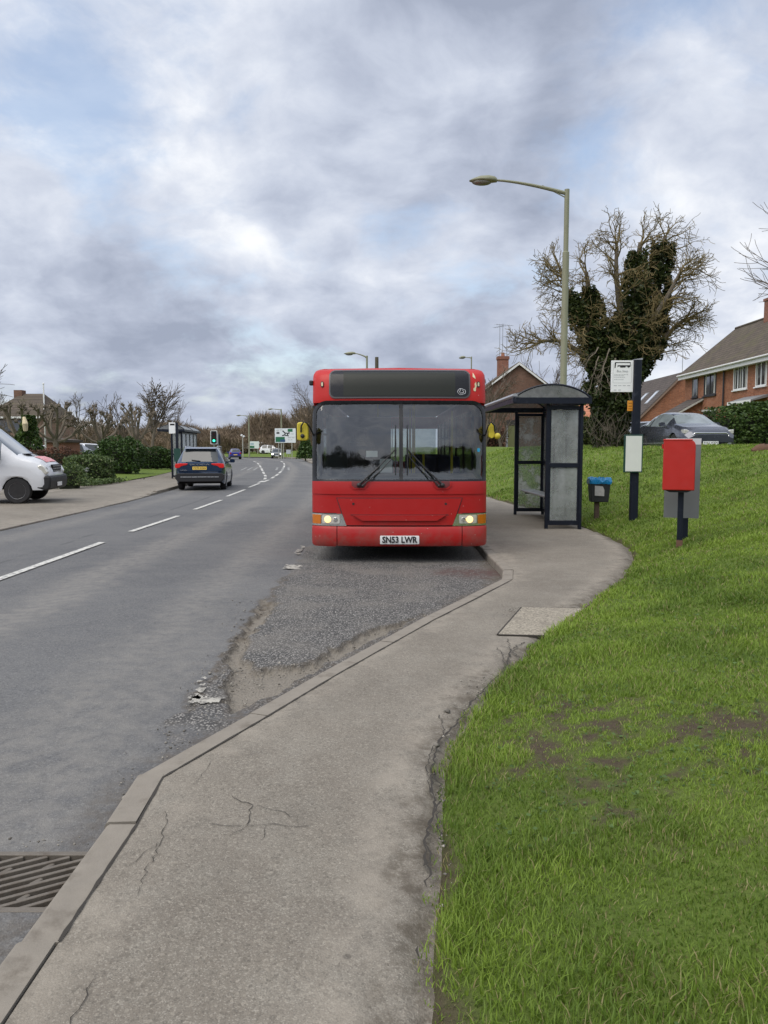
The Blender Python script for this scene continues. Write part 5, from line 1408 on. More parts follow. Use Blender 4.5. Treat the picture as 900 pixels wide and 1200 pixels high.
# ---------------------------------------------------------------- other right-hand plants
def pz(x, y): return float(hgrass(np.array(float(x)), np.array(float(y))))
hx = 13.0
hedge('hedge', 'clipped dense green hedge beside the grey saloon, in front of the brick houses', 'hedge', (0, 9, -1, 1.1, -.1, 1.85), 30000, .125, M_PRIVET, (hx, 30.5, pz(14, 30) - .05), .0, None, 4.5, .14, 3)
bx0 = P(672, 520, 41)[0]
hedge('shrub', 'rounded olive-green shrub between the bus shelter and the ivy tree', 'shrub', (0, 1.9, -.8, .8, 0, 1.75), 3000, .15, M_OLIVE, (bx0 - .45, 41, pz(bx0, 41) - .05), 0, None, 2.6, .2, 5)
q = P(577, 527, 58)
hedge('shrub', 'brown leafless shrub against the brick gable beside the bus', 'shrub', (-.9, .9, -.6, .6, 0, 1.7), 1600, .16, M_REDHEDGE, (q[0], 57.5, 1.3), 0, None, 2.4, .25, 6)
# bare trees: behind the gabled house, right of it, behind the bus on the left, and at both edges of the picture
bare_tree('bare twiggy tree in front of the brown gabled house, behind the bus roof', (P(568, 520, 52)[0], 52, 1.3), 6.5, 31, (9, 6, 5), r0=.13, rmin=.012, trunk=.15)
bare_tree('bare pale tree rising between the gabled house and the street lamp', (P(636, 500, 70)[0], 70, 1.3), 9.5, 32, (10, 6, 4), r0=.16, rmin=.016, trunk=.2)
bare_tree('small bare dark tree beside the chimney of the gabled house', (P(588, 500, 56)[0], 56, 1.3), 5.8, 35, (9, 6, 4), r0=.12, rmin=.014, trunk=.15)
bare_tree('bare wide-crowned tree behind the yellow mirror at the left of the bus', (P(377, 520, 125)[0], 125, .3), 12.5, 33, (9, 7, 5), r0=.2, rmin=.020, trunk=.2)
bare_tree('bare tree reaching in from the right edge above the brick house', (19.5, 32.5, 1.4), 13.2, 34, (9, 6, 5), r0=.22, rmin=.011, trunk=.35, lean=(.0, 0))
bare_tree('bare tree reaching in from the left edge above the white van', (-22.6, 40, .2), 9.2, 36, (8, 6, 5), r0=.2, rmin=.012, trunk=.3)
# dark conifer beside the far lane
q = G(379, 537.5, 0)
ct = thing('conifer', 'small dark green conifer beside the road left of the bus', 'tree', (P(358, 530, 92)[0], 92, .15))
rs = np.random.RandomState(8); n = 2600; u = rs.rand(n) ** .8; a = rs.uniform(0, 2 * PI, n); rr = 1.15 * (1 - u) ** .7 * rs.uniform(.6, 1.05, n)
leaves('crown', np.stack([np.cos(a) * rr, np.sin(a) * rr, .2 + 2.9 * u], -1), .3, M_LAUREL, ct, 8)
MB().tube([(0, 0, -.1), (0, 0, 2.6)], [.1, .03], 6).build('trunk', M_BARK, ct)

# ---------------------------------------------------------------- left side
LG = 'pollarded trees across the road'
def gl(px, py, Y): p = P(px, py, Y); return (p[0], Y)
for lab, px, Y, H, sd, wd in [('knobbly pollarded tree standing in front of the tiled house roof', 24, 44, 4.7, 41, 1.2), ('knobbly pollarded tree with a pale trunk next to the white flagpole', 66, 45, 4.6, 42, 1.2),
                              ('knobbly pollarded tree standing alone above the white parked vehicles', 119, 47, 4.5, 43, 1.05), ('knobbly pollarded tree behind the big laurel shrub', 161, 51, 4.7, 44, .95)]:
    x, y = gl(px, 540, Y); pollard(lab, (x, y, .32), H * 1.0, sd, LG, wd)
bare_tree('taller feathery bare tree with a bird nest behind the pollarded trees', (gl(178, 520, 66)[0], 66, .3), 7.6, 45, (11, 7, 5), r0=.17, rmin=.016, trunk=.25, spread=(.25, .6))
x, y = gl(183, 470, 65.8); nt = MB()
rs = np.random.RandomState(3); npts = rs.normal(size=(700, 3)) * np.array([.42, .42, .62])
ns = leaves('bird_nest', npts, .32, leafmat('nest_twigs', (.05, .035, .02), (.13, .10, .05), 0, .9), None, 3, asp=.2)
ns.location = (x, y, P(183, 467, 65.8)[2]); tag(ns, 'round brown clump of mistletoe or nest in the feathery tree', 'nest')
for i, (px, Y, H) in enumerate([(95, 60, 6.2), (137, 62, 6.0), (205, 72, 5.8), (5, 60, 6.0)]):
    bare_tree(['thin bare tree in the gap between two pollarded trees', 'thin bare tree right of the lone pollarded tree', 'thin bare tree above the far bus shelter', 'thin bare tree at the far left beside the tiled house'][i], (gl(px, 520, Y)[0], Y, .3), H, 50 + i, (9, 6, 4), r0=.12, rmin=.014, trunk=.15)
# hedges and shrubs
hp = G(131, 566, KH)
hedge('hedge', 'clipped green hedge with cream flecked leaves beside the lawn', 'hedge', (-2.15, 0, -.7, .7, -.1, 1.18), 5200, .10, M_VARIEG, (hp[0] - .05, hp[1] + .6, KH), R(8), None, 4.5, .10, 11)
hedge('hedge', 'reddish brown hedge behind the bonnet of the white van', 'hedge', (-4.2, 0, -.5, .5, -.1, 1.45), 5600, .10, M_REDHEDGE, (P(98, 545, 34.5)[0], 34.6, KH), R(4), None, 4.5, .10, 12)
hedge('shrub', 'low flecked shrub at the front bumper of the white van', 'shrub', (-.55, .6, -.4, .4, -.05, .85), 1500, .085, M_VARIEG, (P(75, 560, 28)[0], 28.4, KH), 0, None, 2.6, .14, 13)
hedge('shrub', 'large glossy laurel shrub on the lawn behind the flecked hedge', 'shrub', (-1.0, 1.2, -1, 1, -.1, 1.75), 5200, .14, M_LAUREL, (P(138, 535, 43)[0], 43, .3), 0, None, 2.8, .25, 14)
hedge('shrub', 'smaller dark shrub left of the large laurel, below the lone pollard', 'shrub', (-.8, .8, -.7, .7, -.1, .95), 2600, .13, M_LAUREL, (P(108, 535, 44)[0], 43.6, .3), 0, None, 2.6, .2, 15)
hedge('hedge', 'long low dark hedge behind the lawn near the far bus shelter', 'hedge', (-1.9, 2.2, -.7, .7, -.1, 1.25), 5000, .14, M_LAUREL, (P(183, 535, 53)[0], 53, .3), 0, None, 3.6, .14, 16)
ip = thing('ivy_bush', 'tall bushy ivy-covered stump behind the white van', 'bush', (P(33, 540, 36)[0], 36, .1))
rs = np.random.RandomState(17); n = 4200; u = rs.rand(n); a = rs.uniform(0, 2 * PI, n); rr = (.58 + .22 * np.sin(u * 5) + .35 * (fbm(u * 6, a * 1.2, 3) - .4)) * (1 - .35 * u ** 3) * (1 - np.minimum(rs.exponential(.15, n), .8))
leaves('foliage', np.stack([np.cos(a) * rr + .1 * u, np.sin(a) * rr, 3.0 * u], -1), .15, M_OLIVE if False else M_PRIVET, ip, 17)
MB().tube([(0, 0, -.1), (.05, 0, 1.4), (.1, 0, 2.6)], [.25, .2, .1], 8).build('trunk', M_BARK, ip)
MB().tube([(.15, -.45, 2.3), (.18, -.55, 2.62), (.12, -.5, 2.92)], [.10, .13, .06], 7).build('cut_limb', pmat('cut_wood', (.62, .52, .34), .9), ip)

# weeds and tufts at the foot of the hedge
rs = np.random.RandomState(23); n = 5200
xw = rs.uniform(-14.0, -11.2, n); yw = 31.5 + rs.normal(0, 1.0, n) + (xw + 12) * -.2
V, F = leaf_mesh(np.stack([xw, yw, KH + .05 + rs.uniform(0, .16, n)], -1), .10, rs)
tag(npmesh('rough_grass', V, F, M_VARIEG, fattr={'rnd': rs.beta(2, 2, len(F)) * .85}), 'rough grass and weeds along the foot of the flecked hedge', 'rough grass', kind='stuff')

# ---------------------------------------------------------------- far woodland: brown winter crowns in one mass
def woodland(name, label, items, seed, mat, tint=None):
    rs = np.random.RandomState(seed); Vs = []; Fs = []; Rn = []; b = 0
    for (x, y, z, H, w) in items:
        n = 520
        u = rs.rand(n) ** .75; a = rs.uniform(0, 2 * PI, n)
        env = w * np.sqrt(np.clip(1 - (2 * u * .62 - .35) ** 2, .05, 1)) * rs.uniform(.15, 1, n) ** .5
        p = np.stack([x + np.cos(a) * env, y + np.sin(a) * env, z + H * (.08 + .82 * u)], -1)
        d = np.stack([np.cos(a) * .45 + rs.normal(0, .3, n), np.sin(a) * .45 + rs.normal(0, .3, n), .8 + rs.normal(0, .3, n)], -1); d /= np.linalg.norm(d, axis=1)[:, None]
        L = H * rs.uniform(.10, .26, n)[:, None]; wd = rs.uniform(.03, .10, n)[:, None]
        sd = np.stack([-np.sin(a + 1.2 * rs.normal(size=n)), np.cos(a), 0 * a], -1) * wd
        V = np.stack([p - sd, p + sd, p + d * L], 1).reshape(-1, 3)
        tv = np.array([[x - .18, y, z - .3], [x + .18, y, z - .3], [x + .05, y, z + H * .8]])
        V = np.concatenate([V, tv]); m = n + 1
        Vs.append(V); Fs.append(b + np.arange(3 * m).reshape(m, 3)); b += 3 * m
        t = rs.rand(); Rn.append(np.clip(t * .6 + .4 * rs.rand(m), 0, 1))
    o = npmesh(name, np.concatenate(Vs), np.concatenate(Fs), mat, fattr={'rnd': np.concatenate(Rn)})
    return tag(o, label, 'woodland', kind='stuff')
M_WOOD = leafmat('winter_wood', (.095, .073, .050), (.27, .20, .135), 0, 1.0)
rs = np.random.RandomState(2)
it_ = []
for i in range(170):
    px = rs.uniform(120, 440); Y = rs.uniform(165, 235); top = 500 - 6 * math.sin(px * .045) - rs.uniform(-5, 6) - (7 if px > 300 else 0) + (6 if px < 190 else 0)
    p = P(px, top, Y); it_.append((p[0], Y, .3, p[2] - .3, rs.uniform(2.2, 4.2)))
for i in range(60):
    px = rs.uniform(190, 400); Y = rs.uniform(158, 166); p = P(px, 515 - rs.uniform(0, 6), Y); it_.append((p[0], Y, .3, p[2] - .3, rs.uniform(2.0, 3.2)))
woodland('far_woodland', 'brown leafless woodland filling the horizon beyond the junction', it_, 6, M_WOOD)
it2 = []
for i in range(40):
    px = rs.uniform(-40, 215); Y = rs.uniform(75, 120); p = P(px, 503 + rs.uniform(-8, 12), Y); it2.append((p[0], Y, .3, p[2] - .3, rs.uniform(1.6, 3)))
for i in range(14):
    px = rs.uniform(350, 390); Y = rs.uniform(126, 150); p = P(px, 485 + rs.uniform(-12, 14), Y); it2.append((p[0], Y, .2, p[2] - .2, rs.uniform(1.6, 3)))
woodland('left_woodland', 'tangle of bare brown trees behind the pollards and the far bus shelter', it2, 7, M_WOOD)

# ---------------------------------------------------------------- the street behind the photographer, mirrored in the windscreens
it3 = []
for i in range(130):
    x = rs.uniform(-40, 40); it3.append((x, -24 - rs.uniform(0, 14), 0, rs.uniform(6.5, 10.5) * (1 - .2 * math.exp(-((x + 5) / 5) ** 2)), rs.uniform(2.4, 4)))
woodland('roadside_trees', 'dark line of roadside trees behind the photographer, mirrored in the bus windscreen', it3, 9, leafmat('dark_wood', (.05, .042, .03), (.15, .12, .08), 0, 1.0))
# ================================================================== houses
def brickmat(name, c1, c2, mortar, scale=1.0, axis='x'):
    k = NT(name)
    o = k.co(); sp = k.n('ShaderNodeSeparateXYZ'); k.t.links.new(o, sp.inputs[0])
    cb = k.n('ShaderNodeCombineXYZ'); k.t.links.new(k.math('ADD', sp.outputs[0], sp.outputs[1]), cb.inputs[0]); k.t.links.new(sp.outputs[2], cb.inputs[1])
    b = k.n('ShaderNodeTexBrick', Scale=1.0, **{'Mortar Size': .008, 'Brick Width': .225, 'Row Height': .075, 'Mortar Smooth': .2, 'Bias': 0.0})
    k.t.links.new(cb.outputs[0], b.inputs['Vector'])
    b.inputs['Color1'].default_value = (*c1, 1); b.inputs['Color2'].default_value = (*c2, 1); b.inputs['Mortar'].default_value = (*mortar, 1)
    n = k.noise(1.1, 5); n2 = k.noise(9, 4)
    c = k.mix(k.ss(n, .3, .7, 0, .45), b.outputs['Color'], tuple(a * .62 for a in c1))
    c = k.mix(k.ss(n2, .5, .75, 0, .55), c, tuple(min(1, a * 1.45) for a in c2))
    return k.surf(k.pr(col=c, rough=.9, spec=.2, nrm=k.bump(b.outputs['Fac'], -.5, .01)))
def tilemat(name, c1, c2, moss, row=.30):
    k = NT(name); o = k.co(); sp = k.n('ShaderNodeSeparateXYZ'); k.t.links.new(o, sp.inputs[0])
    # courses run level: use height for the rows and the position along the roof for the tiles
    cb = k.n('ShaderNodeCombineXYZ'); k.t.links.new(k.math('ADD', sp.outputs[1], k.math('MULTIPLY', sp.outputs[0], .0)), cb.inputs[0]); k.t.links.new(sp.outputs[2], cb.inputs[1])
    b = k.n('ShaderNodeTexBrick', Scale=1.0, **{'Mortar Size': .014, 'Brick Width': .27, 'Row Height': row * .62, 'Mortar Smooth': .4})
    k.t.links.new(cb.outputs[0], b.inputs['Vector'])
    b.inputs['Color1'].default_value = (*c1, 1); b.inputs['Color2'].default_value = (*c2, 1); b.inputs['Mortar'].default_value = (*[a * .4 for a in c1], 1)
    c = k.mix(k.ss(k.noise(.9, 6, rough=.7), .45, .72, 0, .75), b.outputs['Color'], moss)
    c = k.mix(k.ss(k.noise(7, 5, rough=.7), .55, .8, 0, .5), c, tuple(a * 1.7 for a in c2))
    return k.surf(k.pr(col=c, rough=.92, spec=.2, nrm=k.bump(b.outputs['Fac'], -.8, .03)))
M_BRICK = brickmat('orange_brick', (.27, .098, .048), (.40, .165, .085), (.26, .21, .17))
M_BRICKB = brickmat('brown_brick', (.13, .068, .048), (.19, .098, .066), (.18, .15, .125))
M_BRICKR = brickmat('red_brick', (.22, .085, .055), (.28, .12, .075), (.24, .19, .16))
M_TILE = tilemat('brown_roof_tile', (.085, .070, .056), (.125, .100, .078), (.10, .092, .048))
M_TILEG = tilemat('grey_roof_tile', (.085, .072, .066), (.115, .096, .086), (.085, .075, .062))
M_TILEO = tilemat('orange_roof_tile', (.42, .17, .10), (.52, .23, .14), (.36, .17, .11))
M_WHITE = pmat('white_upvc', (.76, .76, .74), .4, var=.05)
M_FASCIA = pmat('white_fascia', (.66, .65, .63), .5, var=.1, vs=4)
M_DKFRAME = pmat('dark_frame', (.020, .021, .024), .4)
M_HGLASS = pmat('house_window_glass', (.030, .034, .038), .06, var=.5, vs=2, spec=.8, coat=.5)
M_CURTAIN = pmat('pale_curtain', (.45, .44, .40), .9, var=.25, vs=14)
M_LEAD = pmat('lead_grey', (.22, .23, .24), .6)

def window_x(t, wall_x, y0, y1, z0, z1, dark=False, lights=2, curtain=True, sill=True, side=-1):
    "window let into a wall that faces -x (side=-1); parts: frame (> pane, curtain, sill)"
    m = M_DKFRAME if dark else M_WHITE
    f = MB(); w = .075; xo, xi = wall_x - .03, wall_x + .05
    f.box(xo, xi, y0, y1, z0, z0 + w); f.box(xo, xi, y0, y1, z1 - w, z1)
    f.box(xo, xi, y0, y0 + w, z0 + w, z1 - w); f.box(xo, xi, y1 - w, y1, z0 + w, z1 - w)
    for k in range(1, lights):
        yy = y0 + (y1 - y0) * k / lights; f.box(xo, xi, yy - w * .5, yy + w * .5, z0 + w, z1 - w)
    fo = f.build('window', m, t)
    MB().box(wall_x - .004, wall_x + .012, y0 + w, y1 - w, z0 + w, z1 - w).build('pane', M_HGLASS, fo)
    if curtain:
        c = MB(); yl = y1 - y0
        for a, b in ((.10, .20), (.82, .90)) if lights < 3 else ((.10, .16), (.47, .54), (.84, .90)):
            c.box(wall_x - .010, wall_x - .0055, y0 + yl * a, y0 + yl * b, z0 + w + .02, z1 - w - .02)
        c.build('curtain', M_CURTAIN, fo)
    if sill: MB().box(wall_x - .10, wall_x - .002, y0 - .06, y1 + .06, z0 - .07, z0 - .002).build('sill', m, fo)

# ---- the pair of brick houses: long wall faces the road, gable ends
HG = 1.40
hs = thing('brick_house', 'orange brick house pair with a brown tiled roof, white and dark windows', 'house', (20.3, 46, HG))
def HZ(z): return z - HG
ya, yb = -14.0, 6.3
eave, ridge, dep = HZ(6.42), HZ(9.45), 3.35
wl = MB(); wl.prism([(0, -1), (2 * dep, -1), (2 * dep, eave - .1), (dep, ridge - .22), (0, eave - .1)], ya, yb, 'y'); wl.build('wall', M_BRICK, hs)
rf = MB()
sl = (ridge - eave) / (dep + .0)
ov = .42; th = .14
rf.prism([(-ov, eave - ov * sl * .2), (-ov, eave - ov * sl * .2 + th), (dep, ridge + th), (2 * dep + ov, eave - ov * sl * .2 + th), (2 * dep + ov, eave - ov * sl * .2), (dep, ridge)], ya - .1, yb + .12, 'y')
rfo = rf.build('roof', M_TILE, hs)
rt = MB(); rt.tube([(dep, ya, ridge + th), (dep, yb + .12, ridge + th)], .11, 8); rt.build('ridge_tiles', M_TILE, rfo)
fs = MB(); fs.box(-ov - .03, -ov - .002, ya, yb + .12, eave - .28, eave + .02); fs.box(-ov - .001, -.002, ya, yb, eave - .25, eave - .21); fs.build('fascia', M_FASCIA, hs)
gt = MB(); gt.tube([(-ov - .09, ya, eave - .02), (-ov - .09, yb + .12, eave - .02)], .06, 8); gt.build('gutter', M_FASCIA, hs)
vg = MB(); vg.bar((-ov, yb + .15, eave - .05), (dep, yb + .15, ridge + .03), .04, .2); vg.build('verge', M_TILE, hs)
ch = MB(); ch.box(dep - .45, dep + .45, .95, 1.75, ridge - .4, ridge + 1.05); ch.box(dep - .5, dep + .5, .90, 1.80, ridge + 1.051, ridge + 1.2); co_ = ch.build('chimney', M_BRICKR, rfo)
pt = MB(); 
for yy in (1.15, 1.5): pt.lathe([(.12, 0), (.10, .35), (.08, .35)], (dep, yy, ridge + 1.2), 'z', 10)
pt.build('chimney_pots', pmat('clay_pot', (.30, .13, .08), .8), co_)
def aerial(t, x, y, z, h, n=7, ln=1.1, rz=0, mat=M_LEAD):
    a = MB(); a.tube([(x, y, z), (x, y, z + h)], .022, 5); d = Vector((math.cos(rz), math.sin(rz), 0)); e = Vector((-d.y, d.x, 0)); c = Vector((x, y, z + h - .1))
    a.tube([c - d * ln * .4, c + d * ln * .6], .014, 4)
    for k in range(n):
        q = c + d * ln * (k / (n - 1) - .4); a.tube([q - e * (.28 - .02 * k), q + e * (.28 - .02 * k)], .009, 3)
    a.build('aerial', mat, t)
aerial(co_, dep - .35, 1.0, ridge + .6, 2.3, rz=PI)
def yy_(px): return 20.3 * 900 / (px - 450) - 46
for x0, x1, z0, z1, dk, n, cu in ((814.5, 808, 4.9, 6.25, 1, 1, 1), (835.5, 821.5, 4.86, 6.27, 1, 2, 1), (871.5, 855.5, 4.92, 6.27, 0, 3, 1), (894, 881, 4.92, 6.25, 0, 2, 1), (835.5, 821.5, 2.75, 3.86, 1, 2, 0), (917, 903, 4.92, 6.25, 0, 2, 1)):
    window_x(hs, 0, yy_(x0), yy_(x1), HZ(z0), HZ(z1), dk, n, cu)
MB().box(-.05, -.004, yy_(836.5), yy_(820), HZ(3.87), HZ(4.02)).build('lintel', M_FASCIA, hs)
dp = MB(); dp.tube([(-.09, yy_(845.5), eave - .15), (-.09, yy_(845.5), -.4)], .05, 8); dp.build('downpipe', M_DKFRAME, hs)
cn = MB(); cn.prism([(0.002 - .9, HZ(4.08)), (-.9, HZ(4.16)), (-.002, HZ(4.45)), (-.002, HZ(4.30))], yy_(896), yy_(868), 'y'); cn.build('porch_roof', M_LEAD, hs)
MB().box(-.94, -.903, yy_(896), yy_(868), HZ(3.98), HZ(4.16)).build('porch_fascia', M_WHITE, hs)
# lean-to porch near the far end
lw = MB(); lw.prism([(-1.35, -1), (-.003, -1), (-.003, HZ(4.62)), (-1.35, HZ(3.86))], yy_(819), yy_(803.5), 'y'); lwo = lw.build('porch_wall', M_BRICK, hs)
lr = MB(); lr.prism([(-1.75, HZ(3.70)), (-1.75, HZ(3.80)), (-.003, HZ(4.80)), (-.003, HZ(4.68))], yy_(821), yy_(802), 'y'); lro = lr.build('roof', M_TILEG, lwo)
MB().prism([(-1.76, HZ(3.64)), (-1.76, HZ(3.76)), (-.003, HZ(4.76)), (-.003, HZ(4.64))], yy_(821) - .06, yy_(821) - .003, 'y').build('bargeboard', M_CURTAIN, lwo)

# ---- low house with rooflights, gable towards us
h2 = thing('brick_house', 'low brick house with three rooflights in a steep dark roof, beyond the brick pair', 'house', (22.4, 58, 1.3))
def Z2(z): return z - 1.3
ax, az, ex_, ez = 0, 7.28, -3.35, 3.75
L2 = 11
w = MB(); w.prism([(ex_ + .15, -1), (-ex_ - .15, -1), (-ex_ - .15, Z2(ez) + .1), (0, Z2(az) - .15), (ex_ + .15, Z2(ez) + .1)], 0, L2, 'y'); w.build('wall', M_BRICK, h2)
r = MB(); r.prism([(ex_ - .1, Z2(ez) - .1), (ex_ - .1, Z2(ez) + .03), (0, Z2(az)), (-ex_ + .1, Z2(ez) + .03), (-ex_ + .1, Z2(ez) - .1), (0, Z2(az) - .13)], -.12, L2 + .12, 'y'); r2 = r.build('roof', M_TILEG, h2)
bb = MB(); bb.prism([(ex_ - .1, Z2(ez) - .22), (ex_ - .1, Z2(ez) - .06), (0, Z2(az) - .07), (0, Z2(az) - .24)], -.17, -.125, 'y'); bb.build('bargeboard', pmat('brown_barge', (.22, .15, .11), .7), h2)
slope = (az - ez) / -ex_
for yy in (1.6, 4.0, 6.3):
    xm = -1.75; m = MB(); dx = .48
    def sp_(x, o): n_ = Vector((-slope, 0, 1)).normalized(); return Vector((x, 0, Z2(az) + slope * x)) + n_ * o
    for a, b, nm, mt in ((.0, .09, 'rooflight', M_LEAD),):
        q = MB(); v = []
        for o in (a, b):
            for xs, ys in ((xm - dx, yy - .36), (xm + dx, yy - .36), (xm + dx, yy + .36), (xm - dx, yy + .36)):
                c = sp_(xs, o); v.append((c.x, ys, c.z))
        q.add(v, [(0, 3, 2, 1), (4, 5, 6, 7), (0, 1, 5, 4), (1, 2, 6, 5), (2, 3, 7, 6), (3, 0, 4, 7)]); ro = q.build('rooflight', mt, r2)
        v = []
        for xs, ys in ((xm - dx + .08, yy - .28), (xm + dx - .08, yy - .28), (xm + dx - .08, yy + .28), (xm - dx + .08, yy + .28)):
            c = sp_(xs, .096); v.append((c.x, ys, c.z))
        g_ = MB(); g_.add(v, [(0, 1, 2, 3)]); g_.build('pane', pmat('sky_facing_glass', (.55, .58, .6), .05, spec=1.0, coat=1.) if 'sky_facing_glass' not in bpy.data.materials else bpy.data.materials['sky_facing_glass'], ro)
aerial(h2, .25, 1, Z2(az) - .2, 2.3, rz=2.8)

# ---- gabled house behind the shelter
h3 = thing('brick_house', 'brown brick house with a pointed gable and chimney behind the bus shelter', 'house', (P(608, 425, 60)[0], 60, 1.25))
def Z3(z): return z - 1.25
az = P(608, 424, 60)[2]; sl3 = .76; hw = 5.0; ez = az - sl3 * hw
w = MB(); w.prism([(-hw + .2, -1), (hw - .2, -1), (hw - .2, Z3(ez)), (0, Z3(az) - .18), (-hw + .2, Z3(ez))], 0, 9, 'y'); w.build('wall', M_BRICKB, h3)
r = MB(); r.prism([(-hw - .2, Z3(ez) - .2), (-hw - .2, Z3(ez) - .05), (0, Z3(az)), (hw + .2, Z3(ez) - .05), (hw + .2, Z3(ez) - .2), (0, Z3(az) - .14)], -.2, 9.2, 'y'); r3 = r.build('roof', M_TILE, h3)
bb = MB()
for s in (-1, 1): bb.prism([(s * hw * .42, Z3(az - sl3 * hw * .42) - .2), (s * hw * .42, Z3(az - sl3 * hw * .42) - .06), (0, Z3(az) - .05), (0, Z3(az) - .24)], -.26, -.205, 'y')
bb.build('bargeboard', M_FASCIA, h3)
for s in (-1, 1): MB().prism([(s * hw * 1.0, Z3(ez) - .2), (s * hw * 1.0, Z3(ez) - .06), (s * hw * .425, Z3(az - sl3 * hw * .425) - .06), (s * hw * .425, Z3(az - sl3 * hw * .425) - .2)], -.25, -.205, 'y').build('bargeboard', pmat('weathered_barge', (.20, .16, .13), .8) if s < 0 else bpy.data.materials['weathered_barge'], h3)
c3 = P(589, 440, 64); cx = c3[0] - h3.location.x; cz = P(589, 418, 64)[2]
ch = MB(); ch.box(cx - .42, cx + .42, 3.6, 4.4, Z3(az) - 3, Z3(cz) - .25); ch.box(cx - .48, cx + .48, 3.55, 4.45, Z3(cz) - .249, Z3(cz)); c_ = ch.build('chimney', M_BRICKR, r3)
p_ = MB(); p_.lathe([(.16, 0), (.13, .32), (.1, .32)], (cx, 4, Z3(cz)), 'z', 10); p_.build('chimney_pot', bpy.data.materials['clay_pot'], c_)
aerial(c_, cx + .0, 4.2, Z3(cz), 2.7, 9, 1.6, rz=.4); aerial(c_, cx - .3, 3.8, Z3(cz) - .5, 3.0, 6, 1.1, rz=2.2); aerial(c_, cx + .3, 3.9, Z3(cz) - .3, 2.0, 6, 1.0, rz=1.2)
d0, d1 = P(595, 525, 60)[0] - h3.location.x, P(603, 525, 60)[0] - h3.location.x
do = MB().box(d0, d1, -.06, -.004, -.2, 2.1).build('door', pmat('green_door', (.12, .125, .05), .6), h3)
MB().box(d0 - .12, d1 + .12, -.10, -.005, 2.12, 2.5).build('door_hood', M_DKFRAME, h3)
MB().box(d0 - .16, d0 - .003, -.08, -.005, -.2, 2.1).build('door_frame', M_LEAD, h3)

# ---- far house with the orange roof
x0, x1 = P(668, 480, 75)[0], P(712, 480, 75)[0]
h4 = thing('terracotta_house', 'house with a plain orange tiled roof showing between shelter and ivy tree', 'house', (x0, 75, 1.3))
z0, z1 = P(690, 494, 75)[2] - 1.3, P(690, 458, 75)[2] - 1.3
w = MB(); w.box(.3, 8, .4, 8, -1, z0 + .05); w.build('wall', M_BRICKR, h4)
r = MB(); r.prism([(0, z0), (0, z0 + .12), (4.2, z1 + .12), (8.4, z0 + .12), (8.4, z0), (4.2, z1)], 0, 8.4, 'x'); r.build('roof', M_TILEO, h4)

# ---- house across the road behind the pollards
x0, x1 = P(-14, 500, 66)[0], P(48, 500, 66)[0]
h5 = thing('tiled_house', 'brown tiled house with a wide dark window across the road behind the pollards', 'house', (x0, 66, .3))
zt, ze = P(20, 458, 66)[2] - .3, P(20, 488, 66)[2] - .3
wd = x1 - x0
w = MB(); w.box(0, wd, 0, 7, -.5, ze); w.build('wall', brickmat('pinkish_brick', (.26, .15, .115), (.32, .19, .145), (.3, .26, .22)), h5)
r = MB()
for z_, a, b in ((ze, -.4, wd + .4),): pass
r.add([(-.4, -.4, ze - .05), (wd + .4, -.4, ze - .05), (wd + .4, 7.4, ze - .05), (-.4, 7.4, ze - .05), (wd * .30, 3.5, zt), (wd * .74, 3.5, zt)], [(0, 1, 5, 4), (1, 2, 5), (2, 3, 4, 5), (3, 0, 4), (3, 2, 1, 0)])
rr_ = r.build('roof', M_TILE, h5)
MB().box(P(15, 450, 69)[0] - x0, P(24.5, 450, 69)[0] - x0, 3.1, 3.9, zt - .6, zt + .30).build('chimney', M_BRICKB, rr_)
wf = MB().box(.9, wd - 1.3, -.06, -.004, ze - 1.35, ze - .25).build('window', M_DKFRAME, h5)
MB().box(1.0, wd - 1.4, -.075, -.062, ze - 1.22, ze - .36).build('pane', M_HGLASS, wf)
MB().box(-.42, wd + .42, -.46, -.41, ze - .18, ze - .02).build('fascia', M_FASCIA, h5)
# ---- brick outbuilding behind the van
q0, q1 = P(40, 530, 46)[0], P(63, 530, 46)[0]
h6 = thing('brick_shed', 'small red-brown brick shed behind the white van', 'shed', (q0, 47.5, .2))
MB().box(0, q1 - q0, 0, 2.5, -.3, 1.75).build('wall', M_BRICKR, h6)
MB().prism([(-.15, 1.751), (q1 - q0 + .15, 1.751), (q1 - q0 + .15, 1.9), (-.15, 2.05)], -.15, 2.65, 'y').build('roof', M_TILEG, h6)
# ---- low white-gabled hut by the parked cars
q0, q1 = P(98, 525, 60)[0], P(118, 525, 60)[0]
h7 = thing('white_hut', 'low white hut with a dark shallow roof among the parked vehicles', 'hut', (q0, 60, .3))
MB().box(0, q1 - q0, 0, 3, -.2, 1.3).build('wall', M_WHITE, h7)
MB().prism([(-.1, 1.301), (q1 - q0 + .1, 1.301), ((q1 - q0) * .8, 1.72)], -.15, 3.1, 'y').build('roof', M_TILEG, h7)

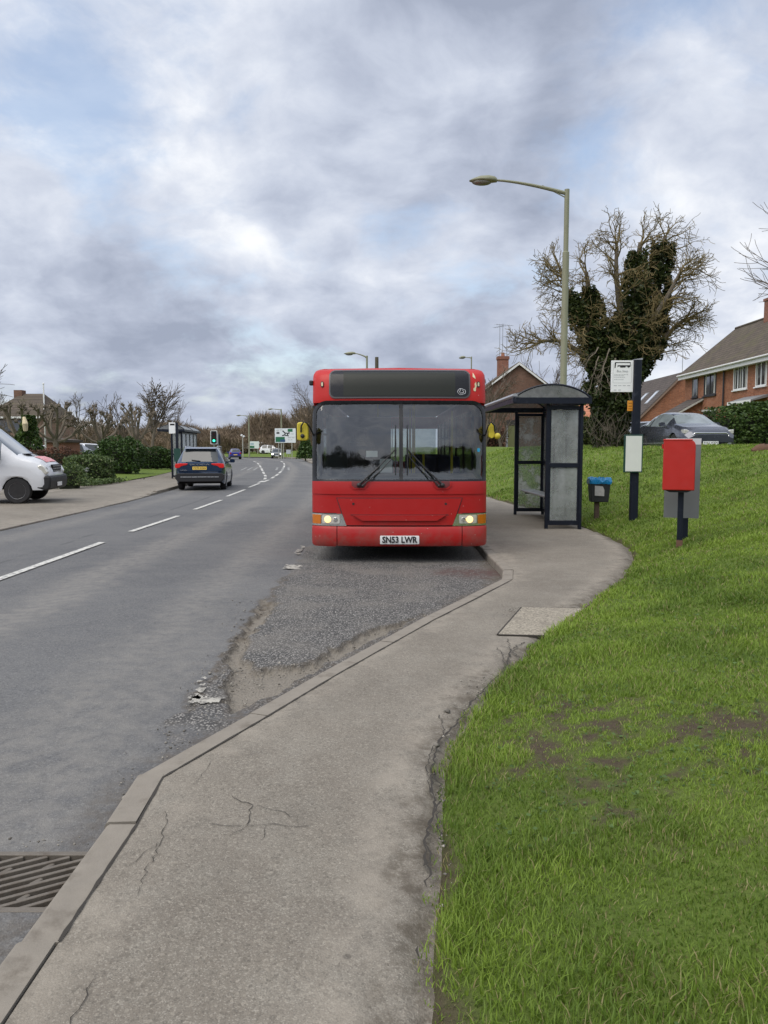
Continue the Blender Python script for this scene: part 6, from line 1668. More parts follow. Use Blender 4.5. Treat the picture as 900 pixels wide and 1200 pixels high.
# ---- flagpole, bollard lights
q = P(57.5, 540, 46); fp = thing('flagpole', 'slim white flagpole in front of the pollards across the road', 'flagpole', (q[0], 45.6, .3))
MB().tube([(0, 0, -.1), (0, 0, P(57, 450, 45.6)[2] - .3)], [.055, .04], 8).build('pole', M_WHITE, fp)
MB().ball((0, 0, P(57, 450, 45.6)[2] - .28), .06, 5).build('finial', M_WHITE, fp)
b0 = None
for lab, px, py in (('short dark bollard light with a white top in front of the flecked hedge', 102.5, 566), ('short dark bollard light with a white top beside the van bumper', 77.5, 563)):
    q = G(px, py, KH)
    if b0 is None:
        b0 = thing('bollard_light', lab, 'bollard', (q[0], q[1], KH), 0, 'bollard lights by the hedge')
        MB().prism(rrect(-.07, .07, -.07, .07, .02, 3), -.1, .50, 'z').build('post', M_DKFRAME, b0)
        MB().prism(rrect(-.085, .085, -.085, .085, .02, 3), .501, .66, 'z').build('lamp', M_WHITE, b0)
    else: copy_tree(b0, None, (q[0], q[1], KH), None, lab)
GLZ = [None]
# ================================================================== cars and vans
M_CARGLASS = pmat('car_glass', (.030, .036, .038), .05, var=.3, spec=.6)
M_TRIM = pmat('black_trim', (.011, .011, .012), .55, var=.2)
M_SILVERT = pmat('silver_trim', (.45, .46, .47), .3, metal=.7, var=.1)
M_TAIL = lampmat('lit_tail_lamp', (.50, .014, .012), .12)
M_TAILR = pmat('tail_lens', (.35, .015, .012), .2, coat=.6)
M_WHEELL = pmat('alloy_wheel', (.42, .42, .43), .35, metal=.7, var=.1)
def carpaint(name, col, met=.3, rough=.25): return pmat(name, col, rough, met, var=.06, vs=2, coat=.8, spec=.5)

def car_body(t, paint, L, W, st, wb, wr, axle0, zb=.24, trim=None, arch=.07, nst=46, glass=M_CARGLASS, seed=0):
    """body from stations st = [(x, z_top, z_belt, half_belt, half_top, glazed)], x from the tail (0) to the nose (L);
    parts: body, glazing (one mesh per pane), sill, wheels (> rim)"""
    xs = np.array([s[0] for s in st]); S = np.array([s[1:5] for s in st])
    ax = [axle0, axle0 + wb]
    X = sorted(set([float(x) for x in xs] + list(np.linspace(0, L, nst)) + [a + k * wr * 1.12 * math.cos(th) for a in ax for k in (1,) for th in np.linspace(0, PI, 9)]))
    X = [x for i, x in enumerate(X) if i == 0 or x - X[i - 1] > .015]
    prof = []
    ra = wr * 1.10
    for x in X:
        zt, zbelt, hb, ht = [float(np.interp(x, xs, S[:, k])) for k in range(4)]
        # plan rounding at both ends
        e = min(x, L - x); pr_ = 1 - .16 * (1 - min(1, e / .45)) ** 2.2
        zlow = zb + (.16 * (1 - min(1, e / .35)) ** 2)
        for a in ax:
            if abs(x - a) < ra: zlow = max(zlow, wr + math.sqrt(max(ra * ra - (x - a) ** 2, 0)) * .98)
        zmid = max(zlow + .02, .55 * zbelt + .12)
        hw = W / 2 * pr_
        hb_ = hb * pr_; ht_ = ht * pr_
        z1 = min(zmid + (zbelt - zmid) * .55, zbelt - .01)
        half = [(hw * .965, zlow), (hw, zlow + (zmid - zlow) * .55), (hw, max(zmid, zlow + .015)), (hw * .985, z1), (hb_, zbelt), (hb_ + (ht_ - hb_) * .5, zbelt + (zt - zbelt) * .5 - 0), (ht_, zt - .05 - .01 * 0), (ht_ * .86, zt - .012), (ht_ * .45, zt), (0, zt + .004)]
        if zt - zbelt < .12:
            half[5] = (hb_ + (ht_ - hb_) * .5, zbelt + (zt - zbelt) * .45); half[6] = (ht_, zbelt + (zt - zbelt) * .8)
        prof.append(half)
    nh = len(prof[0])
    V = []; idx = {}
    def sec(h): return [(y, z) for y, z in h] + [(-y, z) for y, z in reversed(h[:-1])]
    rows = [[(x, y, z) for y, z in sec(h)] for x, h in zip(X, prof)]
    n = len(rows[0])
    body = MB(); body.v = [p for r in rows for p in r]
    panes = {}
    tr = []
    for i in range(len(X) - 1):
        xm = (X[i] + X[i + 1]) / 2
        zt0 = float(np.interp(xm, xs, S[:, 0])); zb0 = float(np.interp(xm, xs, S[:, 1]))
        for k in range(n - 1):
            q = (i * n + k, i * n + k + 1, (i + 1) * n + k + 1, (i + 1) * n + k)
            kk = k if k < nh - 1 else n - 2 - k      # mirrored index of strip
            key = None
            for nm, a, b, kinds in GLZ[0]:
                if a <= xm <= b and kk in kinds: key = nm + ('_l' if (k < nh - 1 and 'side' in nm) else '')
            if key: panes.setdefault(key, []).append(q)
            else: body.f.append(q)
    body.f.append(tuple(range(n))); body.f.append(tuple((len(X) - 1) * n + k for k in reversed(range(n))))
    def sub(faces):
        m = MB(); mp = {}
        for f in faces:
            g_ = []
            for v in f:
                if v not in mp: mp[v] = len(m.v); m.v.append(body.v[v])
                g_.append(mp[v])
            m.f.append(tuple(g_))
        return m
    for nm, fs in panes.items():
        sub(fs).build({'windscreen': 'windscreen', 'rear': 'rear_window'}.get(nm.split('_l')[0], 'side_window'), glass, t, smooth=True, ang=35)
    b = sub(body.f); bo = b.build('body', paint, t, smooth=True, ang=38)
    # floor so that nothing shows through below
    u = MB(); u.box(.25, L - .25, -W / 2 * .86, W / 2 * .86, zb + .02, zb + .14)
    for a in ax: u.box(a - wr * 1.08, a + wr * 1.08, -W / 2 * .70, W / 2 * .70, zb + .141, wr * 2.15)
    u.build('underbody', M_UNDER, t)
    for a in ax:
        for s in (-1, 1):
            c = (a, s * (W / 2 - .125), wr); w = MB(); w.lathe([(wr * .6, -.10), (wr * .93, -.105), (wr, -.07), (wr, .07), (wr * .93, .105), (wr * .6, .10)], c, 'y', 24); wo = w.build('wheel', M_TYRE, t, smooth=True)
            r_ = MB(); r_.lathe([(.0, .085 * s), (wr * .16, .085 * s), (wr * .2, .06 * s), (wr * .56, .075 * s), (wr * .64, .105 * s), (wr * .64, -.08 * s)], c, 'y', 20); ro = r_.build('rim', M_WHEELL, wo, smooth=True)
            g_ = MB()
            for k in range(5):
                an = 2 * PI * (k + .5) / 5; cc = Vector((c[0] + wr * .40 * math.cos(an), c[1] + s * .078, c[2] + wr * .40 * math.sin(an))); g_.ball(cc, wr * .12, 4, (1, .12, 1))
            g_.build('rim_opening', M_TRIM, ro)
    return bo
def orient(t, x, y, z, head):
    "local +x (nose) turned to the compass heading given as an angle from +x"
    t.location = (x, y, z); t.rotation_euler = (0, 0, head)
def mirrors(t, x, y, z, mat):
    for s in (-1, 1):
        m = MB(); m.prism(rrect(s * y - .10, s * y + .10, z, z + .14, .05, 4), x - .05, x + .06, 'x'); m.bar((x, s * (y - .2), z + .03), (x, s * (y - .05), z + .05), .04); m.build('mirror', mat, t, smooth=True)
def MX(x, y, z, side=1):
    "text plane on the tail (side=-1, read from behind) or nose (side=1) of a car"
    return Matrix.Translation((x, y, z)) @ Matrix.Rotation(PI / 2 * side, 4, 'Z') @ Matrix.Rotation(PI / 2, 4, 'X')

# ------------------------------------------------ blue-black estate car seen from behind
q = G(234, 574.5, 0)
su = thing('car', 'dark blue high-built car driving away with its red tail lamps lit', 'car')
GLZ[0] = [('rear', .10, .42, (6, 7, 8)), ('side', .75, 1.62, (4, 5)), ('side2', 1.72, 2.55, (4, 5)), ('windscreen', 2.75, 3.35, (6, 7, 8))]
st = [(0, .98, .93, .80, .74), (.03, 1.06, 1.02, .84, .77), (.10, 1.09, 1.07, .865, .74), (.42, 1.53, 1.06, .875, .62), (.55, 1.60, 1.05, .88, .62), (1.2, 1.625, 1.03, .885, .63), (2.0, 1.62, 1.00, .885, .63), (2.6, 1.57, .98, .88, .60), (2.75, 1.53, .98, .88, .60), (3.35, 1.12, 1.0, .87, .72), (3.45, 1.09, .99, .865, .74), (4.1, 1.0, .90, .82, .70), (4.30, .88, .78, .78, .66), (4.38, .70, .62, .76, .66)]
M_DBLUE = carpaint('dark_blue_paint', (.008, .030, .075), .35, .22)
car_body(su, M_DBLUE, 4.38, 1.84, st, 2.64, .345, .92)
# tail: bumper, lamps, plate, letters, wiper, roof bars
bm_ = MB(); bm_.prism([(-.80, .34), (.80, .34), (.90, .46), (.90, .60), (.80, .66), (-.80, .66), (-.90, .60), (-.90, .46)], -.045, .22, 'x'); bm_.build('bumper', M_TRIM, su, bevel=.02)
MB().box(-.060, -.046, -.70, .70, .505, .535).build('bumper_trim', M_SILVERT, su)
tg = MB(); tg.prism([(-.80, .72), (.80, .72), (.83, .80), (.79, 1.055), (-.79, 1.055), (-.83, .80)], -.032, .12, 'x'); tgo = tg.build('tailgate', M_DBLUE, su, bevel=.02)
pl = MB(); pl.box(-.048, -.034, -.26, .26, .79, .905); plo = pl.build('number_plate', M_YPLATE, su)
lettering('VX70 KDN', .10, M_INK, plo, MX(-.0495, 0, .847, -1), width=.46)
lettering('SKODA', .075, M_SILVERT, tgo, MX(-.0345, 0, .985, -1), width=.74)
lettering('KAROQ', .05, M_SILVERT, tgo, MX(-.0345, .58, .77, -1), width=.22)
for s in (-1, 1):
    l = MB(); l.prism([(s * .42, 1.0), (s * .48, .965), (s * .66, .925), (s * .74, .86), (s * .86, .85), (s * .905, .90), (s * .885, 1.01), (s * .70, 1.03), (s * .45, 1.025)], -.05, .16, 'x'); l.build('tail_lamp', M_TAIL, su, bevel=.015)
    rb = MB(); rb.tube([(.65, s * .58, 1.615), (.75, s * .60, 1.66), (2.3, s * .60, 1.655), (2.5, s * .58, 1.57)], .02, 6); rb.build('roof_bar', M_SILVERT, su, smooth=True)
wp = MB(); wp.bar((.095, -.02, 1.11), (.12, .30, 1.15), .03, .025); wp.build('rear_wiper', M_TRIM, su)
sp_ = MB(); sp_.prism([(.33, 1.565), (.36, 1.60), (.75, 1.635), (.75, 1.60)], -.60, .60, 'y'); sp_.build('spoiler', M_DBLUE, su, bevel=.01)
mirrors(su, 2.95, 1.0, 1.0, M_DBLUE)
an = R(90 + 7.0)
orient(su, q[0] + .10, q[1] - .35, 0, an)

# ------------------------------------------------ grey saloon on the bank
gc = thing('car', 'dark grey saloon parked at the top of the bank facing the pavement', 'car')
GLZ[0] = [('rear', .62, 1.25, (6, 7, 8)), ('side', .98, 1.55, (4, 5)), ('side2', 1.62, 2.35, (4, 5)), ('side3', 2.42, 3.12, (4, 5)), ('windscreen', 3.02, 3.72, (6, 7, 8))]
st = [(0, .98, .90, .76, .66), (.10, 1.06, .98, .82, .70), (.55, 1.12, 1.01, .86, .70), (.62, 1.14, 1.01, .865, .68), (1.25, 1.40, 1.00, .885, .57), (1.7, 1.47, .98, .89, .57), (2.2, 1.485, .96, .89, .58), (2.8, 1.43, .94, .89, .57), (3.02, 1.38, .94, .89, .57), (3.72, 1.03, .945, .88, .72), (3.85, 1.0, .93, .87, .74), (4.4, .90, .82, .83, .72), (4.72, .78, .70, .78, .66), (4.87, .62, .55, .74, .64)]
M_DGREY = carpaint('grey_car_paint', (.060, .066, .085), .45, .25)
M_WSGREY = glassmat('car_screen_glass', (.45, .5, .52), .22, .02)
car_body(gc, M_DGREY, 4.87, 1.85, st, 2.85, .335, 1.05, zb=.2, glass=pmat('sky_paled_glass', (.20, .23, .235), .05, var=.5, vs=2, spec=.9, coat=.5))  # pale base colour stands in for sky reflected in the windows
L = 4.87
gr = MB(); gr.prism([(-.52, .66), (-.60, .60), (-.50, .44), (-.42, .39), (.42, .39), (.50, .44), (.60, .60), (.52, .66)], L - .13, L - .02, 'x'); gro = gr.build('grille', M_TRIM, gc, bevel=.01)
cm = MB(); pts = [(-.54, .675), (-.62, .60), (-.52, .435), (-.43, .375), (.43, .375), (.52, .435), (.62, .60), (.54, .675)]
cm.tube([(L - .02, a, b) for a, b in pts] + [(L - .02, *pts[0])], .016, 6); cm.build('grille_surround', M_CHROME, gro, smooth=True)
for k in range(4): MB().box(L - .018, L - .012, -.50, .50, .44 + k * .055, .455 + k * .055).build('grille_bar', M_SILVERT, gro)
for s in (-1, 1):
    hl = MB(); hl.prism([(s * .56, .70), (s * .64, .63), (s * .86, .66), (s * .86, .80), (s * .74, .79)], L - .42, L - .17, 'x'); hl.build('headlight', M_CLEARL, gc, bevel=.02)
    fg = MB(); fg.prism([(s * .58, .30), (s * .72, .30), (s * .76, .40), (s * .62, .36)], L - .10, L - .04, 'x'); fg.build('fog_lamp_trim', M_SILVERT, gc)
bp = MB(); bp.prism([(-.78, .20), (.78, .20), (.86, .33), (.60, .37), (-.60, .37), (-.86, .33)], L - .25, L - .05, 'x'); bp.build('bumper', M_TRIM, gc, bevel=.02)
pl = MB(); pl.box(L - .008, L + .006, -.26, .26, .285, .395); plo = pl.build('number_plate', M_WPLATE, gc)
lettering('RV63 WXM', .105, M_INK, plo, MX(L + .008, 0, .34, 1), width=.46)
mirrors(gc, 3.05, 1.0, .95, M_DGREY)
MB().box(.4, 4.3, -.925, -.918, .335, .36).build('side_trim', M_SILVERT, gc)
cxg, cyg = P(797, 500, 28.6)[0], 28.6
zg = P(797, 484.5, 28.6)[2] - 1.44
hd = R(-89)
orient(gc, cxg - L / 2 * math.cos(hd) + .08, cyg - L / 2 * math.sin(hd), zg, hd)

# ------------------------------------------------ generic small hatchback used for the far and half-hidden cars
def hatch(label, paint, group=None, van=False):
    t = thing('car', label, 'car', group=group)
    GLZ[0] = [('rear', .08, .45, (6, 7, 8)), ('side', .55, 1.5, (4, 5)), ('side2', 1.6, 2.5, (4, 5)), ('windscreen', 2.6, 3.15, (6, 7, 8))]
    st = [(0, .95, .90, .74, .66), (.08, 1.0, .95, .80, .66), (.45, 1.42, .96, .83, .56), (.7, 1.48, .95, .84, .57), (1.6, 1.50, .93, .84, .58), (2.4, 1.45, .92, .84, .57), (2.6, 1.40, .92, .84, .57), (3.15, 1.02, .93, .83, .66), (3.3, .99, .92, .82, .68), (3.9, .84, .75, .76, .62), (4.05, .62, .55, .72, .6)]
    car_body(t, paint, 4.05, 1.75, st, 2.5, .31, .75, nst=26)
    for s in (-1, 1):
        MB().prism([(s * .55, .78), (s * .80, .74), (s * .80, .98), (s * .62, 1.0)], -.02, .2, 'x').build('tail_lamp', M_TAILR, t)
        MB().prism([(s * .50, .64), (s * .76, .62), (s * .72, .76), (s * .55, .74)], 3.75, 4.03, 'x').build('headlight', M_CLEARL, t)
    MB().box(-.03, .1, -.70, .70, .30, .48).build('bumper', M_TRIM, t, bevel=.02)
    MB().box(-.04, -.02, -.26, .26, .60, .71).build('number_plate', M_YPLATE, t)
    MB().box(4.03, 4.06, -.26, .26, .36, .47).build('number_plate', M_WPLATE, t)
    MB().box(3.95, 4.045, -.45, .45, .48, .60).build('grille', M_TRIM, t)
    mirrors(t, 2.75, .95, .93, paint)
    return t
M_BLUE = carpaint('bright_blue_paint', (.030, .035, .26), .2, .25)
M_CHAR = carpaint('dark_green_grey_paint', (.030, .040, .042), .3, .25)
M_SILV = carpaint('silver_paint', (.40, .42, .45), .5, .3)
M_CWHITE = carpaint('white_car_paint', (.70, .71, .72), 0, .3)
blue = hatch('bright blue car driving away towards the junction', M_BLUE)
q = G(276, 538.3, 0); orient(blue, q[0], q[1], 0, R(90 + 14))
dark = hatch('dark car coming towards the camera with its headlamps on', M_CHAR)
for s in (-1, 1): MB().ball((4.02, s * .63, .69), .13, 6, (.3, 1, .8)).build('lit_headlamp', M_HEAD if False else lampmat('bright_headlamp', (1, .97, .9), 4.0) if 'bright_headlamp' not in bpy.data.materials else bpy.data.materials['bright_headlamp'], dark)
q = G(321, 537.3, 0); orient(dark, q[0], q[1] + 4.05, 0, R(-90 + 6))
s1 = hatch('pale silver car half hidden behind the ivy tree and the bus stop pole', M_SILV)
cp = P(737, 500, 38); orient(s1, cp[0] + 2.5, 38.6, pz(cp[0], 38) - .12, R(194))
CG = 'parked cars behind the hedges across the road'
for i, (lab, px, Y, hd, m) in enumerate([('white parked car nearest the van, behind the reddish hedge', 46, 50, 20, M_CWHITE), ('silver parked car in the middle behind the reddish hedge', 83, 52, 60, M_SILV), ('white parked car at the right behind the dark shrub', 108, 54, 15, M_CWHITE)]):
    c = hatch(lab, m, CG); p = P(px, 530, Y); z = P(px, (521, 519, 519.5)[i], Y)[2] - 1.5
    orient(c, p[0] - 2 * math.cos(R(hd)), p[1] - 2 * math.sin(R(hd)), max(z, .25), R(hd))

# ------------------------------------------------ white van
vn = thing('van', 'white van with red lettering patches parked on the forecourt at the left edge', 'van')
GLZ[0] = [('side', 3.0, 4.12, (4, 5)), ('windscreen', 3.79, 4.55, (6, 7, 8))]
st = [(0, 2.45, 1.25, .97, .84), (.1, 2.52, 1.25, .99, .86), (2.2, 2.48, 1.22, .99, .86), (3.1, 2.34, 1.19, .99, .84), (3.5, 2.16, 1.17, .985, .80), (3.76, 2.02, 1.17, .985, .76), (4.55, 1.34, 1.16, .97, .84), (4.70, 1.28, 1.14, .965, .84), (5.30, 1.17, 1.03, .94, .78), (5.62, 1.06, .93, .92, .74), (5.80, .93, .82, .88, .68), (5.86, .78, .66, .82, .62)]
M_VWHITE = carpaint('white_van_paint', (.60, .61, .62), 0, .35)
M_VGLASS = pmat('van_glass', (.10, .12, .135), .05, var=.5, vs=1.2, spec=1., coat=.8)
vb = car_body(vn, M_VWHITE, 5.86, 1.99, st, 3.55, .345, 1.0, zb=.36, glass=M_VGLASS)
L = 5.86
bp = MB(); bp.prism([(5.10, .60), (5.10, .38), (5.70, .34), (5.90, .40), (5.95, .60), (5.93, .74), (5.62, .76)], -.975, .975, 'y'); bp.build('bumper', M_TRIM, vn, bevel=.05)
for s in (-1, 1):
    sd = MB(); sd.box(1.5, 4.05, *sorted((s * .985, s * 1.02)), .60, .72); sd.build('side_moulding', M_TRIM, vn)
    hl = MB(); hl.prism([(5.18, 1.00), (5.34, .82), (5.70, .77), (5.80, .84), (5.62, 1.0), (5.40, 1.05)], *sorted((s * .66, s * .965)), axis='y'); hl.build('headlight', M_CLEARL, vn, bevel=.03)
gr = MB(); gr.prism([(-.42, .80), (.42, .80), (.52, 1.04), (-.52, 1.04)], 5.72, 5.84, 'x'); gro = gr.build('grille', M_TRIM, vn, bevel=.02)
for k in range(3): MB().box(5.842, 5.856, -.42 - .02 * k, .42 + .02 * k, .845 + k * .07, .865 + k * .07).build('grille_bar', M_SILVERT, gro)
MB().box(5.952, 5.962, -.26, .26, .44, .55).build('number_plate', M_WPLATE, vn)
M_PINK = pmat('faded_red_vinyl', (.62, .16, .17), .45, var=.25, vs=9, grime=((.70, .55, .55), 22, .48, .6))
bn = MB()
def hoodz(x): return float(np.interp(x, [4.70, 5.30, 5.62], [1.28, 1.17, 1.06]))
bn.add([(x, y, hoodz(x) + .014 + .01 * (1 - abs(y) / .5)) for x in (4.90, 5.20, 5.52) for y in (-.55, 0, .55)], [(0, 1, 4, 3), (1, 2, 5, 4), (3, 4, 7, 6), (4, 5, 8, 7)])
bn.build('bonnet_graphic', M_PINK, vn)
for s in (-1, 1): MB().box(3.05, 3.95, *sorted((s * 1.0, s * 1.006)), .78, 1.08).build('door_graphic', M_PINK, vn)
vt = MB(); vt.box(4.60, 4.76, -.55, .30, 1.325, 1.34); vt.build('bonnet_vent', M_TRIM, vn)
for s in (-1, 1):
    m = MB(); m.prism(rrect(s * 1.12 - .09, s * 1.12 + .09, 1.18, 1.55, .05, 4), 4.0, 4.14, 'x'); m.build('mirror', M_TRIM, vn, smooth=True)
    MB().box(2.92, 2.935, *sorted((s * .992, s * .998)), .5, 1.9).build('door_gap', M_TRIM, vn)
for ch in list(vn.children):
    if ch.name.startswith('wheel'): continue
    for o_ in [ch] + list(ch.children):
        for v in o_.data.vertices:
            if v.co.x > 4.95: v.co.x = 4.95 + (v.co.x - 4.95) * .46
hd = R(10); q = G(22, 590, KH)
# front axle at local 4.55, near side is local -y
ca, sa = math.cos(hd), math.sin(hd)
fx, fy_ = 4.55, -.87
orient(vn, q[0] - (ca * fx - sa * fy_), q[1] - (sa * fx + ca * fy_), KH, hd)

# ------------------------------------------------ vehicles on the far arm of the junction
wv = thing('lorry', 'small white tipper lorry far off beyond the junction', 'lorry', (P(300, 530, 165)[0], 165, .4), 0)
MB().box(-3.2, .6, -1, 1, 1.0, 2.2).build('body', pmat('pale_tipper', (.5, .5, .48), .6), wv)
cb = MB(); cb.prism([(.75, .6), (2.3, .6), (2.35, 1.3), (1.9, 2.4), (.75, 2.4)], -1, 1, 'y'); cbo = cb.build('cab', M_CWHITE, wv, bevel=.05)
MB().prism([(1.1, 1.4), (2.1, 1.4), (1.85, 2.2), (1.1, 2.2)], -1.01, 1.01, 'y').build('window', M_CARGLASS, cbo)
for x in (-2.2, 1.4):
    for s in (-1, 1): MB().lathe([(.0, -.12), (.42, -.12), (.42, .12), (.0, .12)], (x, s * .9, .42), 'y', 14).build('wheel', M_TYRE, wv)
MB().box(-3.2, 2.2, -.4, .4, .6, .95).build('chassis', M_UNDER, wv)
wc = hatch('white car far off beyond the junction, right of the tipper lorry', M_CWHITE); orient(wc, P(306, 530, 158)[0], 158, .35, R(-15)); wc.scale = (1.15, 1.15, 1.25)
# ================================================================== across the road and the junction
q = G(200, 561, KH)
bus_shelter('bus_shelter', 'distant navy bus shelter on the pavement across the road', (q[0] + .0, q[1] + .3, KH), R(5), 4.6, .50, (-.62, .66), 4)
qx, qy = P(208.5, 560, 36.5)[0], 36.5
b2 = thing('bus_stop_pole', 'distant bus stop pole with a white flag and green case by the far shelter', 'bus stop', (qx, qy, KH))
def zz(py): return P(208, py, qy)[2] - KH
MB().prism(rrect(-.06, .06, -.06, .06, .02, 3), -.1, zz(495), 'z').build('pole', M_NAVY, b2)
f_ = MB().box(P(198, 500, qy)[0] - qx, -.062, -.02, .02, zz(508), zz(495)).build('flag', M_WSIGN, b2)
MB().box(P(199.5, 500, qy)[0] - qx, -.10, -.024, -.021, zz(498.5), zz(496.5)).build('bus_symbol', M_INK, f_)
MB().box(P(204, 500, qy)[0] - qx, P(211.5, 500, qy)[0] - qx, -.13, -.065, zz(541), zz(525.5)).build('timetable_case', M_GREENF, b2)

# traffic signals
M_GREENL = lampmat('lit_green', (.05, .95, .55), 1.6)
M_SIGBLACK = pmat('signal_black', (.012, .012, .013), .5)
def signal(label, x, y, z0, ztop, facing, lit):
    t = thing('traffic_light', label, 'traffic light', (x, y, z0), facing, None)
    MB().tube([(0, .15, -.2), (0, .15, ztop - z0)], .057, 10).build('pole', pmat('signal_pole', (.22, .23, .23), .5) if 'signal_pole' not in bpy.data.materials else bpy.data.materials['signal_pole'], t, smooth=True)
    zt = ztop - z0
    h = MB(); h.prism(rrect(-.17, .17, zt - 1.02, zt - .04, .06, 4), -.10, .08, 'y'); ho = h.build('head', M_SIGBLACK, t)
    if lit:
        MB().prism(rrect(-.30, .30, zt - 1.16, zt + .08, .08, 4), .085, .10, 'y').build('backing_board', M_SIGBLACK, t)
        b = MB(); o_ = rrect(-.31, .31, zt - 1.17, zt + .09, .09, 5); i_ = rrect(-.25, .25, zt - 1.11, zt + .03, .06, 5); n = len(o_)
        b.add([(a, .082, c) for a, c in o_ + i_], [(k, (k + 1) % n, n + (k + 1) % n, n + k) for k in range(n)]); b.build('white_border', M_WHITE, t)
    for k, nm in enumerate(('red', 'amber', 'green')):
        zc = zt - .22 - k * .31
        m = M_GREENL if (nm == 'green' and lit) else (pmat('dark_lens_' + nm, {'red': (.07, .01, .01), 'amber': (.08, .045, .01), 'green': (.01, .06, .04)}[nm], .3) if 'dark_lens_' + nm not in bpy.data.materials else bpy.data.materials['dark_lens_' + nm])
        l = MB(); l.lathe([(.0, -.13), (.10, -.12), (.11, -.10)], (0, 0, zc), 'y', 16); l.build('lens', m, ho)
        v = MB(); n = 9; v.loft([[(.125 * math.cos(a), y_, zc + .125 * math.sin(a)) for a in np.linspace(.0, PI, n)] for y_ in (-.10, -.27)], closed=False, cap=False); v.build('visor', M_SIGBLACK, ho)
    return t
p = P(250.5, 505, 70); zt = P(250, 505.5, 70)[2]
signal('traffic light showing green with a white bordered board above the dark blue car', p[0], 70, .1, zt, R(12), True)
p2 = P(255.5, 505, 70.8)
signal('dark traffic light head turned away beside the green one', p2[0], 70.8, .1, P(250, 508.5, 70.8)[2], R(185), False)
# direction sign
Y = 112
t = thing('direction_sign', 'large white and green direction sign with a roundabout diagram beside the bus', 'sign', (P(334.5, 520, Y)[0], Y, .2))
def sx(px): return P(px, 520, Y)[0] - t.location.x
def sz(py): return P(334, py, Y)[2] - .2
bd = MB().box(sx(322.2), sx(346.6), -.02, .02, sz(518.8), sz(502)).build('panel', pmat('sign_white', (.66, .70, .69), .5, var=.04), t)
gs = MB(); gs.box(sx(323), sx(333.8), -.028, -.021, sz(518), sz(512)); gs.build('green_panel', pmat('sign_green', (.01, .13, .055), .5), bd)
MB().box(sx(337.3), sx(343), -.028, -.021, sz(506), sz(502.6)).build('green_patch', bpy.data.materials['sign_green'], bd)
MB().box(sx(328.5), sx(334.2), -.036, -.029, sz(517.8), sz(515)).build('blue_patch', pmat('sign_blue', (.02, .07, .16), .5), bd)
MB().box(sx(324.2), sx(327.6), -.028, -.021, sz(508.4), sz(506.4)).build('road_number', M_INK, bd)
mp = MB(); c = (sx(335.6), sz(509)); n = 14
r0, r1 = .26, .12
ro = [(c[0] + r0 * math.cos(2 * PI * k / n), c[1] + r0 * math.sin(2 * PI * k / n)) for k in range(n)]; ri = [(c[0] + r1 * math.cos(2 * PI * k / n), c[1] + r1 * math.sin(2 * PI * k / n)) for k in range(n)]
mp.add([(a, -.026, b) for a, b in ro + ri], [(k, (k + 1) % n, n + (k + 1) % n, n + k) for k in range(n)])
for (px, py) in ((331.4, 504.8), (330.8, 510.6), (338.3, 511), (339.5, 506.8)):
    e = Vector((sx(px), 0, sz(py))); s = Vector((c[0], 0, c[1])); d = (e - s).normalized(); mp.bar(s + d * .24 + Vector((0, -.026, 0)), e + Vector((0, -.026, 0)), .17, .004, up=(0, 1, 0))
mp.build('roundabout_diagram', M_INK, bd)
tx = MB(); rg = random.Random(2)
for (px, py, n) in ((337.5, 513, 2), (337.5, 515.4, 2), (324, 503.8, 2), (324, 505, 1), (338, 508.5, 2)):
    x = sx(px)
    for k in range(n): w_ = rg.uniform(.25, .42); tx.box(x, x + w_, -.026, -.021, sz(py) - .05, sz(py) + .05); x += w_ + .12
tx.build('print', M_GREYTXT, bd)
MB().box(sx(337.2), sx(346.4), -.0275, -.021, sz(512) - .02, sz(512) + .02).build('divider', M_GREYTXT, bd)
for px in (326.5, 329.5, 332.3, 342): MB().tube([(sx(px), .08, -.3), (sx(px), .08, sz(505))], .055, 8).build('post', pmat('galvanised', (.36, .36, .31), .5) if 'galvanised' not in bpy.data.materials else bpy.data.materials['galvanised'], t)
M_GALV = bpy.data.materials['galvanised']
# second, smaller sign beyond, and a camera post
Y2 = 150
t2 = thing('direction_sign', 'small green and white direction sign on two posts beyond the junction', 'sign', (P(295.5, 520, Y2)[0], Y2, .3))
a, b = P(291.5, 520, Y2)[0] - t2.location.x, P(303.5, 520, Y2)[0] - t2.location.x
zz2 = lambda py: P(295, py, Y2)[2] - .3
bd2 = MB().box(a, b, -.02, .02, zz2(525.5), zz2(517.2)).build('panel', bpy.data.materials['sign_white'], t2)
MB().box(a + .1, a + (b - a) * .55, -.028, -.021, zz2(525), zz2(522.5)).build('green_panel', bpy.data.materials['sign_green'], bd2)
MB().box(a + .3, a + (b - a) * .5, -.028, -.021, zz2(521.6), zz2(519)).build('blue_patch', pmat('pale_blue', (.35, .45, .5), .5), bd2)
for px in (292.5, 302): MB().tube([(P(px, 520, Y2)[0] - t2.location.x, .08, -.3), (P(px, 520, Y2)[0] - t2.location.x, .08, zz2(518))], .06, 8).build('post', M_GALV, t2)
Y3 = 118
t3 = thing('camera_post', 'slim pale post carrying two white boxes left of the small direction sign', 'camera post', (P(284.5, 520, Y3)[0], Y3, .15))
zz3 = lambda py: P(284, py, Y3)[2] - .15
MB().tube([(0, 0, -.3), (0, 0, zz3(511))], .07, 8).build('pole', M_GALV, t3, smooth=True)
for dx, dz, r_ in ((-.16, .12, .5), (.16, -.05, -.5)):
    m = MB(); m.box(-.12, .12, -.2, .2, -.13, .13); m.move(Matrix.Translation((dx, 0, zz3(511) + dz)) @ Matrix.Rotation(r_, 4, 'Y')); m.build('box', M_WHITE, t3, bevel=.03)
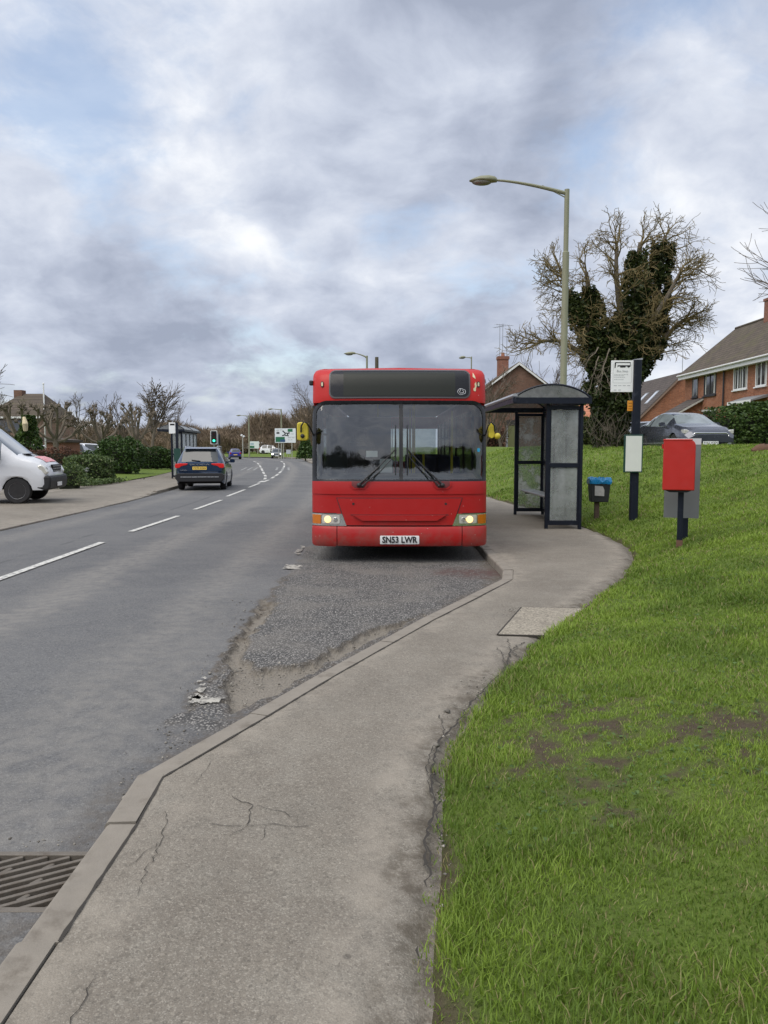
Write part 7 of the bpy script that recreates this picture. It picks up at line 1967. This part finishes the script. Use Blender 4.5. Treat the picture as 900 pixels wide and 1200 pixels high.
# small plate signs and a keep-left bollard on the verge
q = P(338, 525, 118); t4 = thing('small_sign', 'small pale blue-grey plate on two legs below the large direction sign', 'sign', (q[0], 118, .15))
MB().box(-.35, .35, -.02, .02, .55, 1.2).build('plate', pmat('plate_grey', (.42, .45, .47), .5), t4)
for x in (-.2, .2): MB().tube([(x, .04, -.2), (x, .04, 1.0)], .03, 6).build('leg', M_GALV, t4)
# far lamps
for lab, px, pt, pe, Y in (('far street lamp with its arm to the left above the white lorry', 291.5, 487, 277, 122), ('far street lamp with its arm to the left above the direction sign', 329.5, 479.5, 314, 114),
                           ('farthest faint street lamp behind the lorry', 305.5, 489.5, 300, 170)):
    tp = P(px, pt, Y); el = P(pe, pt, Y); arm = max(.6, tp[0] - el[0] - .7)
    street_lamp(lab, tp[0], Y, .1, tp[2] - .1, arm, .75, 0, rad=(.11, .07), rise=.12)
tp = P(430, 417, 50); street_lamp('street lamp showing only its top and arm above the bus roof', tp[0], 50, .1, tp[2] - .1, .75, .75, 0, rad=(.085, .05), rise=.25)
tp = P(552.5, 418, 62); street_lamp('thin street lamp top above the right end of the bus roof', tp[0], 62, 1.2, tp[2] - 1.2, .5, .5, 0, rad=(.07, .04), rise=.05)
p = P(441.5, 418.5, 44); t5 = thing('wooden_post', 'top of a tall dark wooden pole above the middle of the bus roof', 'pole', (p[0], 44, .1))
MB().tube([(0, 0, -.2), (0, 0, p[2] - .1)], [.14, .10], 10).build('pole', pmat('dark_wood', (.085, .075, .05), .9, var=.3), t5, smooth=True)
# low wooden rail on the far verge, molehill on the bank
q = on_bank(895, 528); ml = MB(); ml.ball((0, 0, -.02), .20, 10, (1.5, 1, .9)); ml.ball((.2, .05, -.02), .17, 8, (1.2, 1, .8)); rg = random.Random(3)
ml.v = [(a + rg.gauss(0, .012), b + rg.gauss(0, .012), c + rg.gauss(0, .012)) for a, b, c in ml.v]
mo = ml.build('molehill', pmat('bare_earth', (.11, .06, .035), .95, var=.4, vs=9, bump=.8), None, smooth=True); mo.location = q; tag(mo, 'reddish brown mound of bare earth at the right edge of the grass bank', 'molehill')
